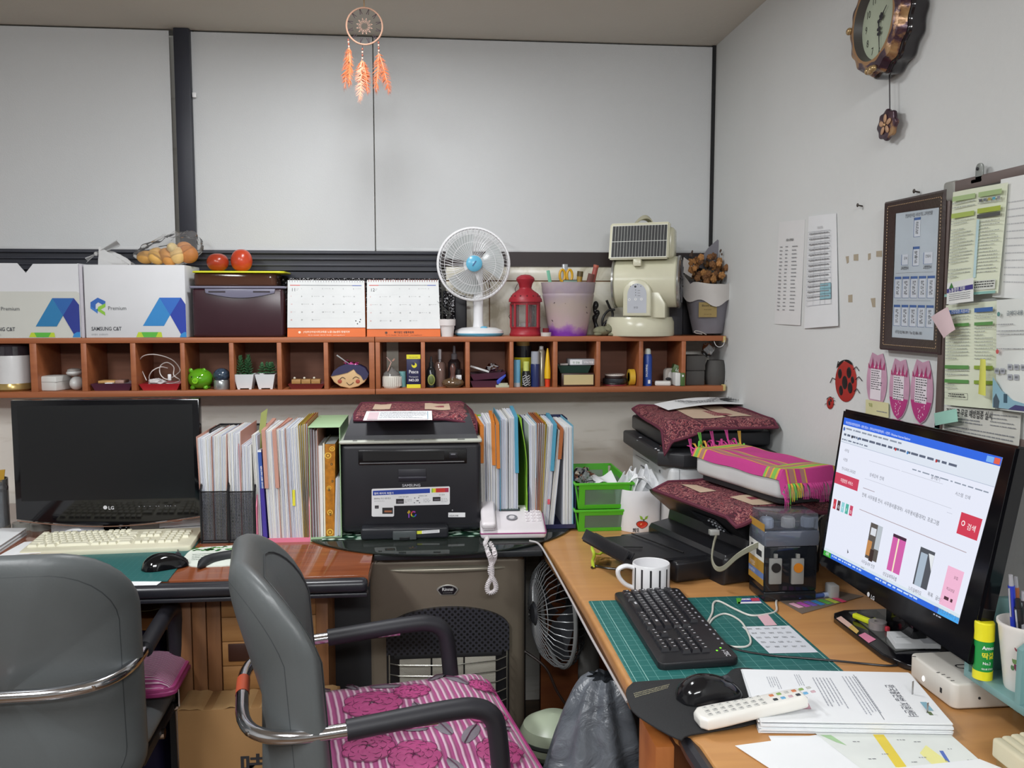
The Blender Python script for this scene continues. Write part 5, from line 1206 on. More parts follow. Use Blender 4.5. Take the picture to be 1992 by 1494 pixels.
def f2(u,v):
 x=lx0-.010+(lx1+.004-lx0+.010)*u; y=LY-.012+.40*v; z=ztp+.006+.003*_s(u*9+1)*_s(v*7)
 if u<.06:z-=(1-u/.06)*.022*(1.5-v)
 if v<.11:z-=(1-v/.11)*.020; y+=.012*(1-v/.11)
 if u<.34 and v<.11:z-=.040*(1-u/.34)**.6*(1-v/.11)
 return (min(x,XW-.012),y,z)
cloth('printer_cloth','burgundy brocade cloth over the corner laser printer, papers on top',f2,(.8,2.45,ztp),((.32,.22,.62,.9,cream),(.66,.22,.86,.9,cream),(.55,.3,.72,.6,rosy)))
b=B(); S=[P(x,y,Z=ztp+.012) for x,y in ((1272,790),(1420,778),(1466,788),(1300,798))]
b.grid(lambda u,v:tuple(S[0].lerp(S[1],u).lerp(S[3].lerp(S[2],u),v)+Vector((0,0,.010*_s(PI*u)+.006*(1-v)))),20,6,paper,thick=.0008)
sh=Sheet(b,*[q_+Vector((0,0,.014)) for q_ in (S[0].lerp(S[1],.2),S[0].lerp(S[1],.97),S[3].lerp(S[2],.97),S[3].lerp(S[2],.25))])
sh.lines(.02,.15,.98,.85,5,c('4A4C54',.6),.4,1,seed=6); sh.rect(.70,.3,.85,.7,ink,2)
one(b,'newspaper','folded newspaper sheet on the burgundy cloth in the corner','newspaper',(S[3].x,S[3].y,ztp+.011))
ex0,ex1,ey0,ey1=.735,.955,1.912,2.262
RS=math.radians(16.0); EM=Matrix.Translation((.69,1.912,0))@Matrix.Rotation(RS,4,'Z')@Matrix.Translation((-.69,-1.912,0))
t=thing('inkjet_printer','black inkjet printer with output tray pulled out to the left','printer',(.8,2.08,DZ))
eb=c('1D1D20',.32,bmp=.03,bscale=300); ztE=DZ+.162
b=B(EM); b.prism([(.676,DZ),(ex1,DZ),(ex1,ztE-.03),(.745,ztE-.03),(.735,DZ+.078),(.684,DZ+.070),(.676,DZ+.06)],ey1-ey0,eb,.012,Matrix.Translation((0,ey1,0))@FRONT,3); b.build('housing',t)
b=B(EM); vs=[]
for y in (ey0+.002,ey1-.002):vs+=[(ex0-.055,y,ztE-.004),(ex0-.050,y,ztE-.014),(ex0+.022,y,ztE-.075),(ex1,y,ztE-.03),(ex1,y,ztE+.014),(ex0+.03,y,ztE+.014)]
k=6; b.add(vs,[tuple(range(k))[::-1],tuple(range(k,2*k))]+[(i,(i+1)%k,k+(i+1)%k,k+i) for i in range(k)],eb); b.build('scanner_lid',t)
b=B(EM); v=[(ex0-.045,ey0+.06,ztE-.019),(ex0-.045,ey0+.17,ztE-.019),(ex0+.005,ey0+.17,ztE-.062),(ex0+.005,ey0+.06,ztE-.062)]
b.add([Vector(q_)+Vector((-.0015,0,-.002)) for q_ in v],[(0,1,2,3)],c('34363C',.25)); b.build('control_panel',t)
R=random.Random(1)
for i in range(3):
 for j in range(3):
  b=B(EM); q_=Vector(v[0]).lerp(Vector(v[3]),.25+.25*i).lerp(Vector(v[1]).lerp(Vector(v[2]),.25+.25*i),.12+.12*j)+Vector((-.004,0,-.003)); b.ball(q_,(.0022,.004,.0022),c('8C8E94',.4),8); b.build('button',t)
b=B(EM); ty0,ty1=1.985,2.20
T4=[P(1172,1040,Z=.835),P(1209,1079,Z=.815),(ex0+.03,ty0,DZ+.055),(ex0+.03,ty1,DZ+.055)]
tx0=.455
b.grid(lambda u,v:(tx0+(ex0+.04-tx0)*u,ty0+(ty1-ty0)*v,DZ+.062-.012*(1-u)*0-.010*u),6,6,c('26272B',.4),thick=.006)
b.box(ex0-.155,ex0-.03,ty0-.02,ty1+.04,DZ+.002,DZ+.052,eb,.008,3); b.build('output_tray',t)
b=B(EM); b.M=EM@TR(tx0,(ty0+ty1)/2,DZ+.062,0,0,math.radians(-62)); b.box(-.002,.026,-(ty1-ty0)/2,(ty1-ty0)/2,-.003,.004,c('1A1A1E',.35),.002,2); b.build('tray_flap',t)
b=B(EM); b.M=EM@TR(tx0+.02,(ty0+ty1)/2,DZ+.058,0,0,math.radians(-58)); b.box(-.002,.022,-(ty1-ty0)/2+.01,(ty1-ty0)/2-.01,-.003,.003,c('222226',.35),.002,2); b.build('tray_flap',t)
b=B(EM); b.tube([(tx0+.05,ty0+.18,DZ+.063),(tx0+.055,ty0+.11,DZ+.063),(tx0+.10,ty0+.09,DZ+.062)],.0016,c('0A0A0C',.5),6); b.tube([(tx0+.14,ty1,DZ+.0615),(tx0+.17,ty0+.02,DZ+.0605)],.0016,c('0A0A0C',.5),6); b.build('tray_seam',t)
b=B(EM); b.tube([(tx0+.05,ty0+.02,DZ+.045),(tx0+.07,ty0+.01,DZ+.032),(tx0+.10,ty0+.01,DZ+.034),(tx0+.12,ty0+.02,DZ+.05)],.003,mblk,8); b.build('tray_support',t)
def f3(u,v):
 x=ex0-.058+.285*u; y=ey0-.040+.36*v; z=ztE+.017+.003*_s(u*11)*_s(v*8+1)
 if u<.15:z-=.016*(.15-u)/.15
 if v<.10:z-=.014*(.10-v)/.10+.004*_s(u*17)
 y+=-.012*_s(u*3.1)*(1-v)
 return tuple(EM@Vector((x,y,z)))
cloth('printer_cloth','burgundy brocade cloth over the black inkjet printer, under the pink one',f3,(.8,2.08,ztE+.016),((.30,.18,.52,.42,cream),(.18,.62,.34,.86,cream),(.58,.2,.74,.34,cream),(.4,.3,.5,.36,rosy)),hem=.005)
sx0,sx1,sy0,sy1=-.080,.080,-.182,.182; zs0=P(1530,974,Y=1.90).z; ths=.056
RS=math.radians(16.0); SM=TR(.830,2.095,zs0,RS)
t=thing('flatbed_scanner','white-edged flat scanner under the fringed pink woven cloth','scanner',(.830,2.095,zs0),RS)
b=B(SM); b.prism(rrect(sx0,sx1,sy0,sy1,.03,6),ths,c('D2D2D2',.35),.014,None,4); b.build('housing',t)
b=B(SM); b.prism(rrect(sx0+.004,sx1-.004,sy0+.006,sy1-.006,.028,6),.010,c('16161A',.25),.004,TR(0,0,ths-.002),2); b.build('lid',t)
b=B(SM); b.prism(rrect(sx0+.012,sx1-.012,sy0+.014,sy1-.014,.025,6),zs0-ztE-.024,mblk,.002,TR(0,0,ztE+.024-zs0)); b.build('underside',t)
def weave():
 m,n,l,bb=base('pink_woven_plaid'); tc=n.new('ShaderNodeTexCoord'); sp=n.new('ShaderNodeSeparateXYZ'); l.new(tc.outputs['Object'],sp.inputs[0])
 def bands(ax,lo,hi,stops):
  mr_=n.new('ShaderNodeMapRange'); mr_.inputs[1].default_value=lo; mr_.inputs[2].default_value=hi; l.new(sp.outputs[ax],mr_.inputs[0])
  r=ramp(n,l,mr_.outputs[0],stops,'CONSTANT'); return r,mr_.outputs[0]
 K=(0,0,0,1); Wt=(1,1,1,1)
 pink,tan,yel,grn='C03A86','A87870','D8A840','7CB850'
 cx_,_=bands(0,-.10,.10,[(0,pink),(.16,yel),(.18,pink),(.20,tan),(.27,yel),(.29,pink),(.36,tan),(.42,yel),(.44,pink),(.84,yel),(.86,tan),(.92,yel),(.94,pink)])
 cy_,_=bands(1,-.21,.21,[(0,pink),(.10,yel),(.115,grn),(.145,yel),(.16,tan),(.19,yel),(.20,grn),(.215,pink),(.80,yel),(.815,tan),(.85,yel),(.87,grn),(.90,yel),(.915,pink)])
 my_,_=bands(1,-.21,.21,[(0,K),(.10,Wt),(.215,K),(.80,Wt),(.915,K)])
 mx=n.new('ShaderNodeMix'); mx.data_type='RGBA'; l.new(my_,mx.inputs[0]); l.new(cx_,mx.inputs[6]); l.new(cy_,mx.inputs[7])
 nz=n.new('ShaderNodeTexNoise'); nz.inputs['Scale'].default_value=500; l.new(tc.outputs['Object'],nz.inputs['Vector'])
 l.new(mx.outputs[2],bb.inputs['Base Color']); bb.inputs['Roughness'].default_value=.85; bump(n,l,bb,nz.outputs[0],.5,.001); return m
wv=weave(); zt_=ths+.010
t=thing('woven_cloth','bright pink fringed cloth with yellow-green plaid bands over the scanner','cloth',(.830,2.095,zs0+zt_),RS)
def f4(u,v):
 x=sx0-.010+(sx1-sx0+.018)*u; y=sy0-.014+(sy1-sy0+.014)*v; z=zt_+.004+.0015*_s(u*8+v*15)
 if u<.09:z-=.024*(.09-u)/.09; x+=.005*(.09-u)/.09
 if u>.92:z-=.020*(u-.92)/.08
 if v<.05:z-=.032*(.05-v)/.05; y+=.008*(.05-v)/.05
 return tuple(SM@Vector((x,y,z)))
b=B(); b.grid(f4,40,80,wv,thick=.0025); b.build('cloth_sheet',t)
fc=[c('C4408C',.8),c('D8A840',.8),c('6CC44C',.8)]
R=random.Random(8)
for end,n_ in ((0,26),(1,22)):
 for k in range(n_):
  u=(k+.5)/n_; q_=Vector(f4(u,end)); m_=fc[0] if not (.10<u<.34 or u>.86) else fc[1+(k%2)]
  L_=R.uniform(.028,.045); dx=R.uniform(-.006,.006); b=B()
  for s_ in range(3):
   o_=Vector((.0018*(s_-1),0,0)); sg=-1 if end==0 else 1
   if end==0:pts=[q_+o_,q_+o_+Vector((dx*.5,-.008,-.006)),q_+o_*2+Vector((dx,-.012,-L_*.6)),q_+o_*2.4+Vector((dx,-.012,-L_))]
   else:pts=[q_+o_,q_+o_+Vector((dx,.012,.004+.010*(k%3==0))),q_+o_*2+Vector((dx*2,.024,.006+.03*(k%5==0)))]
   b.tube([tuple(v_) for v_ in spline([tuple(v_) for v_ in pts],3)],.0009,m_,5)
  b.build('tassel',t)
t=thing('ink_tank','transparent smoky ink tank box with orange and black refill ports','ink tank',(.815,1.86,DZ))
ix0,ix1,iy0,iy1=.732,.895,1.795,1.885; zi=P(1485,1012,Y=iy0).z
ix0=P(1487,1100,Y=iy0).x; ix1=P(1590,1100,Y=iy0).x
smoke=clear('5C6270',.35,.05,.10); zm_=P(1540,1063,Y=iy0).z
b=B(); b.box(ix0,ix1,iy0,iy1,DZ,DZ+.022,c('1C1E22',.2),.004); b.box(ix0,ix1,iy0,iy1,DZ+.022,zm_,smoke,.004,2); b.build('tank_body',t)
b=B(); b.box(ix0+.002,ix1-.002,iy0+.01,iy1-.004,DZ+.022,zm_-.004,c('24262C',.3)); b.build('ink_chambers',t)
b=B(); b.box(ix0-.002,ix1+.002,iy0-.003,iy1,zm_,zm_+.035,clear('A0A8BC',.4,.05,.3),.004,2); b.build('lid_band',t)
for k,(px,h) in enumerate(((1493,'C8CCD4'),(1535,'D8D0C4'),(1573,'C8CCD4'))):
 g=P(px,1005,Y=iy0+.03); b=B(); b.lathe([(.0,0),(.014,0),(.014,.022),(.012,.024),(0,.024)],c(h,.35),(g.x,iy0+.035,zm_+.033),24)
 for q_ in range(12):a_=2*PI*q_/12; b.box(-.0006,.0006,-.0004,.0008,.002,.020,c(h,.35),0,M=Matrix.Translation((g.x+.0142*_c(a_),iy0+.035+.0142*_s(a_),zm_+.033))@Matrix.Rotation(a_-PI/2,4,'Z'))
 b.build('cap',t)
b=B(); g0,g1=P(1484,1000,Y=iy0),P(1596,998,Y=iy0); zz=P(1540,1000,Y=iy0).z
b.box(ix0,ix1,iy0,iy1-.01,zm_+.035,zz,clear('D4DAE4',.3,.05,.08),.003,2); b.build('lid_cover',t)
for k,(px,h) in enumerate(((1508,'1E1E20'),(1551,'C87A20'))):
 u0,u1,v0,v1=rect(px-12,1086,px+12,1136,iy0-.004)
 b=B(); b.box(u0,u1,iy0-.008,iy0-.0005,v0,v1,clear('C8C8C4',.3,.1,.45),.002); b.box(u0+.010,u1-.010,iy0-.008,iy0-.001,v1,v1+.010,clear('C8C8C4',.3,.1,.4),.001)
 b.build('refill_port',t); b=B(); cc_=((u0+u1)/2,iy0-.008,v1-.020); b.cyl(cc_,(cc_[0],iy0-.0105,cc_[2]),.0105,c(h,.4),n=24); b.build('port_plug',t)
xs_=ix0-.0006
sh=Sheet(B(),P(1456,1019,X=xs_),(xs_-.0,iy0+.002,P(1484,1031,X=xs_).z),(xs_,iy0+.002,P(1484,1130,X=xs_).z),(xs_,P(1456,1019,X=xs_).y,P(1457,1112,X=xs_).z),lift=-.0004)
tl0=Vector((xs_,iy1-.002,zm_+.02)); sh=Sheet(B(),(xs_,iy1-.001,zi-.01),(xs_,iy0+.001,zi-.01),(xs_,iy0+.001,DZ+.035),(xs_,iy1-.001,DZ+.035),lift=.0004)
sh.n=Vector((-1,0,0)); sh.rect(0,0,1,1,c('E4E4E0',.5)); sh.rect(0,0,1,.12,c('B88C3C',.4),2); sh.rect(0,.62,1,.80,c('B88C3C',.4),2); sh.rect(0,.80,1,.90,c('6C84B8',.4),2); sh.rect(0,.90,1,1,c('B88C3C',.4),2)
for u,v in ((.12,.17),(.55,.2)):sh.rect(u,v,u+.28,v+.05,c('C84838',.5),2); sh.rect(u,v+.06,u+.28,v+.14,ink,2)
sh.rect(.15,.42,.4,.46,ink,2); sh.rect(.5,.46,.85,.56,ink,2); sh.text('무한잉크',.08,.77,.012,W_,k=3,wide=.7); sh.text('RED BEST INK',.05,.875,.007,W_,k=3,wide=.75)
sh.b.build('side_label',t,flat=True)
hose=c('8C8A78',.3)
b=B()
for k in range(4):
 o_=Vector((0,0,.0036*k)); pts=[P(1394,1040,Y=1.903),P(1388,1062,Y=1.895),P(1385,1090,Y=1.885),P(1393,1108,Y=1.875),P(1408,1108,Y=1.860),P(1435,1085,Y=1.845),P(1465,1068,Y=1.835),P(1488,1060,Y=1.825)]
 b.tube([tuple(v_) for v_ in spline([tuple(p_+o_*(.4+.6*i/7)) for i,p_ in enumerate(pts)],6)],.0021,hose,7)
b.build('ink_hoses',t)
b=B(); g=P(1393,1035,Y=1.905); b.box(g.x-.016,g.x+.006,1.898,1.912,g.z-.006,g.z+.006,c('B8B8B4',.3,.4),.001); b.build('hose_clip',t)
#  lit monitor by the right wall
sc_tl,sc_tr,sc_br,sc_bl=(1643,812),(1951,890),(1864,1214),(1602,1079)
n0=Vector((.855,1.745,0)); dirw=Vector((.010,-.43,0)).normalized()
def mon(px,py,base=Vector((.828,1.72,.86)),tilt=.16):
 nrm=dirw.cross(Vector((tilt*dirw.y*-1,tilt*dirw.x,1))).normalized()
 d=FV+RV*((px-996)/F)-UV*((py-747)/F); o_=Vector((0,0,EYE)); s_=(base-o_).dot(nrm)/d.dot(nrm); return o_+d*s_
c4=[mon(*p_) for p_ in (sc_tl,sc_tr,sc_br,sc_bl)]
nrm=(c4[1]-c4[0]).cross(c4[3]-c4[0]).normalized()
if nrm.x>0:nrm=-nrm
o4=[mon(*p_) for p_ in ((1640,795),(1980,868),(1884,1294),(1592,1098))]
t=thing('computer_monitor','black monitor showing a bright web page, beside the right wall','monitor',(.86,1.55,DZ))
b=B(); fr_=[q_ for q_ in o4]; bk=[q_-nrm*.028 for q_ in o4]
ctr=sum(o4,Vector())/4
bm_=bmesh.new(); vv=[bm_.verts.new(q_) for q_ in fr_+bk]
for f_ in ((0,1,2,3),(7,6,5,4),(0,4,5,1),(1,5,6,2),(2,6,7,3),(3,7,4,0)):bm_.faces.new([vv[i] for i in f_])
bmesh.ops.recalc_face_normals(bm_,faces=bm_.faces[:]); bmesh.ops.bevel(bm_,geom=bm_.edges[:],offset=.004,segments=2,affect='EDGES'); b.bm(bm_,gloss)
bk2=[ctr+(q_-ctr)*.7-nrm*.02 for q_ in o4]+[ctr+(q_-ctr)*.55-nrm*.05 for q_ in o4]
b.add(bk2,[(7,6,5,4),(0,4,5,1),(1,5,6,2),(2,6,7,3),(3,7,4,0)],mblk); b.build('frame',t)
ES=1.0
def E(h):return emi(h,ES)
sh=Sheet(B(),*c4,lift=.0003); sh.n=nrm; sh.e=.0004
sh.rect(0,0,1,1,E('E6EAF8')); sh.rect(0,0,1,.052,E('2A66E0'),2); sh.text('마산상담소방문상담관리 - 성범 상담소 - 전주남산여자문화센터 - 시연회 - Windows Internet Explorer',.02,.040,.0062,E('E8F0FF'),k=3,wide=.88)
sh.rect(.93,.01,.965,.045,E('7AB0F0'),3); sh.rect(.967,.01,.995,.045,E('E06048'),3)
sh.rect(0,.052,1,.175,E('DCE4F0'),2); sh.disc(.015,.08,.004,E('4A6AB0'),3); sh.lines(.03,.068,.45,.09,1,E('8A94A4'),.5,3,seed=1,full=True); sh.lines(.02,.11,.8,.135,1,E('5A6478'),.6,3,seed=2,full=True); sh.lines(.01,.15,.22,.168,1,E('6A7488'),.5,3,seed=3,full=True)
for u,h in ((.09,'202428'),(.42,'C83838'),(.50,'4080C0'),(.68,'B03030'),(.14,'506890')):sh.disc(u,.122,.0028,E(h),4,10)
sh.rect(0,.172,1,.175,E('A8B4C8'),3)
for k,s_ in enumerate(('사무실','시연실','전시교육관 교육일정')):sh.text(s_,.045,.235+.065*k,.0072,E('50545C'),k=3,wide=.9)
sh.rect(.0,.395,.20,.475,E('C8405C'),3); sh.text('지점방문 서비스',.05,.45,.0085,E('FFF0F2'),k=4,wide=.9)
for k,h in enumerate(('C83848','50383C','90D0D8','50B0A0','C84868')):sh.rect(.02+.036*k,.585,.045+.036*k,.655,E(h),3); sh.text('IOTFD'[k],.026+.036*k,.64,.009,E('F4F4F4'),k=4)
sh.lines(.25,.245,.85,.26,1,E('B8BCC8'),.15,3,seed=4,full=True,wmin=.1,wmax=.3)
sh.text('상세검색  전체',.27,.345,.0085,E('606470'),k=3); sh.rect(.24,.37,.82,.372,E('B4B8C4'),3); sh.rect(.24,.435,.33,.439,E('A09098'),3)
sh.text('전체  사무용품 전시  사무용비품대여1  사무용비품대여2  프로그램',.24,.495,.0092,E('50545C'),k=3,wide=1.0)
sh.rect(.24,.585,.95,.589,E('A89498'),3); sh.rect(.80,.40,.83,.402,E('B4B8C4'),3)
sh.rect(.875,.37,.985,.50,E('D03C54'),3); sh.disc(.898,.43,.0045,E('FFFFFF'),4); sh.disc(.898,.43,.003,E('D03C54'),5); sh.text('검색',.92,.455,.012,E('FFFFFF'),k=4)
sh.text('즐겨찾기',.67,.235,.007,E('606470'),k=3); sh.text('시스템  인쇄',.82,.285,.0075,E('606470'),k=3); sh.lines(.55,.21,.98,.225,1,E('8A94A4'),.5,3,seed=9)
for k,(u,v,h,h2) in enumerate(((.345,.64,'5A5450','B8C0C8'),(.515,.65,'D060A8','E8B0D0'),(.70,.66,'50545C','A8B8C8'),(.875,.70,'F0B8D4','F4CCE0'))):
 w_,h_=.09,.24; sh.rect(u,v,u+w_,v+h_,E(h),3)
 if k==0:sh.rect(u+.055,v+.0,u+w_,v+.16,E(h2),4); sh.rect(u,v+.12,u+.035,v+.22,E('C08850'),4); sh.rect(u+.03,v+.17,u+.06,v+.25,E('3A2A28'),4); sh.rect(u+.01,v+.03,u+.05,v+.08,E('D8DCE4'),4)
 if k==1:sh.rect(u+.037,v+.02,u+.046,v+.24,E('F4E8C8'),4); sh.rect(u,v,u+w_,v+.02,E('40283C'),4)
 if k==2:sh.rect(u+.01,v+.03,u+.052,v+.24,E(h2),4); sh.poly([(u+.055,v+.02),(u+w_,v+.02),(u+w_,v+.12)],E('E4E8EC'),4)
 if k==3:sh.text('모집',u+.045,v+.06,.006,E('50303C'),k=4); sh.text('학교상담',u+.02,v+.14,.006,E('50303C'),k=4); sh.lines(u+.02,v+.18,u+.07,v+.22,1,E('50303C'),.5,4)
 sh.text(('사무실내부 전경','상담실복지시설','느티실배치도','상담행정교육센터 앞면')[k],u-.02,v+h_+.045,.0082,E('585C66'),k=3,wide=.9); sh.lines(u-.015,v+h_+.07,u+.03,v+h_+.085,1,E('B0B4C0'),.5,3,seed=k)
sh.text('1 2 3 4',.55,.955-.03,.007,E('707480'),k=3); sh.text('목록   글쓰기',.80,1.0-.075,.0085,E('50545C'),k=3)
sh.rect(0,.945,1,.965,E('D8E4EC'),2); sh.rect(0,.965,1,1.0,E('2C68DC'),2); sh.rect(0,.965,.07,1.0,E('3CA03C'),3); sh.rect(.88,.965,1,1.0,E('48A8F0'),3); sh.text('시작',.02,.992,.008,E('FFFFFF'),k=4); sh.lines(.08,.972,.35,.99,1,E('C8DCF8'),.6,4,seed=3); sh.lines(.45,.972,.8,.99,1,E('C8DCF8'),.6,4,seed=5)
sh.poly([(.20,.88),(.215,.905),(.207,.905),(.205,.915)],E('303038'),3)
sh.b.build('screen',t,flat=True)
lp,rp=c4[3].lerp(c4[2],.40)+(c4[3]-c4[0])*.075,c4[3].lerp(c4[2],.5)
sh2=Sheet(B(),lp,lp+(c4[2]-c4[3])*.12,lp+(c4[2]-c4[3])*.12+(c4[3]-c4[0])*.05,lp+(c4[3]-c4[0])*.05,lift=.0006); sh2.n=nrm
sh2.disc(.15,.5,.0045,lgm); sh2.text('LG',.33,.85,.0105,lgm,bold=.02); sh2.b.build('logo',t,flat=True)
b=B(); nb=(c4[3]+c4[2])/2; b.box(.895,.925,1.50,1.60,DZ+.01,.92,gloss,.006); b.build('neck',t)
fo=[P(x,y,Z=DZ+.012) for x,y in ((1622,1203),(1650,1188),(1700,1186))]
fx=.820; ft=[(fx,1.66),(fx+.012,1.685),(fx+.04,1.70),(.97,1.70),(.97,1.402),(.865,1.402),(fx+.018,1.425),(fx,1.47)]
b=B(); b.prism(ft,.012,gloss,.003,TR(0,0,DZ),3); b.build('foot',t)
zf=DZ+.0122
def fp(px,py,z=zf):return P(px,py,Z=z)
b=B(); v=[fp(x,y) for x,y in ((1651,1192),(1705,1189),(1800,1262),(1742,1268))]; b.prism([(q_.x,min(q_.y,1.695)) for q_ in v][::-1],.002,clear('9A9C98',.3,.1,.25),0,TR(0,0,zf)); one(b,'plastic_tray','thin clear plastic tray lying on the foot of the lit monitor','tray',(v[0].x,v[0].y,zf))
zf2=zf+.0022
b=B(); g=fp(1682,1207,zf2); b.box(-.012,.012,-.022,.022,0,.010,c('D4DC28',.4),.003,M=TR(g.x,g.y,zf2,math.radians(20))); b.box(-.004,.006,-.018,.018,.010,.0125,c('2A2A2C',.3),.001,M=TR(g.x,g.y,zf2,math.radians(20))); one(b,'utility_knife','small yellow-green cutter on the foot of the lit monitor','cutter',(g.x,g.y,zf2))
g=fp(1707,1222,zf2); t=thing('tape_dispenser','small clear round tape dispenser with a red tab on the monitor foot','tape',(g.x,g.y,zf2))
b=B(); b.lathe([(.006,0),(.017,0),(.017,.014),(.006,.014),(.006,0)],clear('D8D0D0',.4,.06,.35),(g.x,g.y,zf2),28); b.build('tape_roll',t); b=B(); b.box(g.x+.006,g.x+.014,g.y-.022,g.y-.014,zf2,zf2+.010,c('C83848',.4),.002); b.build('cutter_tab',t)
g=[fp(x,y,zf2) for x,y in ((1725,1238),(1800,1238),(1830,1262),(1742,1262))]
t=thing('memo_pad','white memo pad lying on the monitor foot above the white router','memo pad',(g[3].x,g[3].y,zf2)); b=B(); b.prism([(q_.x,q_.y) for q_ in g][::-1],.010,c('DCDEE0',.7),0,TR(0,0,zf2)); b.build('sheets',t)
sh=Sheet(B(),*[q_+Vector((0,0,.0102)) for q_ in g]); sh.lines(.12,.5,.5,.6,1,grey_ink,.3,1); sh.rect(.62,0,1,1,c('A8AAB0',.6),1); sh.b.build('printed_face',t,flat=True)
for k,(pts,h,lab) in enumerate((([(1626,1203),(1636,1199),(1658,1216),(1648,1221)],'D8B4A8','pale pink sticky note on the front edge of the monitor foot'),([(1648,1221),(1658,1216),(1671,1228),(1664,1233)],'D8B464','ochre sticky note on the front edge of the monitor foot'),([(1668,1236),(1682,1231),(1704,1244),(1690,1251)],'E088A8','bright pink sticky note on the front edge of the monitor foot'))):
 v=[fp(x,y,zf+.0002) for x,y in pts]; v=[Vector((max(q_.x,fx+.001),q_.y,q_.z)) for q_ in v]; b=B(); b.prism([(q_.x,q_.y) for q_ in v][::-1],.0006,c(h,.6),0,TR(0,0,zf+.0002)); one(b,'sticky_note',lab,'sticky note',(v[0].x,v[0].y,zf))
b=B(); v=[P(x,y,Z=DZ+.0006) for x,y in ((1510,1165),(1620,1148),(1680,1160),(1560,1194))];
b.prism([(q_.x,q_.y) for q_ in v][::-1],.001,clear('C4B0A0',.2,.15,.35),0,TR(0,0,DZ+.0003))
one(b,'plastic_folder','thin clear plastic film on the beech desk beneath the coloured index tabs','folder',(v[0].x,v[0].y,DZ))
cols=('E8B0C8','C058B8','7C60C0','3C88C8','60B040','C8D440','E84878')
for k,h in enumerate(cols):
 a=P(1541+14*k,1171-1.8*k,Z=DZ+.002); d=P(1557+14*k,1184-1.8*k,Z=DZ+.002)
 b=B(); b.box(-.015,.015,-.0065,.0065,0,.0006,c(h,.4),0,M=TR((a.x+d.x)/2,(a.y+d.y)/2,DZ+.0016,math.radians(-70)))
 one(b,'index_tab',('pale pink','magenta','purple','blue','green','lime yellow','coral red')[k]+' adhesive index tab on the clear film by the ink tank','index tab',((a.x+d.x)/2,(a.y+d.y)/2,DZ+.0016),'coloured index tabs on the clear film')
a,d=P(1553,1163,Z=DZ+.006),P(1624,1155,Z=DZ+.006); t=thing('ballpoint_pen','blue translucent pen lying behind the coloured index tabs','pen',(a.x,a.y,DZ+.001))
b=B(); b.tube([a,a.lerp(d,.1),a.lerp(d,.85),d],[.0035,.0050,.0050,.002],clear('5A78C8',.4,.05,.6),12); b.build('barrel',t); b=B(); m_=a.lerp(d,.75); b.tube([a.lerp(d,.68),a.lerp(d,.80)],.0056,c('B8C4E0',.3),12); b.build('grip_ring',t)
b=B(); g=P(1588,1122,Z=DZ+.02); b.box(g.x-.012,g.x+.010,1.80,1.83,DZ,DZ+.03,c('B8B8B8',.3),.004); one(b,'plug_adapter','small grey-white plug adapter between the ink tank and the lit monitor','adapter',(g.x,1.81,DZ))
rt_=[(.834,1.30),(.834,1.41),(.95,1.41),(.95,1.30)]
t=thing('router_box','flat white network box with a white lamp beside the monitor foot','router',(.89,1.345,DZ))
rx0,rx1,ry0,ry1=.829,.955,1.268,1.398; rw=c('D8D4CC',.35)
b=B(); b.prism(rrect(rx0,rx1,ry0,ry1,.012,5),.042,rw,.004,TR(0,0,DZ+.001),3); b.prism(rrect(rx0+.004,rx1-.004,ry0+.004,ry1-.004,.01,4),.001,mblk,0,TR(0,0,DZ)); b.build('housing',t)
xr_=rx0-.0005
def rp_(px,py):return P(px,py,X=xr_)
b=B(); g=rp_(1796,1320); b.ball((xr_,g.y,g.z),(.0012,.003,.0045),emi('FFFFFF',3),10); b.build('status_lamp',t)
b=B(); g=rp_(1829,1343); b.box(xr_-.0002,xr_+.0005,g.y-.004,g.y+.001,g.z-.003,g.z+.005,ink); b.build('reset_slot',t)
b=B(); g=P(1905,1358,Y=ry0); b.cyl((g.x,ry0+.001,g.z),(g.x,ry0-.0008,g.z),.0022,ink,n=10); b.build('lock_hole',t)
zr_=DZ+.0432
b=B();
for (px,py) in ((1825,1308),(1835,1312),(1845,1318),(1853,1324)):g=P(px,py,Z=zr_); b.box(g.x-.003,g.x+.003,g.y-.0008,g.y+.0008,zr_-.0002,zr_+.0002,ink)
g=P(1778,1277,Z=zr_); b.box(g.x-.003,g.x+.003,g.y-.001,g.y+.001,zr_-.0002,zr_+.0002,ink)
g=P(1852,1292,Z=zr_); b.text('U',Matrix.Translation((g.x,g.y,zr_+.0002))@Matrix.Rotation(-PI/2,4,'Z'),.03,ink,'LEFT'); b.build('printed_marks',t,flat=True)
#  teal wooden organiser, glue stick, pen cup
zo=P(1865,1330,X=.87).z
oy0,oy1=P(1992+130,1420,Z=.80).y,0
t=thing('desk_organiser','teal painted wooden desk organiser at the right edge','organiser',(.92,1.15,DZ))
tw=wood('7CA4A4','6A9090',(20,20,4),.5)
ox=.850; zsh=DZ+.052
fa,fb=P(1867,1300,Z=zsh+.012),P(1992,1372,Z=zsh+.012)
ox=(fa.x+fb.x)/2; yfar=fa.y; ynear=.80
b=B(); b.box(ox,XW-.006,ynear,yfar,zsh,zsh+.012,tw,.001); b.build('shelf_board',t)
b=B(); b.box(ox+.03,XW-.008,ynear+.01,ynear+.024,DZ,zsh,tw); b.build('foot_board',t)
b=B(); b.box(ox+.075,XW-.02,yfar-.03,yfar-.018,DZ,zsh,tw); b.build('foot_board',t)
zt1=P(1920,1160,X=ox+.04).z; zsb=zsh+.012
def endp(y,h,hc,name='end_board',d=.012):
 pts=[(ox,zsb),(XW-.007,zsb),(XW-.007,zsb+h),(ox+.042,zsb+h),(ox,zsb+hc)]
 b=B(); b.prism([(x,z) for x,z in pts],d,tw,.001,Matrix.Translation((0,y,0))@FRONT); b.build(name,t)
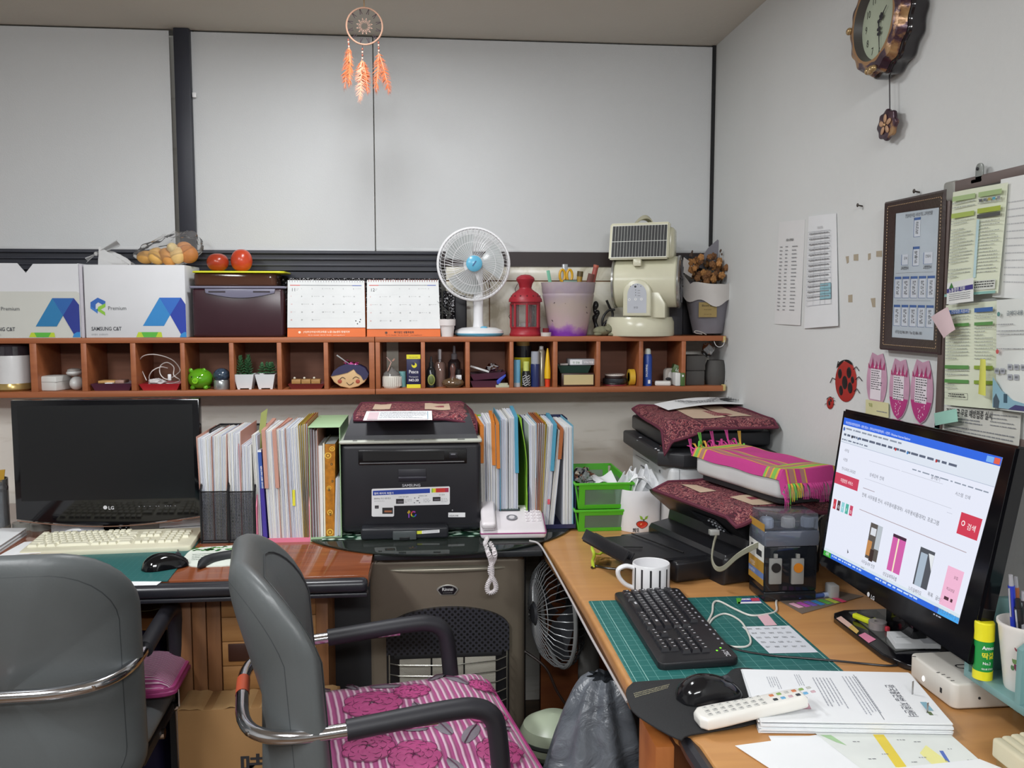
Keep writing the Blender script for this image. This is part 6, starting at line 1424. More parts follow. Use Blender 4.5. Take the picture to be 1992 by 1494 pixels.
h1=P(1915,1163,Y=yfar-.006).z-zsb; hc1=P(1868,1215,Y=yfar-.006).z-zsb
endp(yfar,h1,hc1)
yn2=P(1973,1360,X=ox).y
h2=P(1973,1258,X=ox).z-zsb
endp(yn2,h2+.03,h2)
endp(ynear+.012,h1,hc1)
b=B(); b.box(XW-.018,XW-.007,ynear,yfar-.012,zsb,zsb+h1-.005,tw); b.build('back_board',t)
g=P(1917,1322,Z=zsb); gx,gy=g.x,g.y+.008
t=thing('glue_stick','green glue stick with yellow cap and base on the teal organiser','glue stick',(gx,gy,zsb)); r_=(P(1936,1250,Y=gy).x-P(1902,1250,Y=gy).x)/2
zc0,zc1,zc2=P(1920,1312,Y=gy).z,P(1920,1243,Y=gy).z,P(1920,1208,Y=gy).z; zc0=zsb+.014
yel=c('E4DC20',.35)
b=B(); b.lathe([(0,0),(r_,0),(r_,zc0-zsb),(0,zc0-zsb)],yel,(gx,gy,zsb),28); b.build('twist_base',t)
b=B(); b.lathe([(0,0),(r_*.97,0),(r_*.97,zc1-zc0),(0,zc1-zc0)],c('148C3C',.35),(gx,gy,zc0),28); b.build('barrel',t)
b=B(); b.lathe([(0,0),(r_*1.02,0),(r_,zc2-zc1-.002),(r_*.9,zc2-zc1),(0,zc2-zc1)],yel,(gx,gy,zc1),28); b.build('cap',t)
b=B()
def wrap(s_,z,h,m,a0,sg=1):
 vs,fs,wd=glyphs(s_,.02); rr=r_*.97+.0004
 b.add([(gx+rr*_c(a0+x*h/rr),gy+rr*_s(a0+x*h/rr),z+y*h) for x,y in vs],fs,m)
wrap('Amos',zc1-.012,.008,W_,-2.3); wrap('딱풀',zc1-.026,.011,c('E8DC30',.4),-2.35); wrap('No.2',zc1-.036,.006,W_,-2.2); wrap('GLUE STICK',zc1-.044,.0035,W_,-2.3); b.build('print',t,flat=True)
g=P(1984,1335,Z=zsb); cy_=P(1965,1340,Z=zsb).y; r1=.040
cxx=P(1948,1212,Y=cy_).x+r1; zc=P(1948,1212,Y=cy_).z
if cxx+r1>XW-.02:cxx=XW-.02-r1
t=thing('pen_cup','white conical cup with a printed plum design holding pens at the right edge','pen holder',(cxx,cy_,zsb))
b=B(); hcup=zc-zsb; b.lathe([(0,.001),(r1*.62,0),(r1*.66,.004),(r1*.94,hcup-.008),(r1*1.0,hcup-.004),(r1*1.0,hcup),(r1*.93,hcup),(r1*.6,.006),(0,.006)],c('E4E0DC',.3),(cxx,cy_,zsb),40); b.build('cup',t)
b=B()
def cupdot(a,zf_,rr_,m,k=1):
 z=zsb+hcup*zf_; rad=r1*(.66+.28*zf_)+.0004*k; n=12
 b.add([((cxx+(rad)*_c(a+rr_*_c(w)/rad)),cy_+rad*_s(a+rr_*_c(w)/rad),z+rr_*1.5*_s(w)) for w in [2*PI*i/n for i in range(n)]],[tuple(range(n))],m)
for a,zf_,rr_,h in ((-2.5,.70,.004,'8C3A48'),(-2.3,.62,.0035,'507848'),(-2.6,.5,.004,'6C8C50'),(-2.45,.42,.006,'7C2C50'),(-2.2,.36,.006,'4C2C50'),(-2.7,.38,.003,'50784C')):cupdot(a,zf_,rr_,c(h,.5))
vs,fs,wd=glyphs('Healing D',0); rad=r1*.91; b.add([(cxx+rad*_c(-2.75+x*.011/rad),cy_+rad*_s(-2.75+x*.011/rad),zsb+hcup*.84+y*.011) for x,y in vs],fs,c('8C4C5C',.5)); b.build('print',t,flat=True)
pens=((-.018,-.0,1966,1118,'ball_pen','blue and silver ballpoint pen standing in the conical cup','2438B0',.0048),(-.004,.006,1976,1122,'ball_pen','brown-orange pen with clear cap standing in the conical cup','A0603C',.004),(.0,-.012,1980,1165,'marker_pen','thick black marker standing in the conical cup','1C1C20',.006),(.014,.0,1990,1150,'ball_pen','black pen with a grey clip standing in the conical cup','3A3A3E',.0045),(.012,-.016,1990,1215,'ball_pen','red pen standing in the conical cup at the photo edge','B83034',.004))
for dx,dy,px,py,nm,lab,h,r_ in pens:
 tp=P(px,py,Y=cy_+dy); bt=Vector((cxx+dx*.5,cy_+dy*.4,zsb+.010)); t=thing(nm,lab,'pen',bt)
 b=B(); b.tube([bt,bt.lerp(tp,.9)],r_,c(h,.3),12); b.build('barrel',t); b=B(); b.tube([bt.lerp(tp,.9),tp],[r_*.8,r_*.6],clear('D0D0D8',.3,.08,.5) if nm=='ball_pen' else blk,10); b.build('cap',t)
 b=B(); b.tube([bt.lerp(tp,.62)+Vector((-r_*1.1,-r_*.4,0)),bt.lerp(tp,.88)+Vector((-r_*1.1,-r_*.4,0))],.0014,c('C4C4CC',.25,.6),6); b.build('clip',t)
cr=c('D0C8AC',.7,bmp=.3)
g=P(1945,1440,Z=.80); t=thing('wooden_holder','cream ribbed slatted holder cut off by the bottom right corner','holder',(g.x+.03,g.y-.04,DZ)); M=LM(t)
b=B(M)
for k in range(7):b.box(-.035+.016*k,-.035+.016*k+.0145,-.06,.05+.004*k,.012,.040,cr,.004,3)
b.build('slats',t); b=B(M); b.box(-.03,.09,-.06,.045,.0,.012,c('A08050',.6)); b.build('base',t)
b=B(M); b.box(.008,.014,-.02,.02,.0402,.0408,c('B87870',.6)); b.build('stain_patch',t)
#  below the right desk
t=thing('electric_fan','dark caged electric fan under the glass top beside the gas heater','fan',(.22,2.35,.30))
fcx,fcz,fy_=P(1085,1185,Y=2.34).x,P(1085,1185,Y=2.34).z,2.34
Rf=.150; ax=Vector((-.985,-.17,0)).normalized(); up=Vector((0,0,1)); sd=ax.cross(up)
fc_=Vector((fcx,fy_,min(fcz,.56)))
def ring(a_,r,o):return fc_+ax*o+sd*(r*_c(a_))+up*(r*_s(a_))
b=B(); b.tube([ring(2*PI*i/48,Rf,0) for i in range(48)],.006,c('8E9090',.3),8,closed=True); b.build('cage_rim',t)
b=B()
for k in range(44):
 a_=2*PI*k/44; b.tube([ring(a_,Rf,0),ring(a_,Rf*.97,.022),ring(a_,Rf*.8,.048),ring(a_,Rf*.5,.064),ring(a_,Rf*.22,.068)],.0012,c('A4A6A8',.3,.4),5)
b.tube([ring(2*PI*i/40,Rf*.62,.058) for i in range(40)],.001,c('A4A6A8',.3,.4),5,closed=True); b.build('front_cage',t)
b=B()
for k in range(44):
 a_=2*PI*k/44; b.tube([ring(a_,Rf,0),ring(a_,Rf*.97,-.02),ring(a_,Rf*.75,-.045),ring(a_,Rf*.3,-.055)],.0013,c('2A2C2E',.4),5)
b.build('rear_cage',t)
b=B(); b.tube([fc_-ax*.04,fc_-ax*.13],[.05,.04],c('24262A',.4),20); b.build('motor',t)
b=B(); b.tube([fc_+ax*.068,fc_+ax*.074],[.03,.025],c('34363A',.4),20); b.build('hub_cap',t)
for k in range(4):
 b=B(); a0=PI/2*k
 b.grid(lambda u,v:fc_+ax*(.012*(v-.5)*2)+sd*((.03+.1*u)*_c(a0+(v-.5)*(.7+.5*u)))+up*((.03+.1*u)*_s(a0+(v-.5)*(.7+.5*u))),8,8,c('3A3C40',.3),thick=.001); b.build('blade',t)
b=B(); mp_=fc_-ax*.08; b.tube([mp_-up*.03,Vector((mp_.x,mp_.y,.05))],.014,c('5C5E60',.4),12); b.lathe([(0,0),(.10,0),(.10,.03),(.06,.05),(0,.05)],c('4A4C4E',.4),(mp_.x,mp_.y,0),30); b.build('stand',t)
q=P(1082,1462,Y=1.98); rr_=.085
t=thing('plastic_pot','pale green rounded plastic pot on the stool beside the plastic sack','pot',(q.x,2.02,q.z-.03))
b=B(); b.lathe([(0,0),(.05,0),(.082,.03),(.085,.055),(.074,.08),(.04,.10),(0,.106)],c('B4C0A8',.3),(q.x,2.02,q.z-.03),36); b.build('pot_body',t)
b=B(); b.lathe([(.0865,.048),(.0885,.052),(.0865,.058)],c('2C3230',.4),(q.x,2.02,q.z-.03),36); b.build('seam_band',t)
b=B(); b.box(q.x-.10,q.x+.12,1.90,2.13,q.z-.045,q.z-.03,mblk,.004)
for x in (q.x-.09,q.x+.11):
 for y in (1.91,2.12):b.box(x-.012,x+.012,y-.01,y+.01,0,q.z-.045,mblk)
one(b,'low_stool','dark low stool carrying the pale green pot beside the sideways chair','stool',(q.x,2.02,0))
def sackmat():
 m,n,l,bb=base('grey_plastic_film'); v=coords(n,l)
 t1=n.new('ShaderNodeTexNoise'); t1.inputs['Scale'].default_value=14; t1.inputs['Detail'].default_value=5; t1.inputs['Distortion'].default_value=1.5; l.new(v,t1.inputs['Vector'])
 l.new(ramp(n,l,t1.outputs[0],[(.3,'50555C'),(.7,'70757C')]),bb.inputs['Base Color']); bb.inputs['Roughness'].default_value=.28; bump(n,l,bb,t1.outputs[0],.8,.012); return m
b=B(); A=P(1195,1322,Y=1.62)
def sack(u,v):
 a_=u*2*PI; z=.02+(A.z-.02)*v; k=(1-v)**.55; ph_=_s(5*a_+4*v)*.014*(1-v)+_s(9*a_+11*v)*.007
 cx_=.295+.05*v; r=(.032+.145*k)*(1 if v>.06 else.8+v*3.3)+ph_
 return (cx_+r*1.0*_c(a_),1.64+.0*v+r*.9*_s(a_),z)
b.grid(sack,72,50,sackmat())
one(b,'plastic_sack','large grey see-through plastic sack slumped below the beech desk corner','bag',(.30,1.64,0))
lay([(1010,1262,.45),(1060,1300,.40),(1085,1350,.33),(1120,1400,.26)],.004,c('2A1C18',.4),'power_cable','dark cable hanging behind the gas heater towards the floor','cable')
#  on top of the shelf
def carton(px0,px1,py0,label,torn=False,name_u=True):
 Yc=YF+.004
 x0,x1,_,z1=rect(px0,py0,px1,655,Yc); z0=ZT; Yb=YB+.006
 t=thing('paper_carton',label,'box',((x0+x1)/2,Yc,z0))
 wm=c('DADBDE',.6,var=.02); b=B(); th=.003
 if torn:
  nx,nz=P(50,531,Y=Yc)[0],P(50,531,Y=Yc)[2]; na,nb=P(33,515,Y=Yc).x,P(64,515,Y=Yc).x
  pts=[(x0,z0),(x1-.010,z0),(x1-.010,z1-.001),(nb,z1-.002),(nx,nz),(na,z1),(x0,z1)]
  b.prism([(x,z) for x,z in pts],th,wm,0,Matrix.Translation((0,Yc+th,0))@FRONT)
  b.box(x1-.010-th,x1-.010,Yc+th,Yb,z0,z1,wm); b.box(x0,x0+th,Yc+th,Yb,z0,z1,wm); b.box(x0,x1-.010,Yb-th,Yb,z0,z1-.002,c('B09878',.8)); b.box(x0,x1-.010,Yc,Yb,z0,z0+th,wm)
  b.box(x1-.0095,x1,Yc+.004,Yb,z0,z1-.003,c('C4C0C8',.6),.001)
 else:
  b.box(x0,x1,Yc,Yb,z0,z1,wm,.002)
 b.build('carton_body',t)
 if torn:
  b=B(); zt2=P(80,567,Y=Yc).z; b.prism([(x0,z0+.001),(P(155,600,Y=Yc).x,z0+.001),(P(155,600,Y=Yc).x,zt2-.004),(P(150,600,Y=Yc).x,zt2),(x0,zt2)],.0012,c('CCCDC6',.35,var=.02),0,Matrix.Translation((0,Yc-.0004+.0012,0))@FRONT); b.build('tape_film',t)
 off=0 if not torn else -208.5; yy=Yc-.0006-(.0010 if torn else 0)
 def q_(px,py):v=P(px+off,py,Y=yy); return v.x,v.z
 b=B()
 def pol(pts,m,k=0):
  vs=[]
  for px,py in pts:x,z=q_(px,py); vs.append((min(x,x1-.0005 if not torn else x1-.011),yy-.0002*k,max(z,z0+.0005)))
  b.add(vs,[tuple(range(len(vs)))],m)
 dy=1 if torn else 0
 pol([(278,634+dy),(310,579+dy),(331,613+dy),(319,634+dy)][::-1],c('2C86C8' if not torn else '2478AC',.45)); pol([(310,579+dy),(352,579+dy),(331,613+dy)][::-1],c('2A6AC4' if not torn else '2460A8',.45))
 pol([(352,579+dy),(363,592+dy),(365,650),(352,650),(331,613+dy)][::-1],c('1E3AA4' if not torn else '22348C',.45)); pol([(352,650),(358,646),(366,646),(366,656),(350,656)][::-1],c('2C86C8',.45),1)
 pol([(269,646+dy),(314,646+dy),(316,656),(265,656)][::-1],c('BCD034',.45)); pol([(275,646+dy),(308,646+dy),(303,656),(280,656)][::-1],c('58B440',.45),1)
 if not torn:
  bl=c('2C62B4',.45); pol([(176,588),(190,579),(205,586),(205,596),(191,588),(186,592),(186,602),(176,596)][::-1],bl); pol([(176,596),(186,602),(190,600),(190,610),(176,600)][::-1],c('3C7CC8',.45),1)
  gr=c('8CC43C',.45); pol([(205,590),(205,597),(196,602),(204,607),(205,614),(189,604),(191,597)][::-1],gr,1)
 def tx(s_,px,py,h,m,bold,wide):x,z=q_(px,py); b.text(s_,UP(x,yy-.0002,z),h,m,'LEFT',bold,wide)
 tx('Premium',210,603+dy,.0165,c('5A5C60',.6),0,.92)
 tx('SAMSUNG C&T',178,643+dy,.0160,c('4A4C52',.6),.018,.82)
 tx('삼성물산  삼성물산(주)',178,652+dy,.0058,c('9A9CA0',.6),0,.9)
 b.build('print',t,flat=True)
 return t
carton(-36,161,512,'white paper carton with a notched torn top, at the left shelf edge',True)
carton(164.5,361,515,'intact white paper carton with blue ribbon print and bags on top')
z1c=P(260,515,Y=YF).z
wf_=clear('ECECEC',.3,.2,.55)
t=thing('plastic_bag','thin white knotted plastic bag behind the second paper carton','bag',(P(215,510,Y=2.86).x,2.87,z1c))
b=B()
def knot(u,v):
 p0=P(182,505,Y=2.86); p1=P(238,512,Y=2.86); z_=z1c+.001+(.045*(1-u)**.7+.010*_s(v*20+u*5))*_s(PI*min(1,v*1.0))
 return (p0.x+.02+(p1.x-p0.x)*u,2.84+.07*v*(.4+u),z_+.012*(1-u)*(v))
b.grid(knot,24,22,wf_,thick=.0005)
kx=P(187,494,Y=2.86)
b.grid(lambda u,v:(kx.x+.070*u,2.855+.012*_s(v*6)*(.2+u),kx.z+(.034*u+.016*(v-.5)*(1.2*u+.25))),14,8,wf_,thick=.0006)
b.grid(lambda u,v:(kx.x-.030*u,2.86+.01*_s(v*5)*u,kx.z-.020*u+.012*(v-.5)*(u+.2)),10,8,wf_,thick=.0006); b.ball(kx,.007,wf_,10); b.build('bag_film',t)
t=thing('bread_bag','clear plastic bag of golden-brown bread rolls on the second paper carton','bag',(P(325,500,Y=2.88).x,2.88,z1c))
bc_=P(325,492,Y=2.88)
b=B()
def bagf(u,v):
 th,fi=u*2*PI,v*PI; k=1+.07*(_s(5*th+2)*_s(6*fi)+.6*_s(9*th)*_s(11*fi+1))
 x=.105*_c(th)*_s(fi)*k; z=-_c(fi); sk=.5+.5*(x/.105)
 hh=(.030+.040*sk)
 return (bc_.x+x,2.895+.06*_s(th)*_s(fi)*k,max(z1c+.0008,z1c+.006+(hh)*(z+.9)*k*.95))
b.grid(bagf,48,36,clear('F8F8F8',.12,.1,.06)); b.build('bag_film',t)
for k,(dx,dy,dz,rx,rz_,h) in enumerate(((-.062,-.012,.024,.026,.018,'C8964C'),(-.03,-.02,.022,.024,.017,'D8A858'),(.005,-.018,.024,.028,.019,'C88C44'),(.035,-.02,.03,.024,.022,'D8B474'),(.065,-.01,.035,.026,.028,'B8763C'),(-.045,.01,.036,.024,.014,'D8AC64'),(-.005,.012,.040,.028,.014,'C89450'),(.05,.012,.052,.024,.020,'CC8A50'),(.022,-.022,.052,.016,.014,'DCC48C'))):
 b=B(); b.ball((bc_.x+dx,2.885+dy,z1c+dz+.003),(rx*1.12,.024,rz_*1.15),c(h,.6,var=.15,scale=30,bmp=.3),12,Matrix.Rotation(.5*k,4,'Y')); b.build('bread_roll',t)
x0,x1,_,z1=rect(371,560,555,655,YF+.01); t=thing('food_container','large deep maroon lidded container with a grey clip, beside the second carton','container',((x0+x1)/2,YF+.02,ZT))
b=B(); mrn=c('3A2028',.25,var=.08); b.box(x0+.004,x1-.006,YF+.012,YB-.01,ZT,z1,mrn,.010,3); b.build('tub',t)
b=B(); zl1=P(460,559,Y=YF+.01).z; lm_=clear('9A98AC',.3,.15,.7); b.box(x0-.002,x1+.002,YF+.008,YB-.006,z1-.002,zl1+.004,lm_,.004,3); b.build('lid',t)
b=B(); fx0,fx1,fz0,fz1=rect(398,562,535,582,YF+.004); n=16
pts=[(fx1,fz1),(fx0,fz1),(fx0+.002,fz1-.012)]+[(fx0+.006+(fx1-fx0-.012)*i/n,fz1-.014-.014*_s(PI*i/n)) for i in range(n+1)]+[(fx1-.002,fz1-.012)]
b.prism(pts,.004,c('7C7A8E',.3),.001,Matrix.Translation((0,YF+.010,0))@FRONT)
for px in (405,492):u0,u1,v0,v1=rect(px,566,px+33,569,YF+.004); b.box(u0,u1,YF+.0052,YF+.007,v0,v1,c('2A2028',.4))
b.build('clip',t)
zlt=zl1+.0045
x0,x1,_,z1=rect(371,531,541,558,YF+.03); t=thing('food_container','shallow brown see-through container with a bright yellow lid, on the maroon one','container',((x0+x1)/2,YF+.05,zlt))
b=B(); b.prism(rrect(x0+.006,x1-.006,YF+.03,YB-.02,.02,5),z1-zlt,clear('6A4636',.3,.08,.55),.006,TR(0,0,zlt),3)
b.prism(rrect(x0+.016,x1-.016,YF+.04,YB-.03,.02,5),.026,c('6A2C1C',.5,var=.3,scale=25),0,TR(0,0,zlt+.003)); b.build('tub',t)
b=B(); xl0,xl1,_,_=rect(371,525,553,531,YF+.02); zy=P(460,529,Y=YF+.02).z; b.prism(rrect(xl0,xl1,YF+.018,YB-.012,.022,5),.006,c('D8D828',.35),.002,TR(0,0,max(z1,zy-.006)),2); zy=max(z1,zy-.006)+.006; b.build('lid',t)
for k,(pa,pb_,pt,h,lab) in enumerate(((401,446,493,'A43A22','rounder dark red persimmon on the left of the yellow lid'),(448,492,485,'C04428','taller bright red persimmon on the right of the yellow lid'))):
 a,d=P(pa,510,Y=2.87),P(pb_,510,Y=2.87); r=(d.x-a.x)/2; zt_2=P((pa+pb_)/2,pt,Y=2.87).z; hh=zt_2-zy
 t=thing('persimmon',lab,'fruit',((a.x+d.x)/2,2.87,zy))
 prof=[(r*_s(PI*i/16)**.8*(1-.10*(i/16)),hh*(.5-.5*_c(PI*i/16))**(.92 if k==0 else 1.0)) for i in range(17)]; prof[0]=(0,0); prof[-1]=(0,hh*(.97 if k==0 else 1))
 b=B(); b.lathe(prof,c(h,.25,var=.12,scale=14),((a.x+d.x)/2,2.87,zy),28); b.build('flesh',t)
def bubble():
 m,n,l,b=base('silver_bubble_wrap'); v=coords(n,l); vo=n.new('ShaderNodeTexVoronoi'); vo.inputs['Scale'].default_value=140; l.new(v,vo.inputs['Vector'])
 nz=n.new('ShaderNodeTexNoise'); nz.inputs['Scale'].default_value=150; nz.inputs['Detail'].default_value=4; l.new(v,nz.inputs['Vector'])
 l.new(ramp(n,l,nz.outputs[0],[(.50,'101014'),(.60,'2A2A2E'),(.66,'E0E0E4')]),b.inputs['Base Color']); b.inputs['Roughness'].default_value=.2; bump(n,l,b,vo.outputs['Distance'],1,.004); return m
b=B(); x0=P(545,550,Y=2.93).x; x1=P(858,550,Y=2.93).x; zt_3=P(700,541,Y=2.93).z
b.box(x0,x1,2.92,2.95,ZT,zt_3,bubble(),.010,3); one(b,'bubble_wrap','dark silver bubble wrap standing behind the two desk calendars','bubble wrap',((x0+x1)/2,2.935,ZT))
def calendar(tl,tr,br,bl,strip,label,month,seed,orange_txt,footer_dark):
 Yb_,Yt=YF+.006,YF+.045
 TL,TRr,BR,BL=P(*tl,Y=Yt),P(*tr,Y=Yt),P(*br,Y=Yb_),P(*bl,Y=Yb_)
 BR.z=BL.z=ZT+.0005
 t=thing('desk_calendar',label,'calendar',((BL.x+BR.x)/2,Yb_+.04,ZT))
 b=B(); b.add([TL,TRr,BR,BL,TL+Vector((0,.002,0)),TRr+Vector((0,.002,0)),BR+Vector((0,.002,0)),BL+Vector((0,.002,0))],[(3,2,1,0),(4,5,6,7),(0,1,5,4),(1,2,6,5),(2,3,7,6),(3,0,4,7)],c('D8661E',.5))
 bk=[Vector((BL.x,YF+.12,ZT)),Vector((BR.x,YF+.12,ZT))]; b.add([TL+Vector((0,.003,0)),TRr+Vector((0,.003,0)),bk[1],bk[0],TL+Vector((0,.005,0)),TRr+Vector((0,.005,0)),bk[1]+Vector((0,.002,0)),bk[0]+Vector((0,.002,0))],[(3,2,1,0),(4,5,6,7),(0,1,5,4),(3,7,6,2)],c('D8661E',.5)); b.build('stand',t,flat=True)
 fr_=strip
 pbr,pbl=TRr.lerp(BR,fr_),TL.lerp(BL,fr_); off=Vector((0,-.0025,0))
 b=B(); b.add([TL+off,TRr+off,pbr+off,pbl+off,TL,TRr,pbr,pbl],[(3,2,1,0),(4,5,6,7),(2,3,7,6),(0,3,7,4),(1,5,6,2),(0,1,5,4)],c('D8DADA',.65));
 sh=Sheet(b,TL+off,TRr+off,pbr+off,pbl+off,lift=.0003)
 sh.rect(.03,.10,.16,.115,c('C84A40',.6)); sh.rect(.16,.10,.84,.112,grey_ink); sh.rect(.84,.10,.96,.115,c('3A54A8',.6))
 sh.text(month,.045,.235,.015,c('3A3C40',.6),bold=.0); sh.lines(.115,.18,.145,.23,2,grey_ink,.3,1)
 day=0; wk=5
 for r in range(5):
  for d in range(7):
   if r==0 and d<(1 if seed==1 else 3):continue
   v=.17+.165*r; u=.04+.135*d; day+=1
   if day>30:continue
   sh.text(str(day),u,v+.02,.0052,c('C84A40',.6) if d==0 else ink,k=2)
   if (day*seed)%3==0:sh.lines(u+.03,v+.004,u+.11,v+.02,1,grey_ink,.25,1,seed=day)
 for r in range(1,5):sh.rect(.03,.155+.165*r-.02,.97,.1565+.165*r-.02,c('D4D6D8',.6))
 if seed==1:
  for u,v in ((.88,.86),(.93,.88),(.94,.83),(.90,.92)):sh.disc(u,v,.002,ink,2,8)
 b.build('month_page',t,flat=True)
 b=B(); sf=Sheet(b,pbl,pbr,BR,BL,lift=.0004); m_=c('F4D8C0',.5) if not footer_dark else c('4A2410',.5)
 sf.text(orange_txt,.5,.56,.0078,m_,'CENTER',bold=.02,wide=.95); sf.text('TEL 051-746-2020   FAX 051-746-2021   www.happylife.or.kr',.5,.86,.0046,m_,'CENTER')
 sf.disc(.155 if not footer_dark else.26,.5,.004,m_,2); b.build('footer_print',t,flat=True)
 b=B(); n=29
 for i in range(n):
  q_=TL.lerp(TRr,.025+.95*i/(n-1)); b.tube([q_+Vector((0,.004*_s(a_)-.001,.0045*_c(a_)-.002)) for a_ in [2*PI*j/10 for j in range(10)]],.0008,c('C8C8CC' if not footer_dark else 'B86860',.3,.5),4,closed=True)
  b.box(q_.x-.0012,q_.x+.0012,q_.y-.0031,q_.y-.0024,q_.z-.0085,q_.z-.0060,c('5A5C62',.6))
 b.build('wire_binding',t)
calendar((560,545),(709,546),(711,654),(559,654),.835,'November desk calendar with orange base and light print, left of the two','11',1,'(사)부산여성사회교육원 노동나눔센터 창원지부',False)
calendar((714,545),(853,545),(857,654),(714,654),.86,'December desk calendar with orange base and dark print, right of the two','12',2,'복지법인 생활후원회',True)
q=P(870,652,Y=2.80+.022); rp0=(P(886,640,Y=2.822).x-P(854,640,Y=2.822).x)/2; zp1=P(870,621,Y=2.822).z
t=thing('cactus_pot','tiny white pot with a dark spiny plant in front of the electric fan','plant',(q.x,2.822,ZT)); b=B(); hp2=zp1-ZT
b.lathe([(0,0),(rp0*.74,0),(rp0*.88,hp2*.62),(rp0,hp2*.64),(rp0*1.02,hp2),(rp0*.86,hp2),(rp0*.8,hp2*.8),(0,hp2*.8)],c('DCD6D4',.6),(q.x,2.822,ZT),28); b.build('pot',t)
b=B(); R=random.Random(3)
for k in range(9):a_=-2.6+k*.5; b.tube([(q.x,2.822,zp1-.01),(q.x+.012*_c(a_*.6),2.822+.006*_s(a_*3),zp1+.018),(q.x-.020+.004*k*_c(k),2.822+.01*_s(k*2),zp1+.022+.012*(k%4))],[.0022,.0018,.0004],c('3A3A38',.6),5)
b.build('spines',t)
b=B(); x0,x1,_,z1=rect(862,566,884,655,2.955); b.box(x0,x1,2.952,2.962,ZT,z1,bubble(),.001); x0b,x1b,_,z1b=rect(884,574,908,655,2.955);
one(b,'foil_panel','dark speckled panel standing behind the tiny cactus pot','panel',(x0,2.955,ZT))
b=B(); b.box(x0b,x1b,2.950,2.962,ZT,z1b,c('16161C',.5),.006,3); one(b,'black_board','black board standing behind the pole of the electric fan','board',(x0b,2.955,ZT))
x0,x1,_,z1=rect(1300,506,1328,652,2.955); b=B(); b.box(x0,x1,2.952,2.964,ZT,z1,c('56565C',.5),.001); one(b,'grey_board','grey board standing between the cream heater and the dried bouquet','board',(x0,2.955,ZT))
x0,x1,_,z1=rect(1329,498,1364,652,2.972); b=B(); b.box(x0,x1,2.969,2.977,ZT,z1,c('1A1822',.5),.001); one(b,'black_board','black board standing behind the dried bouquet','board',(x0,2.973,ZT))
FY=2.865; fx_=P(921,514,Y=FY); r0f=(P(990,514,Y=FY).x-P(852,514,Y=FY).x)/2; bx_=P(932,640,Y=FY).x
t=thing('electric_fan','small white desk fan with pale blue hub and blue-rimmed base','fan',(bx_,FY,ZT)); fw=c('E2E2E4',.25); skyb=c('5CA8C8',.3)
b=B(); rb=(P(980,640,Y=FY).x-P(884,640,Y=FY).x)/2; b.lathe([(0,.001),(rb*.9,0),(rb*.99,.006),(rb,.010)],skyb,(bx_,FY,ZT),48,sy=.8); b.lathe([(rb,.010),(rb*.97,.018),(rb*.7,.027),(rb*.25,.030),(0,.030)],fw,(bx_,FY,ZT),48,sy=.8); b.build('base',t)
b=B(); q=P(941,632,Y=FY-.03); b.ball((q.x,FY-.035,ZT+.028),(.012,.008,.005),skyb,12); b.build('speed_knob',t)
b=B(); b.lathe([(.019,.024),(.016,.05),(.0165,.13)],fw,(bx_-.002,FY+.01,ZT),24,sy=.8); b.build('pole',t)
hub=Vector((fx_.x,FY-.012,fx_.z)); b=B(); b.tube([hub+Vector((0,.03,0)),hub+Vector((.004,.075,-.004))],[.032,.024],fw,24); b.box(bx_-.018,bx_+.014,FY-.0,FY+.05,ZT+.10,hub.z-.005,fw,.006); b.build('motor_housing',t)
def G(a_,r,y):return (hub.x+r*_c(a_),hub.y+y,hub.z+r*_s(a_))
b=B(); b.tube([G(2*PI*i/64,r0f,0) for i in range(64)],.0045,fw,10,closed=True); b.build('guard_rim',t)
b=B(); n=60
for k in range(n):a_=2*PI*k/n; b.tube([G(a_,r0f,-.002),G(a_+.10,r0f*.93,-.018),G(a_+.22,r0f*.6,-.028),G(a_+.30,r0f*.22,-.030)],.0006,fw,4)
for rr_,yy_ in ((.93,-.018),(.82,-.0225),(.60,-.028)):b.tube([G(2*PI*i/64,r0f*rr_,yy_) for i in range(64)],.0007,fw,5,closed=True)
b.build('front_guard',t)
b=B()
for k in range(36):a_=2*PI*k/36; b.tube([G(a_,r0f,.002),G(a_,r0f*.9,.022),G(a_,r0f*.3,.03)],.0006,fw,4)
b.build('rear_guard',t)
b=B(); b.tube([G(0,0,-.030),G(0,0,-.036),G(0,0,-.041)],[r0f*.225,r0f*.22,r0f*.15],c('64B0D0',.25),32); b.box(hub.x-.0018,hub.x+.0018,hub.y-.0420,hub.y-.040,hub.z-.010,hub.z+.010,c('2A5A88',.4),M=Matrix.Translation(hub)@Matrix.Rotation(.6,4,'Y')@Matrix.Translation(-hub)); b.build('hub_badge',t)
b=B(); b.tube([G(0,0,-.018),G(0,0,.02)],.020,c('D8DCDC',.3),24); b.build('blade_hub',t)
for k in range(3):
 a0=.15+2*PI*k/3; b=B()
 def bl(u,v,a0=a0):r=.016+(r0f*.86-.016)*u; a_=a0+(v-.5)*(.9+.95*u-.5*u*u); return G(a_,r*(1-.06*abs(v-.5)),.012*(v-.5)*2)
 b.grid(bl,14,14,c('B4B8B8',.2),thick=.0012); b.build('blade',t)
LYc=2.865; la,lb_=P(991,600,Y=LYc),P(1053,600,Y=LYc); lx=(la.x+lb_.x)/2; lr=(lb_.x-la.x)/2; rdm=c('9C1F2C',.45)
zz_=lambda py:P(1022,py,Y=LYc).z
t=thing('candle_lantern','red metal candle lantern with glass panes and a domed top','lantern',(lx,LYc,ZT)); b=B()
b.lathe([(0,0),(lr*.98,0),(lr*1.0,.006),(lr*.94,.012),(lr*.92,.024),(lr*.96,.028),(lr*.9,.030),(0,.030)],rdm,(lx,LYc,ZT),32); b.build('base',t)
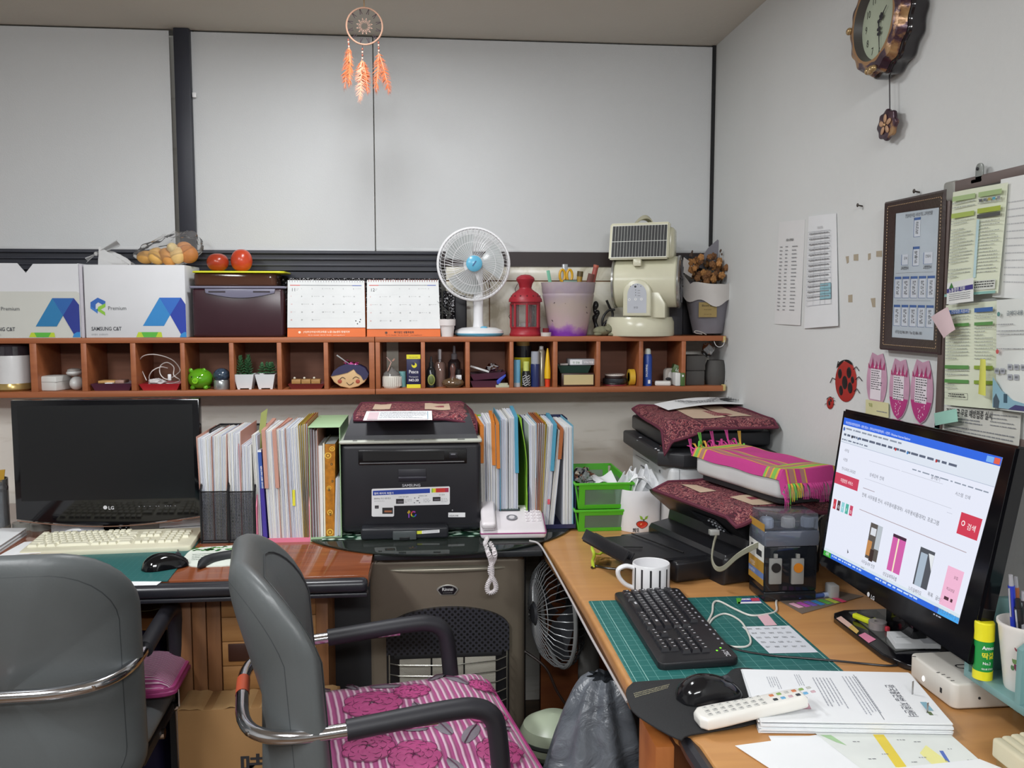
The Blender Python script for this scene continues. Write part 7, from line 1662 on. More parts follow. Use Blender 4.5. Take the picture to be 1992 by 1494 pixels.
zr0,zr1=zz_(588),zz_(566); b=B(); b.lathe([(lr*.93,zr0-.008),(lr*.93,zr0),(lr*1.05,zr0+.001),(lr*1.03,zr0+.010),(lr*.8,zr0+.028),(lr*.42,zz_(563)),(lr*.38,zz_(560))],rdm,(lx,LYc,0),32)
b.lathe([(lr*.38,zz_(560)),(lr*.44,zz_(552)),(lr*.56,zz_(546)),(lr*.58,zz_(543)),(lr*.5,zz_(539)),(lr*.28,zz_(535)),(0,zz_(534))],rdm,(lx,LYc,0),28)
for k in range(7):
 a_=PI+PI*(k+.5)/7; b.ball((lx+lr*.90*_c(a_),LYc+lr*.90*_s(a_),zr0+.020),(.0025,.0025,.0025),c('4A0C14',.6),8)
 if k<5:a_=PI+PI*(k+.5)/5; b.ball((lx+lr*.50*_c(a_),LYc+lr*.50*_s(a_),zz_(541)),(.002,.002,.002),c('4A0C14',.6),8)
b.build('roof',t)
zb0=ZT+.029
for k in range(7):
 a_=2*PI*(k+.25)/7; b=B(); b.tube([(lx+lr*.9*_c(a_),LYc+lr*.9*_s(a_),zb0),(lx+lr*.9*_c(a_),LYc+lr*.9*_s(a_),zr0-.004)],.0042,rdm,8); b.build('post',t)
for k in range(7):
 a0,a1=2*PI*(k+.25)/7,2*PI*(k+1.25)/7; pa,pb_=(lx+lr*.88*_c(a0),LYc+lr*.88*_s(a0)),(lx+lr*.88*_c(a1),LYc+lr*.88*_s(a1)); b=B()
 b.quad((*pa,zb0),(*pb_,zb0),(*pb_,zr0-.006),(*pa,zr0-.006),clear('F0F0F0',.3,.04,.08)); b.build('glass_pane',t)
b=B(); b.lathe([(0,0),(.016,0),(.0165,.012),(.014,.012),(.0,.010)],c('C0BEBC',.3,.3),(lx,LYc,zb0+.001),24); b.build('tealight',t)
b=B(); b.tube([(lx-lr*.35,LYc-lr*.4,zz_(568)),(lx-lr*.62,LYc-lr*.3,zz_(572)),(lx-lr*.66,LYc-lr*.2,zz_(562)),(lx-lr*.5,LYc-lr*.2,zz_(552))],.0012,c('3A1418',.4),6); b.tube([(lx-lr*.98,LYc-.01,zz_(612)),(lx-lr*1.06,LYc-.012,zz_(615)),(lx-lr*.98,LYc-.012,zz_(620))],.0012,c('3A1418',.4),6); b.build('wire_handle',t)
q=P(1062,650,Y=2.825); t=thing('tealight_candle','small white-cupped tealight with red wax beside the red lantern','candle',(q.x,2.825,ZT)); b=B(); b.lathe([(0,0),(.0165,0),(.0175,.012),(.0165,.0125),(0,.0115)],c('C8C4C0',.3),(q.x,2.825,ZT),24); b.build('cup',t)
b=B(); b.lathe([(0,.012),(.0105,.012),(.011,.026),(0,.027)],c('6E1A22',.3),(q.x,2.825,ZT),12); b.build('wax',t)
BYc=2.88; xa_,xb_=P(1058,560,Y=BYc-.06).x,P(1164,560,Y=BYc-.06).x; bxc=(xa_+xb_)/2; br1=(xb_-xa_)/2; br0=br1*.70; hb_=P(1110,549,Y=BYc-.05).z-ZT
def bucketm():
 m,n,l,b=base('lilac_painted_tin'); tc=n.new('ShaderNodeTexCoord'); sp=n.new('ShaderNodeSeparateXYZ'); l.new(tc.outputs['Object'],sp.inputs[0])
 nz=n.new('ShaderNodeTexNoise'); nz.inputs['Scale'].default_value=22; nz.inputs['Detail'].default_value=6; l.new(tc.outputs['Object'],nz.inputs['Vector'])
 mu=n.new('ShaderNodeMath'); mu.operation='MULTIPLY_ADD'; mu.inputs[1].default_value=.09; l.new(nz.outputs[0],mu.inputs[0]); l.new(sp.outputs[2],mu.inputs[2])
 mr_=n.new('ShaderNodeMapRange'); mr_.inputs[1].default_value=.03; mr_.inputs[2].default_value=.23; l.new(mu.outputs[0],mr_.inputs[0])
 l.new(ramp(n,l,mr_.outputs[0],[(.10,'7A34A8'),(.22,'A878B0'),(.28,'BCA4A8'),(.55,'B4A49C'),(.8,'A698A4'),(1,'B8ACB0')]),b.inputs['Base Color']); b.inputs['Roughness'].default_value=.5; return m
t=thing('tin_bucket','lilac painted tin bucket holding scissors and pens','bucket',(bxc,BYc,ZT)); b=B(); bk_=bucketm()
b.lathe([(0,.001),(br0*.98,0),(br0,.004),(br1*.94,hb_*.73),(br1*.955,hb_*.76),(br1*.94,hb_*.79),(br1*.965,hb_*.82),(br1*1.0,hb_*.97),(br1*1.02,hb_),(br1*.99,hb_),(br1*.92,hb_*.8),(br0*.95,.008),(0,.008)],bk_,(bxc,BYc,ZT),48); b.build('shell',t)
b=B(); R=random.Random(6)
for px,py,a_ in ((1082,588,-.5),(1103,590,3.0),(1141,596,.8),(1079,625,.7),(1143,607,.8)):
 q=P(px,py,Y=BYc-br1*.88); b.ball((q.x,BYc-((br0+(br1-br0)*((q.z-ZT)/hb_))**2-(q.x-bxc)**2)**.5+.0005,q.z),(.007,.0012,.0018),c('5C4C50',.5),8,Matrix.Rotation(a_,4,'Y'))
b.build('painted_marks',t)
def stick(name,label,cat,px0,py0,px1,py1,r,m,dy=0,flat=None,tip=None,tipm=None):
 a=Vector((P(px0,py0,Y=BYc+dy).x,BYc+dy*.5,ZT+.05)); d=P(px1,py1,Y=BYc+dy); a=Vector((bxc+(d.x-bxc)*.55,BYc+dy*.5,ZT+.045)); t=thing(name,label,cat,a); b=B(); b.tube([a,d],r,m,12,flat=flat); b.build('barrel',t)
 if tip:b=B(); b.tube([a.lerp(d,tip),a.lerp(d,1.003)],r*1.08 if not isinstance(r,list) else r[0],tipm,12,flat=flat); b.build('cap',t)
 return t
stick('ruler','pale green ruler leaning at the left of the lilac bucket','ruler',1070,560,1066,526,.0055,c('7CC0A4',.35),-.02,.25)
stick('ruler','clear plastic ruler standing behind the yellow scissors in the bucket','ruler',1090,550,1099,514,.0095,clear('C4C8CC',.3,.1,.55),.02,.15)
t=thing('scissors','yellow-handled scissors standing in the lilac bucket','scissors',(bxc-.02,BYc-.02,ZT+.05)); sy_=c('D8A41C',.35)
for dx in (-7,7):
 q=P(1101+dx,536,Y=BYc-.015); b=B(); b.tube([(q.x+.0088*_c(a_),BYc-.015,q.z+.019*_s(a_)) for a_ in [2*PI*i/20 for i in range(20)]],.0042,sy_,8,closed=True); b.build('handle',t)
b=B(); q=P(1101,550,Y=BYc-.015); b.box(q.x-.008,q.x+.008,BYc-.017,BYc-.013,ZT+.05,q.z,c('A8A8AC',.2,.8),.001); b.build('blades',t)
stick('glue_bottle','brown and olive capped bottle standing in the lilac bucket','bottle',1128,552,1129,528,.0095,c('A88430',.35),-.01,None,.90,c('5A4A28',.4))
stick('eraser','long pink-red eraser stick at the right of the lilac bucket','eraser',1150,552,1160,516,.0085,c('A04C44',.5),.01,.8,.96,c('B8604C',.5))
stick('eraser','cream eraser with a brown emblem leaning in the lilac bucket','eraser',1140,552,1151,533,.0105,c('D8CDB4',.5),-.03,.5,.5,c('6A3C34',.5))
b=B(); q=P(1110,546,Y=BYc-.05); b.box(q.x-.022,q.x+.022,BYc-.05,BYc-.03,q.z-.008,q.z+.002,c('7C9484',.4),.002); b.box(q.x-.022,q.x+.022,BYc-.0505,BYc-.0295,q.z+.001,q.z+.003,c('1E3A2C',.4)); one(b,'pencil_tin','grey-green flat tin resting inside the rim of the lilac bucket','tin',(q.x,BYc-.04,q.z-.008))
q=P(1178,640,Y=2.83); t=thing('stone_frog','small grey-green stone frog figure between the bucket and cream heater','figurine',(q.x,2.84,ZT)); st=c('7A7A62',.8,var=.25,scale=60,bmp=.6)
b=B(); b.ball((q.x-.008,2.85,ZT+.016),(.030,.026,.016),st,14); b.ball((q.x+.014,2.838,ZT+.022),(.019,.018,.014),st,14)
for s_ in (-1,1):b.ball((q.x+.018+.009*s_,2.835,ZT+.034),.0055,st,10)
b.ball((q.x+.02,2.825,ZT+.005),(.012,.01,.005),st,10); b.ball((q.x-.024,2.835,ZT+.006),(.014,.012,.006),st,10); b.build('body',t)
b=B(); b.tube(arc(q.x+.016,2.8205,.013,-PI*.95,-PI*.05,10,0) and [(q.x+.016+.015*_c(a_),2.8215+.003*abs(_c(a_)),ZT+.019+.003*_s(a_)) for a_ in [-PI+PI*i/10 for i in range(11)]],.0011,c('2C2A24',.7),5); b.build('mouth_line',t)
t=thing('iron_figurine','black curled iron figurine behind the stone frog','figurine',(P(1175,620,Y=2.91).x,2.91,ZT)); b=B()
pp_=[P(x,y,Y=2.91) for x,y in ((1160,590),(1157,604),(1163,610),(1157,620),(1161,640),(1163,655))]; b.tube([tuple(v_) for v_ in spline([tuple(v_) for v_ in pp_],5)],[.008+.002*_s(i) for i in range(26)],blk,10); b.ball(P(1159,592,Y=2.91),(.009,.006,.011),blk,10)
b.build('left_figure',t); b=B()
for pl_ in (((1196,602),(1184,604),(1174,616),(1172,632),(1180,650)),((1180,584),(1186,598),(1192,610),(1188,630)),((1170,640),(1180,625),(1196,618))):pp_=[P(x,y,Y=2.915) for x,y in pl_]; b.tube([tuple(v_) for v_ in spline([tuple(v_) for v_ in pp_],5)],.0042,blk,8)
b.build('right_figure',t)
CY=2.86; cm_=c('D2D0B8',.22); cx0,cx1=P(1186,640,Y=CY-.05).x,P(1318,640,Y=CY-.05).x; ccx=(cx0+cx1)/2; cr_=(cx1-cx0)/2
Z_=lambda py,Y=CY-.06:P(1250,py,Y=Y).z
t=thing('ceramic_heater','cream drum-shaped heater with a tilted dark louvre panel on the shelf','heater',(ccx,CY,ZT)); zb_1=Z_(617)
b=B(); b.lathe([(0,.001),(cr_*.98,0),(cr_,.004),(cr_*.99,(zb_1-ZT)*.75),(cr_*.93,zb_1-ZT),(0,zb_1-ZT)],cm_,(ccx,CY,ZT),56,sy=.86); b.build('base',t)
um=P(1241,580,Y=CY-.09).x; HM=Matrix.Translation((um,CY-.083,0))@Matrix.Rotation(math.radians(-22),4,'Z')@Matrix.Translation((-um,.083-CY,0))
dzc=(Z_(505)+Z_(605))/2+.012; dr=.083; dx0,dx1=P(1183,545,Y=CY-.02).x,P(1304,545,Y=CY-.02).x
AX=Matrix.Rotation(PI/2,4,'Y')
b=B(HM); b.lathe([(0,0),(dr*.93,0),(dr,.008),(dr,dx1-dx0-.008),(dr*.93,dx1-dx0),(0,dx1-dx0)],cm_,n=56,M=Matrix.Translation((dx0,CY,dzc))@AX)
nk=[(ccx-.060,zb_1-.002),(ccx+.058,zb_1-.002),(ccx+.058,zb_1+.045),(ccx+.02,dzc-.0),(ccx-.025,dzc),(ccx-.060,zb_1+.04)]
b.prism(nk,.13,cm_,.004,Matrix.Translation((0,CY+.055,0))@FRONT); b.build('drum',t)
b=B(HM); b.lathe([(dr*.90,0),(dr*1.03,0),(dr*1.03,.006),(dr*.86,.009),(dr*.86,.002)],c('A8A8A4',.2,.6),n=48,M=Matrix.Translation((dx1-.003,CY,dzc))@AX); b.build('side_ring',t)
b=B(HM); b.lathe([(0,0),(dr*.86,0),(dr*.80,.003),(0,.006)],c('34343A',.35),n=40,M=Matrix.Translation((dx1+.001,CY,dzc))@AX)
for k in range(12):a_=2*PI*k/12; b.tube([(dx1+.008,CY+.02*_c(a_),dzc+.02*_s(a_)),(dx1+.007,CY+dr*.83*_c(a_+.3),dzc+dr*.83*_s(a_+.3))],.0013,c('6A6A6E',.3),5)
b.build('side_grille',t)
b=B(HM); b.lathe([(dr*.90,0),(dr*1.03,0),(dr*1.03,-.006),(dr*.86,-.006),(dr*.86,0)],c('A8A8A4',.2,.6),n=48,M=Matrix.Translation((dx0+.002,CY,dzc))@AX); b.build('side_ring',t)
py_=CY-.085; a0,a1=P(1186,433,Y=py_+.01),P(1299,433,Y=py_+.01); b0,b1=P(1184,504,Y=py_),P(1298,504,Y=py_)
b=B(HM); fr_=[Vector((a0.x,py_+.012,a0.z)),Vector((a1.x,py_+.012,a1.z)),Vector((b1.x,py_,b1.z)),Vector((b0.x,py_,b0.z))]
bk=[q_+Vector((0,.045,0)) for q_ in fr_]; bm_=bmesh.new(); vv=[bm_.verts.new(q_) for q_ in fr_+bk]
for f_ in ((3,2,1,0),(4,5,6,7),(0,1,5,4),(1,2,6,5),(2,3,7,6),(3,0,4,7)):bm_.faces.new([vv[i] for i in f_])
bmesh.ops.recalc_face_normals(bm_,faces=bm_.faces[:]); bmesh.ops.bevel(bm_,geom=bm_.edges[:],offset=.004,segments=3,affect='EDGES'); b.bm(bm_,cm_)
b.box(a0.x+.01,a1.x+.012,py_+.04,py_+.12,b0.z+.004,a0.z-.012,cm_,.012,3); b.build('panel_frame',t)
sh=Sheet(B(HM),*fr_,lift=.0006); sh.n=Vector((0,-1,0)); sh.rect(.045,.08,.965,.94,c('0A0C0E',.45)); sh.rect(.035,.07,.975,.08,c('E4E4DC',.3),2); n=18
for k in range(n+1):u=.045+.92*k/n; sh.rect(u-.002,.08,u+.002,.94,c('D8DAD4',.3),2)
sh.rect(.035,.50,.975,.515,c('D8DAD4',.3),2); sh.rect(.035,.935,.975,.95,c('E4E4DC',.3),2); sh.b.build('louvre',t,flat=True)
b=B(HM); q=P(1240,512,Y=CY-dr-.004); b.box(q.x-.013,q.x+.013,CY-dr-.004,CY-dr+.03,q.z-.009,b0.z,cm_,.003); b.build('panel_hinge',t)
u0,u1,v0,v1=rect(1214,543,1268,615,CY-dr-.008); um=(u0+u1)/2; ah=(u1-u0)/2
pts=[(u0,v0),(u1,v0),(u1,v1-ah)]+[(um+ah*_c(a_),v1-ah+ah*_s(a_)) for a_ in [PI*i/16 for i in range(1,16)]]+[(u0,v1-ah)]
b=B(HM); b.prism(pts,.030,cm_,.005,Matrix.Translation((0,CY-dr+.020,0))@FRONT,3); k_=.68
pts2=[(um+(x-um)*k_,v0+.010+(z-v0)*.80) for x,z in pts]; b.build('control_arch',t)
b=B(HM); b.prism(pts2,.001,c('B8BCC4',.35),0,Matrix.Translation((0,CY-dr-.0095,0))@FRONT); Yp=CY-dr-.011
def dot(px,py,r,m):q=P(px,py,Y=Yp); b.cyl((q.x,Yp+.0006,q.z),(q.x,Yp,q.z),r,m,n=12)
for px,py,r in ((1238.5,557.5,.0035),(1229,557,.0012),(1234,554,.0012),(1243,553.5,.0012),(1249,557,.0012),(1239,564,.0012),(1239,569,.0012),(1239,574,.0012)):dot(px,py,r,c('2A2C30',.4))
for px,py in ((1227,583),(1239,582),(1250,582)):dot(px,py,.0045,c('E0E2E4',.3)); dot(px,py-.2,.0015,c('8A8C90',.4))
q=P(1239,600,Y=Yp); b.text('부경',UP(q.x,Yp-.0003,q.z),.008,grey_ink,'CENTER')
for py in (564,569,574):q=P(1244,py+1,Y=Yp); b.box(q.x-.002,q.x+.006,Yp-.0002,Yp+.0003,q.z-.0006,q.z+.0008,grey_ink)
b.build('control_label',t)
b=B(); g0=P(1250,432,Y=2.87); b.grid(lambda u,v:(g0.x-.024+.054*u,2.845+.05*v,g0.z-.004+(.034*_s(PI*u)**.6*(.55+.45*u))*_s(PI*(.15+.7*v))**.8),16,12,c('B8B49C',.8,bmp=.4),thick=.003)
one(b,'cloth_cap','beige cloth cap lying on top of the cream heater','cap',(g0.x,2.87,a0.z-.012))
QY=2.87; bb0,bb1=P(1347,640,Y=QY).x,P(1408,640,Y=QY).x; bt0,bt1=P(1326,535,Y=QY).x,P(1433,540,Y=QY).x
t=thing('dried_bouquet','dried brown flower bouquet in grey wrapping paper in the shelf corner','bouquet',((bb0+bb1)/2,QY,ZT)); gw=c('7C7A82',.6,bmp=.25,bscale=12); zr_1=P(1380,545,Y=QY).z
zq_=ZT+.004
def wrap_(u,v):
 a_=u*2*PI; cx_=(bb0+bb1)/2+((bt0+bt1)/2-(bb0+bb1)/2)*v; r=((bb1-bb0)/2*(.9+.1*v)+((bt1-bt0)/2-(bb1-bb0)/2)*v)*(1+.02*_s(5*a_+3*v)); zz_1=zq_+(zr_1-zq_)*v*(1+.04*_s(3*a_)*v)-.042*v*max(0,-_s(a_))**2
 return (cx_+r*_c(a_),QY+r*.78*_s(a_),zz_1)
b=B(); b.grid(lambda u,v:wrap_(u,.02+.98*v),48,16,gw,thick=.001); b.build('wrapping',t)
b=B(); wpaper=c('C6C2BE',.7)
def collar(u,v):
 a_=u*2*PI; q_=Vector(wrap_(u,1)); cxx_=(bt0+bt1)/2; d=Vector((q_.x-cxx_,q_.y-QY,0)); f_=max(0,-_s(a_))**2; zz2=.030*(1-f_)*abs(_s(a_*2.5))**.6+.020*f_
 return tuple(q_+d*(.02-.25*(1-v)*0)+Vector((0,0,-.020*_s(3*a_)**2*(1-v)-.034*(1-v)+zz2*v)))
b.grid(collar,60,6,wpaper,thick=.0008); b.build('inner_paper',t)
b=B(); pk_=P(1396,466,Y=QY+.05); s1,s2=P(1352,520,Y=QY+.05),P(1424,530,Y=QY+.05)
b.add([s1,s2,P(1413,480,Y=QY+.05),pk_,P(1378,482,Y=QY+.05)]+[v_+Vector((0,.002,0)) for v_ in (s1,s2,P(1413,480,Y=QY+.05),pk_,P(1378,482,Y=QY+.05))],[(0,1,2,3,4),(9,8,7,6,5)],gw)
w1=[P(x,y,Y=QY-.02) for x,y in ((1330,500),(1326,528),(1345,540),(1350,515))]; b.add(w1,[(0,1,2,3)],wpaper); b.build('back_paper',t)
R=random.Random(11)
for k in range(46):
 px,py=1342+72*R.random(),496+62*R.random();
 if (px-1378)**2/1700+(py-522)**2/1100>1:px,py=1358+42*R.random(),497+48*R.random()
 dpt=R.uniform(-.045,.02); q=P(px,py,Y=QY+dpt); b=B(); rr_=R.uniform(.0080,.0115); h=('9A6C3C','7C5430','B07C48','6A4628')[k%4]
 b.ball(q,(rr_,rr_,rr_*.9),c(h,.8,var=.2,scale=80,bmp=.5),10)
 for j in range(5):a_=2*PI*j/5+k; b.ball(q+Vector((rr_*.6*_c(a_),-rr_*.4,rr_*.6*_s(a_))),(rr_*.5,rr_*.5,rr_*.6),c(h,.8,var=.2,scale=80,bmp=.5),6)
 b.build('flower_head',t)
b=B()
for k in range(26):
 a_=R.uniform(0,PI); tp_=P(1380+R.uniform(-42,50),R.uniform(488,520),Y=QY+R.uniform(-.02,.04)); b.tube([(tp_.x*.5+.5*(bt0+bt1)/2,QY,zr_1-.04),tuple(tp_)],[.001,.0008],c('4A3A2C',.8),4)
 for j in range(4):b.ball(tp_+Vector((R.uniform(-.006,.006),0,R.uniform(-.012,.004))),(.003,.002,.0045),c('54443A',.8),5)
b.build('dried_stems',t)
u0,u1,v0,v1=rect(1359,588,1394,617,QY-.062)
b=B(); yy_=QY-.064; b.M=Matrix.Translation((0,0,0)); b.box(u0,u1,yy_,yy_+.001,v0,v1,c('A08A54',.6)); b.text('Bloom and',UP((u0+u1)/2,yy_-.0003,v1-.014),.0095,c('3A2C1C',.6),'CENTER',.01); b.text('flower atelier',UP((u0+u1)/2,yy_-.0003,v1-.025),.0048,c('6A5438',.6),'CENTER')
b.text('051-243-1788',UP((u0+u1)/2,yy_-.0003,v0+.008),.0045,c('6A5438',.6),'CENTER'); b.build('label',t)
lay_p=[P(x,y,Y=YF+.012) for x,y in ((1366,650),(1353,648),(1352,644),(1362,645),(1374,651))]; b=B(); b.tube([tuple(v_) for v_ in spline([tuple(Vector((p_.x,p_.y,max(p_.z,ZT+.002)))) for p_ in lay_p],5)],.0012,c('B8B4AC',.5),6); b.build('tie_string',t)
#  inside the compartments
def cbox(name,label,cat,px0,py0,px1,py1,d=.06,m=None,bev=.002,Y=YF+.012,z=None,grp=None):
 x0,x1,z0,z1=rect(px0,py0,px1,py1,Y); z0=ZC if z is None else z
 b=B(); b.box(x0,x1,Y,Y+d,z0,z1,m,bev); return one(b,name,label,cat,((x0+x1)/2,Y+d/2,z0),grp),(x0,x1,z0,z1)
def lz(name,label,cat,pxc,r_px,prof,m,Y=YF+.03,z=ZC,n=28,t=None,part='body',sy=1):
 """prof in (fraction of radius, height px above the shelf)"""
 q=P(pxc,740,Y=Y); s_=P(pxc+100,740,Y=Y).x-q.x; s_/=100; r=r_px*s_
 if t is None:t=thing(name,label,cat,(q.x,Y,z))
 b=B(); b.lathe([(a_*r,h_*s_) for a_,h_ in prof],m,(q.x,Y,z),n,sy=sy); b.build(part,t); return t
q=P(28,740,Y=YF+.06); t=lz('glass_jar','white jar with a golden foot and smoky lid in the leftmost compartment','jar',26,33,[(0,14),(1,14),(1,68),(.98,72),(0,72)],c('D4D4D4',.25),Y=YF+.06,part='white_body')
lz('','','',26,35,[(0,0),(.85,0),(1,4),(1,10),(.94,16),(0,16)],c('B49A60',.25,.5),Y=YF+.06,t=t,part='gold_foot'); lz('','','',26,33,[(0,72),(1,72),(.98,90),(.9,93),(0,93)],clear('5A525C',.4,.05,.3),Y=YF+.06,t=t,part='lid')
M_=TR(P(104,745,Y=YF+.05).x,YF+.055,ZC,math.radians(-14)); b=B(M_); b.box(-.032,.032,-.035,.045,0,.046,c('D4D4D0',.5),.006); b.box(-.0325,.0325,-.0355,.0455,.028,.029,c('9C9C98',.5)); one(b,'soap_box','little white box in the second compartment from the left edge','box',(M_[0][3],YF+.055,ZC))
for k,(px,zz1,lab,sc3) in enumerate(((149,0,'white rounded gadget standing behind the upright of the soap box compartment',(.019,.03,.022)),(145,.045,'white-and-silver gadget balanced on top beside the soap box',(.022,.03,.010)))):
 q=P(px,740,Y=YF+.05); b=B(); b.ball((q.x,YF+.05,ZC+zz1+sc3[2]),sc3,c('CFCFCD',.3),16)
 if k:b.ball((q.x,YF+.05,ZC+zz1+sc3[2]+.008),(.019,.028,.006),c('A8A4A0',.3),14)
 one(b,'charger_puck',lab,'gadget',(q.x,YF+.05,ZC+zz1))
def tray(label,px0,px1,py0,m,Y=YF+.012,d=.12,z=ZC,h=None,name='small_tray',rzz=0):
 x0,x1,z0,z1=rect(px0,py0,px1,760,Y); z0=z; z1=z0+(h or.018); w_=(x1-x0)/2; cx_=(x0+x1)/2
 t=thing(name,label,'tray',(cx_,Y,z0),0); b=B(); M=TR(cx_,Y,z0,0,0,rzz)
 a,k=w_,.82
 def corner(s_,z_,kk):return [(-a*kk,(1-kk)*.03,z_),(a*kk,(1-kk)*.03,z_),(a*kk,d-(1-kk)*.03,z_),(-a*kk,d-(1-kk)*.03,z_)]
 v=corner(0,0,k)+corner(0,z1-z0,1)+[(x*.94,y+(.006 if y<d/2 else -.006),z_) for x,y,z_ in corner(0,z1-z0,1)]+[(x*.96,y+(.006 if y<d/2 else -.006),.003) for x,y,z_ in corner(0,0,k)]
 fs=[(3,2,1,0)]
 for o_ in (0,4,8):
  for i in range(4):j=(i+1)%4; fs.append((o_+i,o_+j,o_+4+j,o_+4+i))
 fs.append((12,13,14,15)); b.add(v,fs,m,M); b.build('tray_body',t,flat=True); return t,cx_
plum=c('4E2438',.4)
tray('plum-coloured tray holding cards under the second paper carton',176,257,742,plum,h=.022)
b=B(); q=P(212,742,Y=YF+.05); b.box(q.x-.026,q.x+.024,YF+.03,YF+.08,ZC+.0225,ZC+.030,c('C89C60',.5),.001); one(b,'wooden_block','tan wooden block lying in the left plum-coloured tray','block',(q.x,YF+.05,ZC+.0225))
b=B(); q=P(238,742,Y=YF+.05); b.box(q.x-.012,q.x+.014,YF+.02,YF+.07,ZC+.0225,ZC+.032,c('A88478',.5),.001,M=None); one(b,'card_stack','pinkish card stack at the right of the left plum-coloured tray','card',(q.x,YF+.05,ZC+.0225))
b=B(); q=P(210,734,Y=YF+.014); b.box(q.x-.010,q.x+.012,YF+.014,YF+.03,ZC+.0225,ZC+.025,W_); one(b,'paper_tag','tiny white paper tag on the front of the left plum-coloured tray','paper',(q.x,YF+.02,ZC+.0225))
tray('bright red tray with a coiled white charging cable',270,350,742,c('A8242C',.4),h=.020)
b=B(); pts=[(285,740),(275,718),(270,705),(280,692),(305,690),(335,700),(350,718),(344,728),(325,738),(312,728),(312,712),(325,705),(338,714),(338,730),(350,740),(330,746),(300,742),(290,736),(296,722),(312,714),(326,716)]
R=random.Random(2); b.tube([tuple(v_) for v_ in spline([tuple(P(x,y,Y=YF+.045+.02*_s(i*1.3))) for i,(x,y) in enumerate(pts)],6)],.0016,c('DCD4D0',.4),6)
q=P(330,734,Y=YF+.03); b.box(q.x-.005,q.x+.005,YF+.026,YF+.034,q.z-.010,q.z+.010,W_,.002); one(b,'charging_cable','white charging cable coiled loosely in the bright red tray','cable',(P(310,745,Y=YF+.045).x,YF+.045,ZC+.004))
b=B(); crumple(b,(P(303,742,Y=YF+.04).x,YF+.05,ZC+.024),(.026,.02,.010),c('D4D0D0',.5),5,18,.15); one(b,'plastic_wrap','white crumpled wrap under the cable in the bright red tray','wrap',(P(303,742,Y=YF+.04).x,YF+.05,ZC+.014))
q=P(390,745,Y=YF+.045); t=thing('piggy_bank','glossy see-through green pig figurine in a compartment','piggy bank',(q.x,YF+.045,ZC)); gpm=clear('7CD02C',.4,.03,.55)
b=B(); b.ball((q.x,YF+.045,ZC+.034),(.039,.038,.032),gpm,20);
for dx in (-.020,.020):
 for dy in (-.016,.016):b.ball((q.x+dx,YF+.045+dy,ZC+.007),(.008,.008,.007),gpm,8)
b.build('body',t); b=B(); b.cyl((q.x-.006,YF+.010,ZC+.030),(q.x-.006,YF+.002,ZC+.029),.0095,c('8CD030',.25),r1=.0085); b.build('snout',t)
for s_ in (-1,1):
 b=B(); b.ball((q.x-.006+.012*s_,YF+.010,ZC+.042),.0022,blk,8); b.build('eye',t); b=B(); b.ball((q.x-.004+.020*s_,YF+.028,ZC+.060),(.007,.004,.008),gpm,8); b.build('ear',t)
for s_ in (-1,1):b=B(); b.ball((q.x-.006+.0028*s_,YF+.0018,ZC+.0295),(.0012,.0006,.002),c('3A6818',.5),6); b.build('nostril',t)
t=lz('glitter_dome','small dome with dark glitter on a silver base beside the green pig','snow globe',431,15,[(0,0),(.94,0),(1,2),(1,17),(.92,19),(0,19)],c('A8ACAC',.25,.6),Y=YF+.035,part='silver_base')
b=B(); q=P(431,720,Y=YF+.035); b.ball((q.x,YF+.035,ZC+.045),(.026,.026,.022),c('3A4858',.12,var=.5,scale=120,bmp=.6),18); b.build('dome',t)
lg=c('3E6A44',.5,var=.2,scale=60)
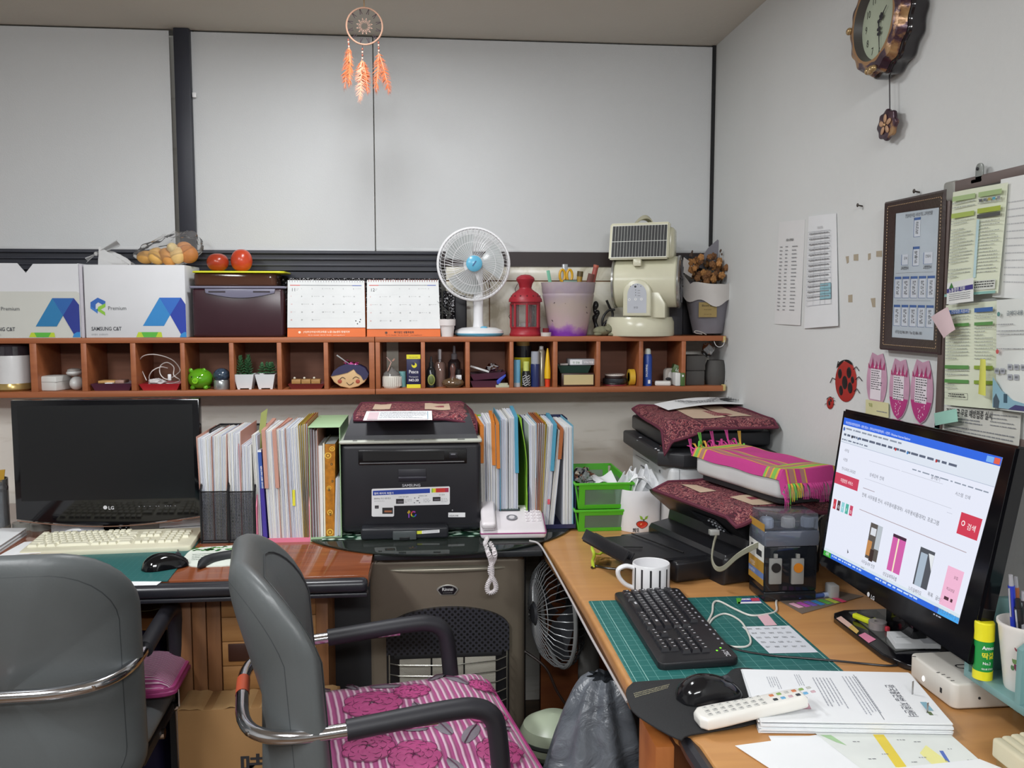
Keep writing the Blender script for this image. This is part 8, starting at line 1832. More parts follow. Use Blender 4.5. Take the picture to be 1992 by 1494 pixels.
for k,(px,lab) in enumerate(((478,'tall spiky succulent in a white square pot, left of the pair'),(519,'low rosette succulent in a white square pot, right of the pair'))):
 q=P(px,745,Y=YF+.04); t=thing('succulent',lab,'plant',(q.x,YF+.04,ZC)); b=B(); h_=P(px,728,Y=YF+.02).z-ZC; r1_,r0_=.031,.022
 v=[(s1*r0_,s2*r0_,0.004) for s1,s2 in ((-1,-1),(1,-1),(1,1),(-1,1))]+[(s1*r1_,s2*r1_,h_) for s1,s2 in ((-1,-1),(1,-1),(1,1),(-1,1))]+[(s1*r1_*.9,s2*r1_*.9,h_) for s1,s2 in ((-1,-1),(1,-1),(1,1),(-1,1))]+[(s1*r1_*.85,s2*r1_*.85,h_-.006) for s1,s2 in ((-1,-1),(1,-1),(1,1),(-1,1))]
 fs=[(3,2,1,0),(12,13,14,15)]
 for o_ in (0,4,8):
  for i in range(4):j=(i+1)%4; fs.append((o_+i,o_+j,o_+4+j,o_+4+i))
 M=TR(q.x,YF+.04,ZC); b.add(v,fs,c('E4E6E8',.25),M)
 for s1 in (-1,1):
  for s2 in (-1,1):b.box(s1*r0_*.8-.004,s1*r0_*.8+.004,s2*r0_*.8-.004,s2*r0_*.8+.004,0,.006,c('E4E6E8',.25),.001,M=M)
 b.build('pot',t); b=B(); R=random.Random(k+1)
 def leaf(cx,cy,cz,a_,el,L_,w_):
  d=Vector((_c(a_)*_c(el),_s(a_)*_c(el),_s(el))); s_=Vector((-_s(a_),_c(a_),0)); n_=d.cross(s_); o=Vector((cx,cy,cz)); pts=[]
  b.add([o,o+d*L_*.5+s_*w_,o+d*L_,o+d*L_*.5-s_*w_,o+d*L_*.45+n_*w_*.6,o+d*L_*.45-n_*w_*.6],[(0,1,4),(1,2,4),(2,3,4),(3,0,4),(1,0,5),(2,1,5),(3,2,5),(0,3,5)],lg)
 if k==0:
  for sx_,sy_,top,n_ in ((-.014,-.004,.058,8),(.010,0,.060,9),(.0,.014,.045,6)):
   for j in range(n_):
    z_=h_-.004+top*j/n_
    for i in range(5 if j<n_-2 else 4):leaf(q.x+sx_,YF+.04+sy_,ZC+z_,2*PI*i/5+j*.7,.35+.9*j/n_,.020*(1-.25*j/n_),.0042)
 else:
  for sx_,sy_ in ((-.012,-.008),(.012,-.004),(.0,.012),(.016,.012)):
   for j in range(5):
    for i in range(7):leaf(q.x+sx_,YF+.04+sy_,ZC+h_+.004+.006*j,2*PI*i/7+j*.5,.1+.3*j,.018-.0018*j,.0048)
 b.build('leaves',t)
tray('dark red tray of little wooden stamps below the November calendar',560,631,748,c('6E2420',.4),h=.016)
for k,px in enumerate((577,596,615)):
 q=P(px,740,Y=YF+.03); b=B(); b.box(q.x-.0145,q.x+.0135,YF+.02,YF+.05,ZC+.0165,ZC+.030,wood('B88C50','A07440',(20,20,60),.5),.001); one(b,'wooden_stamp',('leftmost','middle','rightmost')[k]+' of three square wooden stamps in the dark red tray','stamp',(q.x,YF+.035,ZC+.0165),'wooden stamps in the dark red tray')
 q2=P(px-4,733,Y=YF+.03); b=B(); b.ball((q2.x,YF+.03,ZC+.034),(.004,.004,.004),c('C8C4B4',.3),8); one(b,'stamp_knob',('left','middle','right')[k]+' tiny pale bead on a wooden stamp in the dark red tray','bead',(q2.x,YF+.03,ZC+.0302))
q=P(681,745,Y=YF+.02); t=thing('doll_head_holder','smiling wooden girl head with purple hair holding pink hair clips','holder',(q.x,YF+.03,ZC)); skin=c('D8B484',.6,var=.05); hair=c('2C2850',.5)
def pz(pts,Y=YF+.02):return [(P(x,y,Y=Y).x,P(x,y,Y=Y).z) for x,y in pts]
face=pz([(643,733),(650,744),(662,752),(680,756),(697,752),(709,744),(716,733),(710,724),(701,716),(681,714),(660,716),(650,724)])
zmn=min(z for x,z in face); face=[(x,z-zmn+ZC) for x,z in face]; dzz=ZC-zmn
b=B(); b.prism(face[::1],.05,skin,.003,Matrix.Translation((0,YF+.070,0))@FRONT,3); b.build('head',t)
b=B(); hp3=pz([(643,734),(650,722),(662,718),(677,720),(690,719),(705,722),(713,738),(718,731),(711,718),(697,712),(681,707),(662,712),(650,720)][::-1]) if False else None
hl=pz([(688,718),(676,725),(660,729),(644,732),(649,722),(659,714),(672,709),(688,710)]); hr=pz([(688,718),(694,726),(702,731),(707,740),(714,736),(717,728),(710,716),(700,711),(688,710)])
for hh in (hl,hr):hh2=[(x,z+dzz) for x,z in hh]; b.prism(hh2,.056,hair,.0,Matrix.Translation((0,YF+.074,0))@FRONT)
b.build('hair',t)
b=B(); Yf_=YF+.0192
def dd(px,py,r,m,ry=None):q=P(px,py,Y=Yf_); b.ball((q.x,Yf_,q.z+dzz),(r,.0008,ry or r),m,10)
dd(661,742,.0068,c('A84A34',.5)); dd(696,742,.0068,c('A84A34',.5))
def strk(pts,r=.0008):b.tube([tuple(Vector(v_)+Vector((0,-.0006,dzz))) for v_ in spline([tuple(P(x,y,Y=Yf_)) for x,y in pts],5)],r,ink,5)
strk(((661,738),(666,734),(672,737))); strk(((686,737),(692,733),(699,736))); strk(((674,744),(680,749),(688,744))); b.build('face_paint',t)
for k,(px,py,h) in enumerate(((673,708,'D83C94'),(683,711,'C83488'),(693,712,'D850A0'))):
 q=P(px,py,Y=YF+.04); b=B(); crumple(b,(q.x,YF+.045,q.z+.004),(.010,.010,.008),clear('E048A0',.4,.05,.7),8+k,14,.2); one(b,'hair_clip',('left','middle','right')[k]+' glossy pink hair clip on the purple-haired wooden head','hair clip',(q.x,YF+.045,q.z-.002),'pink hair clips on the wooden head')
a,d=P(672,703,Y=YF+.03),P(655,691,Y=YF+.02); b=B(); b.tube([a,d],[.0018,.0026],c('D8D8DC',.2,.5),8); b.tube([a,a+Vector((.014,.012,-.010))],.0016,c('D8D8DC',.2,.5),8); one(b,'hair_pin','silver pin sticking out of the purple-haired wooden head','hair pin',a)
x0,x1,z0,z1=rect(752,670,775,712,YB-.03); b=B(); b.box(x0,x1,YB-.022,YB-.018,ZC,ZT-.018,c('C4BEB0',.5)); one(b,'white_card','tall white strip standing behind the glass candle jar','card',(x0,YB-.02,ZC))
q=P(763,745,Y=YF+.035); t=lz('candle_jar','ribbed glass candle jar with domed lid and ribbon','jar',762,17.5,[(0,0),(.9,0),(1,3),(1,22),(.96,24),(0,24)],c('CFCAC0',.3),Y=YF+.035,part='ribbed_jar')
b=B();
for k in range(28):a_=2*PI*k/28; r=.0295; b.tube([(q.x+r*_c(a_),YF+.035+r*_s(a_),ZC+.006),(q.x+r*_c(a_),YF+.035+r*_s(a_),ZC+.036)],.0015,c('E4E0D8',.3),5)
b.build('ribs',t); lz('','','',762,17,[(1,24),(.95,28),(.6,33),(.2,37),(.15,40),(0,41)],clear('B8B4B0',.4,.04,.35),Y=YF+.035,t=t,part='glass_lid')
b=B(); kx_=P(761,705,Y=YF+.03);
for s_ in (-1,1):b.tube([(kx_.x+.008*s_*_s(PI*i/8)+.003*s_,YF+.03,kx_.z+.010*_s(PI*i/8)*_c(PI*i/16)+.004) for i in range(9)],.0014,c('B88C7C',.5),6)
b.tube([kx_,P(752,695,Y=YF+.026)],.0018,c('B89A94',.5),6); b.tube([kx_,P(754,722,Y=YF+.012)],.0016,c('B88C7C',.5),6); b.build('ribbon',t)
lz('glass_tumbler','small teal candle in clear glass between the jar and Peace box','candle',783,7,[(0,0),(1,0),(1,30),(0,30)],c('7CB4B4',.4),Y=YF+.07)
x0,x1,z0,z1=rect(791,687,818,752,YF+.02); t=thing('cologne_box','slim navy and yellow box with Peace lettering','box',((x0+x1)/2,YF+.03,ZC)); b=B(); z1=ZC+(z1-z0); b.box(x0,x1,YF+.02,YF+.06,ZC,z1,c('1C1C48',.4),.001); b.build('carton',t)
sh=Sheet(B(),(x0,YF+.02,z1),(x1,YF+.02,z1),(x1,YF+.02,ZC),(x0,YF+.02,ZC)); ye=c('E0D82C',.4); wt=c('E4E4E8',.4)
sh.rect(0,0,1,.13,ye); sh.rect(0,.89,1,1,ye); sh.disc(.55,.32,.0085,ye); sh.disc(.50,.28,.005,c('1C1C48',.4),2); sh.text('Peace',.5,.56,.0155,wt,'CENTER',bold=.01,wide=.85); sh.text('Therapeutic',.5,.685,.0062,wt,'CENTER'); sh.text('NO.33',.5,.80,.0112,wt,'CENTER',bold=.03); sh.text('BIO COLOGNE',.5,.09,.004,ink,'CENTER'); sh.b.build('print',t,flat=True)
def bottle(label,pxc,Y,parts,cat='bottle',name='bottle',sy=1):
 q=P(pxc,740,Y=Y); t=thing(name,label,cat,(q.x,Y,ZC))
 for nm,r,prof,m in parts:lz('','','',pxc,r,prof,m,Y=Y,t=t,part=nm,sy=sy)
 return t,q
t,q=bottle('black dropper bottle with a round olive label',839,YF+.03,(('body',9,[(0,0),(1,1),(1,33),(.6,40),(0,40)],c('15171A',.15)),('dropper',4.5,[(0,40),(1,40),(1,48),(.6,50),(.45,60),(0,61)],blk)))
b=B(); b.ball((q.x,YF+.0155,ZC+.026),(.012,.003,.018),c('8C9450',.5),16); b.ball((q.x,YF+.0142,ZC+.026),(.009,.003,.014),c('5C6834',.5),14); b.build('label',t)
bottle('clear perfume bottle with a silver sprayer and pinkish liquid',856,YF+.07,(('body',11,[(0,0),(.95,0),(1,3),(1,44),(.8,48),(0,48)],clear('C8A498',.4,.04,.3)),('sprayer',4,[(0,48),(.7,48),(.7,52),(1,53),(1,72),(0,73)],c('C4C4C8',.2,.7))),name='perfume_bottle',cat='perfume')
bottle('tall dark serum bottle with a narrow dropper neck',884,YF+.08,(('body',12,[(0,0),(1,0),(1,46),(.6,52),(0,52)],c('2C2426',.2)),('dropper',6,[(0,52),(1,52),(1,62),(.5,64),(.4,78),(0,78)],clear('8A868C',.4,.05,.5))),name='serum_bottle')
t,q=bottle('dark round bottle with a white marked label beside the serum bottle',892,YF+.045,(('body',8,[(0,0),(1,0),(1,34),(0,36)],c('1E1A1C',.3)),)); b=B(); b.box(q.x-.009,q.x+.009,YF+.030,YF+.032,ZC+.022,ZC+.040,W_); b.text('A.X',UP(q.x-.006,YF+.0297,ZC+.026),.009,ink); b.build('label',t)
bottle('low round amber perfume bottle with an oval glass body',881,YF+.018,(('body',22,[(0,0),(.55,0),(.95,6),(1,10),(.85,15),(.3,19),(0,19)],clear('C8A47C',.45,.03,.2)),('stopper',6,[(0,19),(1,19),(.7,26),(1,38),(.4,46),(0,47)],c('5A3A34',.2))),name='perfume_bottle',cat='perfume',sy=.6)
tray('lower plum tray in the compartment under the electric fan',915,972,742,plum,h=.022,d=.13)
tray('upper plum tray resting at a slant on the lower plum tray',915,985,726,plum,z=ZC+.0265,h=.020,d=.12,rzz=math.radians(-4))
b=B(); a,d=P(914,713,Y=YF+.04),P(952,725,Y=YF+.04); b.M=TR((a.x+d.x)/2,YF+.05,(a.z+d.z)/2+.002,0,0,math.atan2(a.z-d.z,d.x-a.x)); b.box(-.032,.032,-.012,.012,-.003,.003,c('DCDCDC',.4),.001); one(b,'white_stick','white flat stick lying across the slanted plum tray','stick',((a.x+d.x)/2,YF+.05,(a.z+d.z)/2-.01))
q=P(958,714,Y=YF+.06); b=B(); crumple(b,(q.x,YF+.06,q.z-.001),(.020,.02,.011),clear('D0D0D4',.35,.05,.35),15,18,.25); one(b,'plastic_wrap','crumpled clear wrap in the slanted plum tray','wrap',(q.x,YF+.06,q.z-.012))
q=P(977,750,Y=YF+.012); b=B(); b.box(q.x-.021,q.x+.022,YF+.004,YF+.03,ZC,ZC+.008,c('B4B49C',.5),.001); b.box(q.x-.012,q.x+.018,YF+.006,YF+.03,ZC+.008,ZC+.014,c('B4B49C',.5),.001); one(b,'eraser','greyish stepped eraser in front of the plum trays','eraser',(q.x,YF+.02,ZC))
b=B(); pp_=[P(x,y,Y=YF+.006) for x,y in ((966,741),(973,735),(984,728),(984,732),(975,741),(972,747),(967,747))]; b.prism([(v_.x,v_.z) for v_ in pp_][::-1],.012,c('2C48B8',.4),.001,Matrix.Translation((0,YF+.018,0))@FRONT); one(b,'letter_clip','small blue clip resting on the stepped eraser','clip',(pp_[0].x,YF+.012,ZC+.014))
bottle('big round jar with yellow band and dark lid at the back of the cosmetics',1017,YF+.09,(('body',17,[(0,0),(1,0),(1,34),(0,34)],c('C8C020',.35)),('band',17.4,[(0,34),(1,34),(1,54),(0,54)],c('D8D030',.35)),('lid',16.5,[(0,54),(1,54),(1,76),(0,76)],c('1C1C22',.2)),('neck',13,[(0,76),(1,76),(1,84),(0,84)],c('C8A860',.4))),name='cosmetic_jar',cat='jar')
bottle('light blue squeeze tube standing on its grey cap',1006,YF+.03,(('body',6.5,[(0,8),(1,8),(1.02,20),(1,50),(.95,52),(0,52)],c('6CA8C8',.35)),('cap',6.5,[(0,0),(1,0),(1,8),(0,8)],c('B8BCC0',.35))),name='lotion_tube',cat='tube',sy=.7)
t,q=bottle('small black bottle with white waves and a yellow-green cap',1023.5,YF+.022,(('body',8,[(0,0),(1,0),(1,26),(.8,31),(0,31)],c('101114',.3)),('cap',5.5,[(0,31),(1,31),(1,48),(.85,49),(0,49)],c('C8D070',.4))),name='wave_bottle')
b=B()
for k in range(5):b.tube([(q.x+.0136*_s(-1.1+2.2*i/14),YF+.022-.0136*_c(-1.1+2.2*i/14),ZC+.008+.007*k+.0025*_s(i*.9+k)) for i in range(15)],.0008,W_,5)
b.build('wave_print',t)
bottle('navy pump bottle with a clear cap in the cosmetics compartment',1041,YF+.03,(('body',9,[(0,0),(1,0),(1,42),(.95,44),(0,44)],c('1E2A5C',.25)),('cap',8,[(0,44),(1,44),(1,66),(.96,68),(0,68)],clear('D4D8E4',.35,.05,.5))),name='pump_bottle')
bottle('slim silver spray can in the cosmetics compartment',1053,YF+.055,(('body',7,[(0,0),(1,0),(1,66),(.7,70),(0,70)],c('B4AC9C',.25,.4)),('nozzle',4,[(0,70),(1,70),(1,76),(0,77)],c('C8C8C8',.4))),name='spray_can')
bottle('yellow cone-nosed tube standing on its orange-red cap',1065,YF+.022,(('body',6,[(0,16),(1,16),(1,30),(.5,62),(.2,74),(0,74)],c('E8B818',.35)),('cap',5,[(0,0),(.9,0),(1,15),(0,16)],c('D8401C',.4))),name='glue_tube',cat='tube')
o,(x0,x1,z0,z1)=cbox('gift_box','dark brown box with a cream label at the bottom of its compartment','box',1092,726,1156,751,.10,c('3A2018',.4),Y=YF+.02)
sh=Sheet(B(),(x0+.008,YF+.02,z1-.005),(x1-.003,YF+.02,z1-.005),(x1-.003,YF+.02,ZC+.006),(x0+.008,YF+.02,ZC+.006)); sh.rect(0,0,1,1,c('C8B888',.5)); k_=sh.b.build('label',None,(x0,YF+.02,ZC),flat=True); k_.parent=o; k_.location=Vector((x0,YF+.02,ZC))-o.location
zg=z1
tray('dark green tray sitting on the brown labelled box',1085,1150,714,c('1E3A30',.4),z=zg+.0005,h=.024,Y=YF+.022,d=.10)
M_=TR(P(1132,705,Y=YF+.04).x,YF+.055,zg+.0255,math.radians(6)); b=B(M_); b.box(-.044,.044,-.025,.03,0,.020,c('B4B6BA',.4),.0015); b.box(-.0442,-.004,-.0255,-.02,.003,.017,W_); b.text('정 캡슐',M_.inverted()@M_@UP(-.036,-.0257,.006),.008,c('4A7A50',.5)); b.text('YTN 약품',M_.inverted()@M_@UP(.002,-.0254,.006),.008,W_,bold=.03)
one(b,'medicine_box','grey and white medicine box on the dark green tray','box',(M_[0][3],YF+.055,zg+.0255));
b=B(); q=P(1096,714,Y=YF+.04); b.box(q.x-.012,q.x+.014,YF+.03,YF+.07,zg+.0255,zg+.031,c('B0A8A4',.5),.001); one(b,'card_stack','small pale stack of cards at the left of the dark green tray','card',(q.x,YF+.05,zg+.0255))
q=P(1195,745,Y=YF+.06); zz2=ZC
for k,(r,h_,hx,lab,nm) in enumerate(((.040,.004,'8C3038','thin dark red disc at the bottom of the round stack','round_dish'),(.036,.005,'2A2422','thin black dish above the dark red disc','round_dish'),(.040,.014,'2C3034','thick dark grey round case in the stack','round_case'),(.030,.008,'3A2C2A','small dark brown dish above the thick grey case','round_case'),(.034,.005,'D0C8C0','white-rimmed flat dish on top of the round stack','round_dish'))):
 b=B(); b.lathe([(0,0),(r*.96,0),(r,h_*.4),(r*.98,h_),(0,h_)],c(hx,.35),(q.x-.004*(k%2),YF+.055,zz2),36)
 if k==4:
  for j in range(12):a_=PI+PI*(j+.5)/12; b.box(-.0012,.0012,-.0004,.0006,.0051,.0058,ink,M=TR(q.x+.03*_c(a_),YF+.055+.03*_s(a_),zz2,a_))
 one(b,nm,lab,'dish' if nm!='round_case' else 'case',(q.x,YF+.055,zz2)); zz2+=h_+.0004
q=P(1228,735,Y=YF+.05); b=B(); b.lathe([(.016,0),(.027,0),(.027,.018),(.016,.018),(.016,0)],c('D8B038',.3),n=36,M=Matrix.Translation((q.x-.009,YF+.05,ZC+.0272))@AX); b.lathe([(.013,.001),(.016,.001),(.016,.017),(.013,.017),(.013,.001)],c('D0C0A0',.6),n=36,M=Matrix.Translation((q.x-.009,YF+.05,ZC+.0272))@AX)
one(b,'tape_roll','yellow adhesive tape roll standing on edge by the round stack','tape',(q.x,YF+.05,ZC))
t,q=bottle('blue spray can with a white cap below the cream heater',1259.5,YF+.03,(('body',8.3,[(0,0),(1,0),(1,54),(.8,60),(0,60)],c('24489C',.3)),('cap',5.6,[(0,60),(1,60),(1,66),(.8,70),(0,71)],c('D4DCD4',.4))),name='spray_can')
b=B(); b.box(q.x-.002,q.x+.006,YF+.0155,YF+.017,ZC+.008,ZC+.020,W_); b.text('SALONPAS',UP(q.x-.004,YF+.0158,ZC+.03)@Matrix.Rotation(PI/2,4,'Z'),.0085,W_,bold=.02); b.build('print',t)
M_=TR(P(1290,745,Y=YF+.02).x,YF+.025,ZC,math.radians(-12)); b=B(M_); b.box(-.026,.026,-.014,.014,0,.016,c('DCD8D4',.35),.005,3); one(b,'white_pack','white rounded pack lying flat beside the blue spray can','pack',(M_[0][3],YF+.025,ZC))
M_=TR(P(1301,718,Y=YF+.06).x,YF+.07,ZC,math.radians(10)); b=B(M_); b.prism(rrect(-.018,.018,0,.056,.012,5),.02,c('B8B0A8',.4),.002,FRONT); b.ball((0,-.0205,.03),(.008,.001,.015),c('D8D4D0',.4),12); one(b,'grey_case','grey-white upright case leaning behind the green and white pack','case',(M_[0][3],YF+.07,ZC))
gr2=c('4C6A34',.4)
M_=TR(P(1316,718,Y=YF+.05).x,YF+.05,ZC+.042,math.radians(-8),0,math.radians(20)); b=B(M_); b.box(-.018,.018,-.015,.03,-.004,.024,gr2,.001); b.text('LC',M_.inverted()@M_@UP(-.008,-.0153,.004),.012,W_,bold=.02); one(b,'green_carton','dark green carton tilted above the green and white pack','carton',(M_[0][3],YF+.05,ZC+.03))
M_=TR(P(1322,740,Y=YF+.005).x,YF+.012,ZC-.0,0); b=B(M_); b.box(-.016,.002,-.014,.03,0.0,.044,c('DCDCD8',.35),.004,3); b.box(.002,.017,-.014,.03,0,.044,gr2,.003,2); b.ball((.009,-.0142,.034),(.003,.001,.004),W_,8); one(b,'herbal_pack','white and green pack at the front right of the spray can compartment','pack',(M_[0][3],YF+.012,ZC))
b=B(); q=P(1301,742,Y=YF+.03); b.ball((q.x,YF+.035,ZC+.0215),(.010,.008,.005),blk,10); one(b,'black_disc','tiny black disc between the white pack and the green carton','lid',(q.x,YF+.035,ZC+.0165))
dk=c('4A4846',.7)
x0,x1,_,_=rect(1335,720,1371,750,YF+.03); zm1=P(1353,721,Y=YF+.03).z; zm2=P(1353,692,Y=YF+.03).z
b=B(); b.box(x0,x1,YF+.03,YF+.12,ZC,zm1-.0008,dk,.003); one(b,'grey_box','lower dark grey box of the two at the open shelf end','box',((x0+x1)/2,YF+.07,ZC)); b=B(); b.box(x0,x1+.002,YF+.03,YF+.12,zm1,zm2,dk,.003); one(b,'grey_box','upper dark grey box of the two at the open shelf end','box',((x0+x1)/2,YF+.07,zm1))
q=P(1391,725,Y=YF+.06); t=lz('stone_vase','dark grey rounded vase beside the grey boxes at the open shelf end','vase',1391,20,[(0,0),(.85,0),(1,12),(1.02,26),(.92,38),(.76,46),(0,46)],dk,Y=YF+.055)
q=P(1377,680,Y=YF+.06); b=B(); crumple(b,(q.x,YF+.06,q.z-.001),(.021,.02,.022),clear('B8BABC',.4,.06,.35),9,24,.12); one(b,'plastic_bag','small clear plastic bag bunched under the open top board','bag',(q.x,YF+.06,q.z-.024))
b=B(); b.tube([tuple(v_) for v_ in spline([tuple(P(x,y,Y=YF-.004)) for x,y in ((1389,664),(1393,672),(1400,675),(1407,671),(1410,662))],6)],.0012,c('D0D0D0',.4),6); one(b,'thin_cord','thin white cord looping below the open top board','cord',P(1400,675,Y=YF-.004))
b=B(); b.tube([tuple(v_) for v_ in spline([tuple(P(x,y,Y=YF+.012)) for x,y in ((1414,742),(1420,730),(1424,745),(1418,758),(1421,768),(1432,772))],6)],.0022,blk,6); b.ball(P(1425,768,Y=YF+.012),(.012,.006,.007),blk,8); one(b,'knotted_cable','black cable knotted beside the open lower board end','cord',P(1425,768,Y=YF+.012))
#  hanging hoop with feathers
DY=2.55; rc=P(709,51,Y=DY); dr_=P(744,51,Y=DY).x-rc.x; wl=c('9C7864',.6)
t=thing('dream_catcher','small hoop charm with orange feathers hanging from the ceiling','hanging ornament',(rc.x,DY,2.29))
b=B(); b.tube([(rc.x+dr_*_c(2*PI*i/48),DY,rc.z+dr_*_s(2*PI*i/48)) for i in range(48)],.0026,wl,8,closed=True); b.build('hoop',t)
b=B(); b.tube([(rc.x,DY,rc.z+dr_),(rc.x-.001,DY,2.29)],.0014,c('8C6A3C',.6),6); b.build('hanging_cord',t)
b=B(); th_=c('3A2E34',.7); tp2=c('B89484',.7)
for k in range(12):
 a_=2*PI*(k+.5)/12; p0=(rc.x+dr_*_c(a_),DY,rc.z+dr_*_s(a_)); r1=dr_*.66
 for s_ in (-.09,.09):b.tube([p0,(rc.x+r1*_c(a_+s_),DY,rc.z+r1*_s(a_+s_))],.0009,th_,4)
for rr_,n_ in ((.36,12),(.24,12)):
 for k in range(n_):
  a0=2*PI*(k+.5)/n_; a1=2*PI*(k+1)/n_; r2=rr_*.72
  b.tube([(rc.x+dr_*rr_*1.25*_c(a0),DY,rc.z+dr_*rr_*1.25*_s(a0)),(rc.x+dr_*r2*_c(a1),DY,rc.z+dr_*r2*_s(a1)),(rc.x+dr_*rr_*1.25*_c(a1+a1-a0),DY,rc.z+dr_*rr_*1.25*_s(a1+a1-a0))],.0006,tp2,4)
b.build('web',t)
def feather(px0,py0,px1,py1,w_,h,seed,lab=None):
 R=random.Random(seed); a,d=P(px0,py0,Y=DY),P(px1,py1,Y=DY+R.uniform(-.01,.01)); L_=(d-a).length; ax_=(d-a).normalized(); sd_=ax_.cross(Vector((0,1,0))).normalized(); m_=c(h,.9)
 b=B(); b.tube([a,a.lerp(d,.5)+sd_*.002,d],[.0009,.0007,.0003],c('E0A888',.6),4)
 for k in range(110):
  u=R.random(); q_=a.lerp(d,u); s_=1 if k%2 else -1; ww=w_*(_s(PI*min(1,.12+u*.9))**.6)*R.uniform(.6,1.05)
  e_=q_+sd_*s_*ww*1.3+ax_*L_*R.uniform(.08,.20)+Vector((0,R.uniform(-.006,.006),0)); b.add([q_,q_+ax_*.0035,e_],[(0,1,2)],m_); b.add([q_,e_,q_+ax_*.0035+Vector((0,.0006,0))],[(0,1,2)],m_)
 b.build('feather',t,flat=True)
for k,(x0_,y0_,x1_,y1_) in enumerate(((677,72,679,94),(705,88,705,118),(736,76,737,103))):
 b=B(); a,d=P(x0_,y0_,Y=DY),P(x1_,y1_,Y=DY); b.tube([a,d],.0009,th_,5)
 for j in range(4):b.ball(a.lerp(d,.25+.2*j),(.0026,.0026,.0036),c(('8A4A38','B89484')[j%2],.4),8)
 b.build('bead_string',t)
for i,a_ in enumerate(((678,92,670,172,.012,'AE5A34'),(680,93,680,168,.011,'B46236'),(704,116,706,172,.019,'B86034'),(706,118,716,180,.012,'AC5834'),(703,120,700,195,.014,'C48C74'),(736,102,732,178,.012,'B46038'),(738,104,757,180,.014,'AE5A34'))):feather(*a_,i)
#  on the right wall
def WM(px,py,d=0.0,rot=0):
 q=P(px,py,X=XW-d); return Matrix(((0,0,-1,q.x),(-1,0,0,q.y),(0,1,0,q.z),(0,0,0,1)))@Matrix.Rotation(rot,4,'Z')
def W(px,py,d=0.0):return P(px,py,X=XW-d)
def wsheet(name,label,cat,cs,m,d=.0012,curl=0,th=.0006,parent=None):
 """sheet on the wall from its photo corners (tl, tr, br, bl); returns its printed face"""
 q=[W(x,y,d) for x,y in cs]; b=B()
 b.grid(lambda u,v:q[0].lerp(q[1],u).lerp(q[3].lerp(q[2],u),v)+Vector((-curl*(_s(PI*u)*.4+(1-_c(v*2))*.35*u),0,0)),10,10,m,thick=-th)
 b.build('sheet',parent) if parent else None
 sh=Sheet(b,*q,lift=.0003); sh.n=Vector((-1,0,0)); sh.e=.0004+curl*.7; return b,sh,q
def wdone(b,name,label,cat,q,group=None):return one(b,name,label,cat,((q[0]+q[2])/2),group)
cm0=WM(1704,38,.058); cy0=P(1651,38,X=XW-.058).y; cy1=P(1752,38,X=XW-.058).y; rY=(cy0-cy1)/2; yc_=(cy0+cy1)/2; zc_=P(1704,38,X=XW-.058).z; rZ=zc_-P(1704,139,X=XW-.058).z
t=thing('wall_clock','ornate scalloped oval wall clock high on the right wall','clock',(XW,yc_,zc_))
CM=Matrix(((0,0,-1,XW),(-1,0,0,yc_),(0,1,0,zc_),(0,0,0,1)))
def oval(k,sc_a=.032,n=112,lob=14):return [(rY*k*_c(a_)*(1+sc_a*_c(lob*a_)),rZ*k*_s(a_)*(1+sc_a*_c(lob*a_))) for a_ in [2*PI*i/n for i in range(n)]]
cb_=c('1E1A1E',.15,coat=.5); b=B(CM); b.prism(oval(1.04),.040,cb_,.010,None,3); b.build('case',t)
def band(b,k0,z0,k1,z1,m,s0=.032,s1=.032):
 a,d=oval(k0,s0),oval(k1,s1); n=len(a); b.add([(x,y,z0) for x,y in a]+[(x,y,z1) for x,y in d],[(i,(i+1)%n,n+(i+1)%n,n+i) for i in range(n)],m)
def giltm():
 m,n,l,bb=base('purple_gilt'); v=coords(n,l); nz=n.new('ShaderNodeTexNoise'); nz.inputs['Scale'].default_value=26; nz.inputs['Detail'].default_value=4; l.new(v,nz.inputs['Vector'])
 l.new(ramp(n,l,nz.outputs[0],[(.42,'3A2430'),(.50,'4E3440'),(.56,'9A7450'),(.7,'B89468')]),bb.inputs['Base Color']); bb.inputs['Roughness'].default_value=.3; bb.inputs['Metallic'].default_value=.3; bump(n,l,bb,nz.outputs[0],.8,.004); return m
gm2=giltm(); b=B(CM); band(b,1.0,.040,.93,.056,gm2); band(b,.93,.056,.80,.060,gm2,.032,.02); band(b,.80,.060,.74,.060,c('A88058',.3,.3),.02,0); band(b,.74,.060,.70,.040,c('4A4644',.4),0,0); b.build('gilt_frame',t)
b=B(CM)
for a_,r_ in ((-PI/2,.012),(-PI/2-.12,.009),(-PI/2+.12,.009),(0.35,.012),(.55,.009),(PI-.1,.010)):b.ball((rY*.93*_c(a_),rZ*.93*_s(a_),.060),(r_,r_*.8,.006),c('B09468',.25,.5),10)
b.build('carved_flowers',t)
b=B(CM); b.prism(oval(.71,0),.002,c('B4BEA8',.5),0,Matrix.Translation((0,0,.040))); b.build('dial',t)
b=B(CM)
for k in range(1,13):a_=PI/2-2*PI*k/12; b.text(str(k),Matrix.Translation((rY*.54*_c(a_),rZ*.56*_s(a_)-.008,.0425)),.022,c('3A3C34',.6),'CENTER',0,.8)
b.build('numerals',t,flat=True)
b=B(CM)
for a_,L_ in ((PI/2-2*PI*(5.8/12),rZ*.58),(PI/2-2*PI*(1.75/12),rZ*.36)):
 b.tube([(0,0,.046),(L_*_c(a_),L_*_s(a_),.046)],[.0016,.0006],ink,5)
 for f_ in (.25,.4):
  for s_ in (-1,1):b.ball((L_*f_*_c(a_)-.004*s_*_s(a_),L_*f_*_s(a_)+.004*s_*_c(a_),.046),(.0035,.0035,.001),ink,8)
b.ball((0,0,.046),(.004,.004,.002),ink,8); b.build('hands',t)
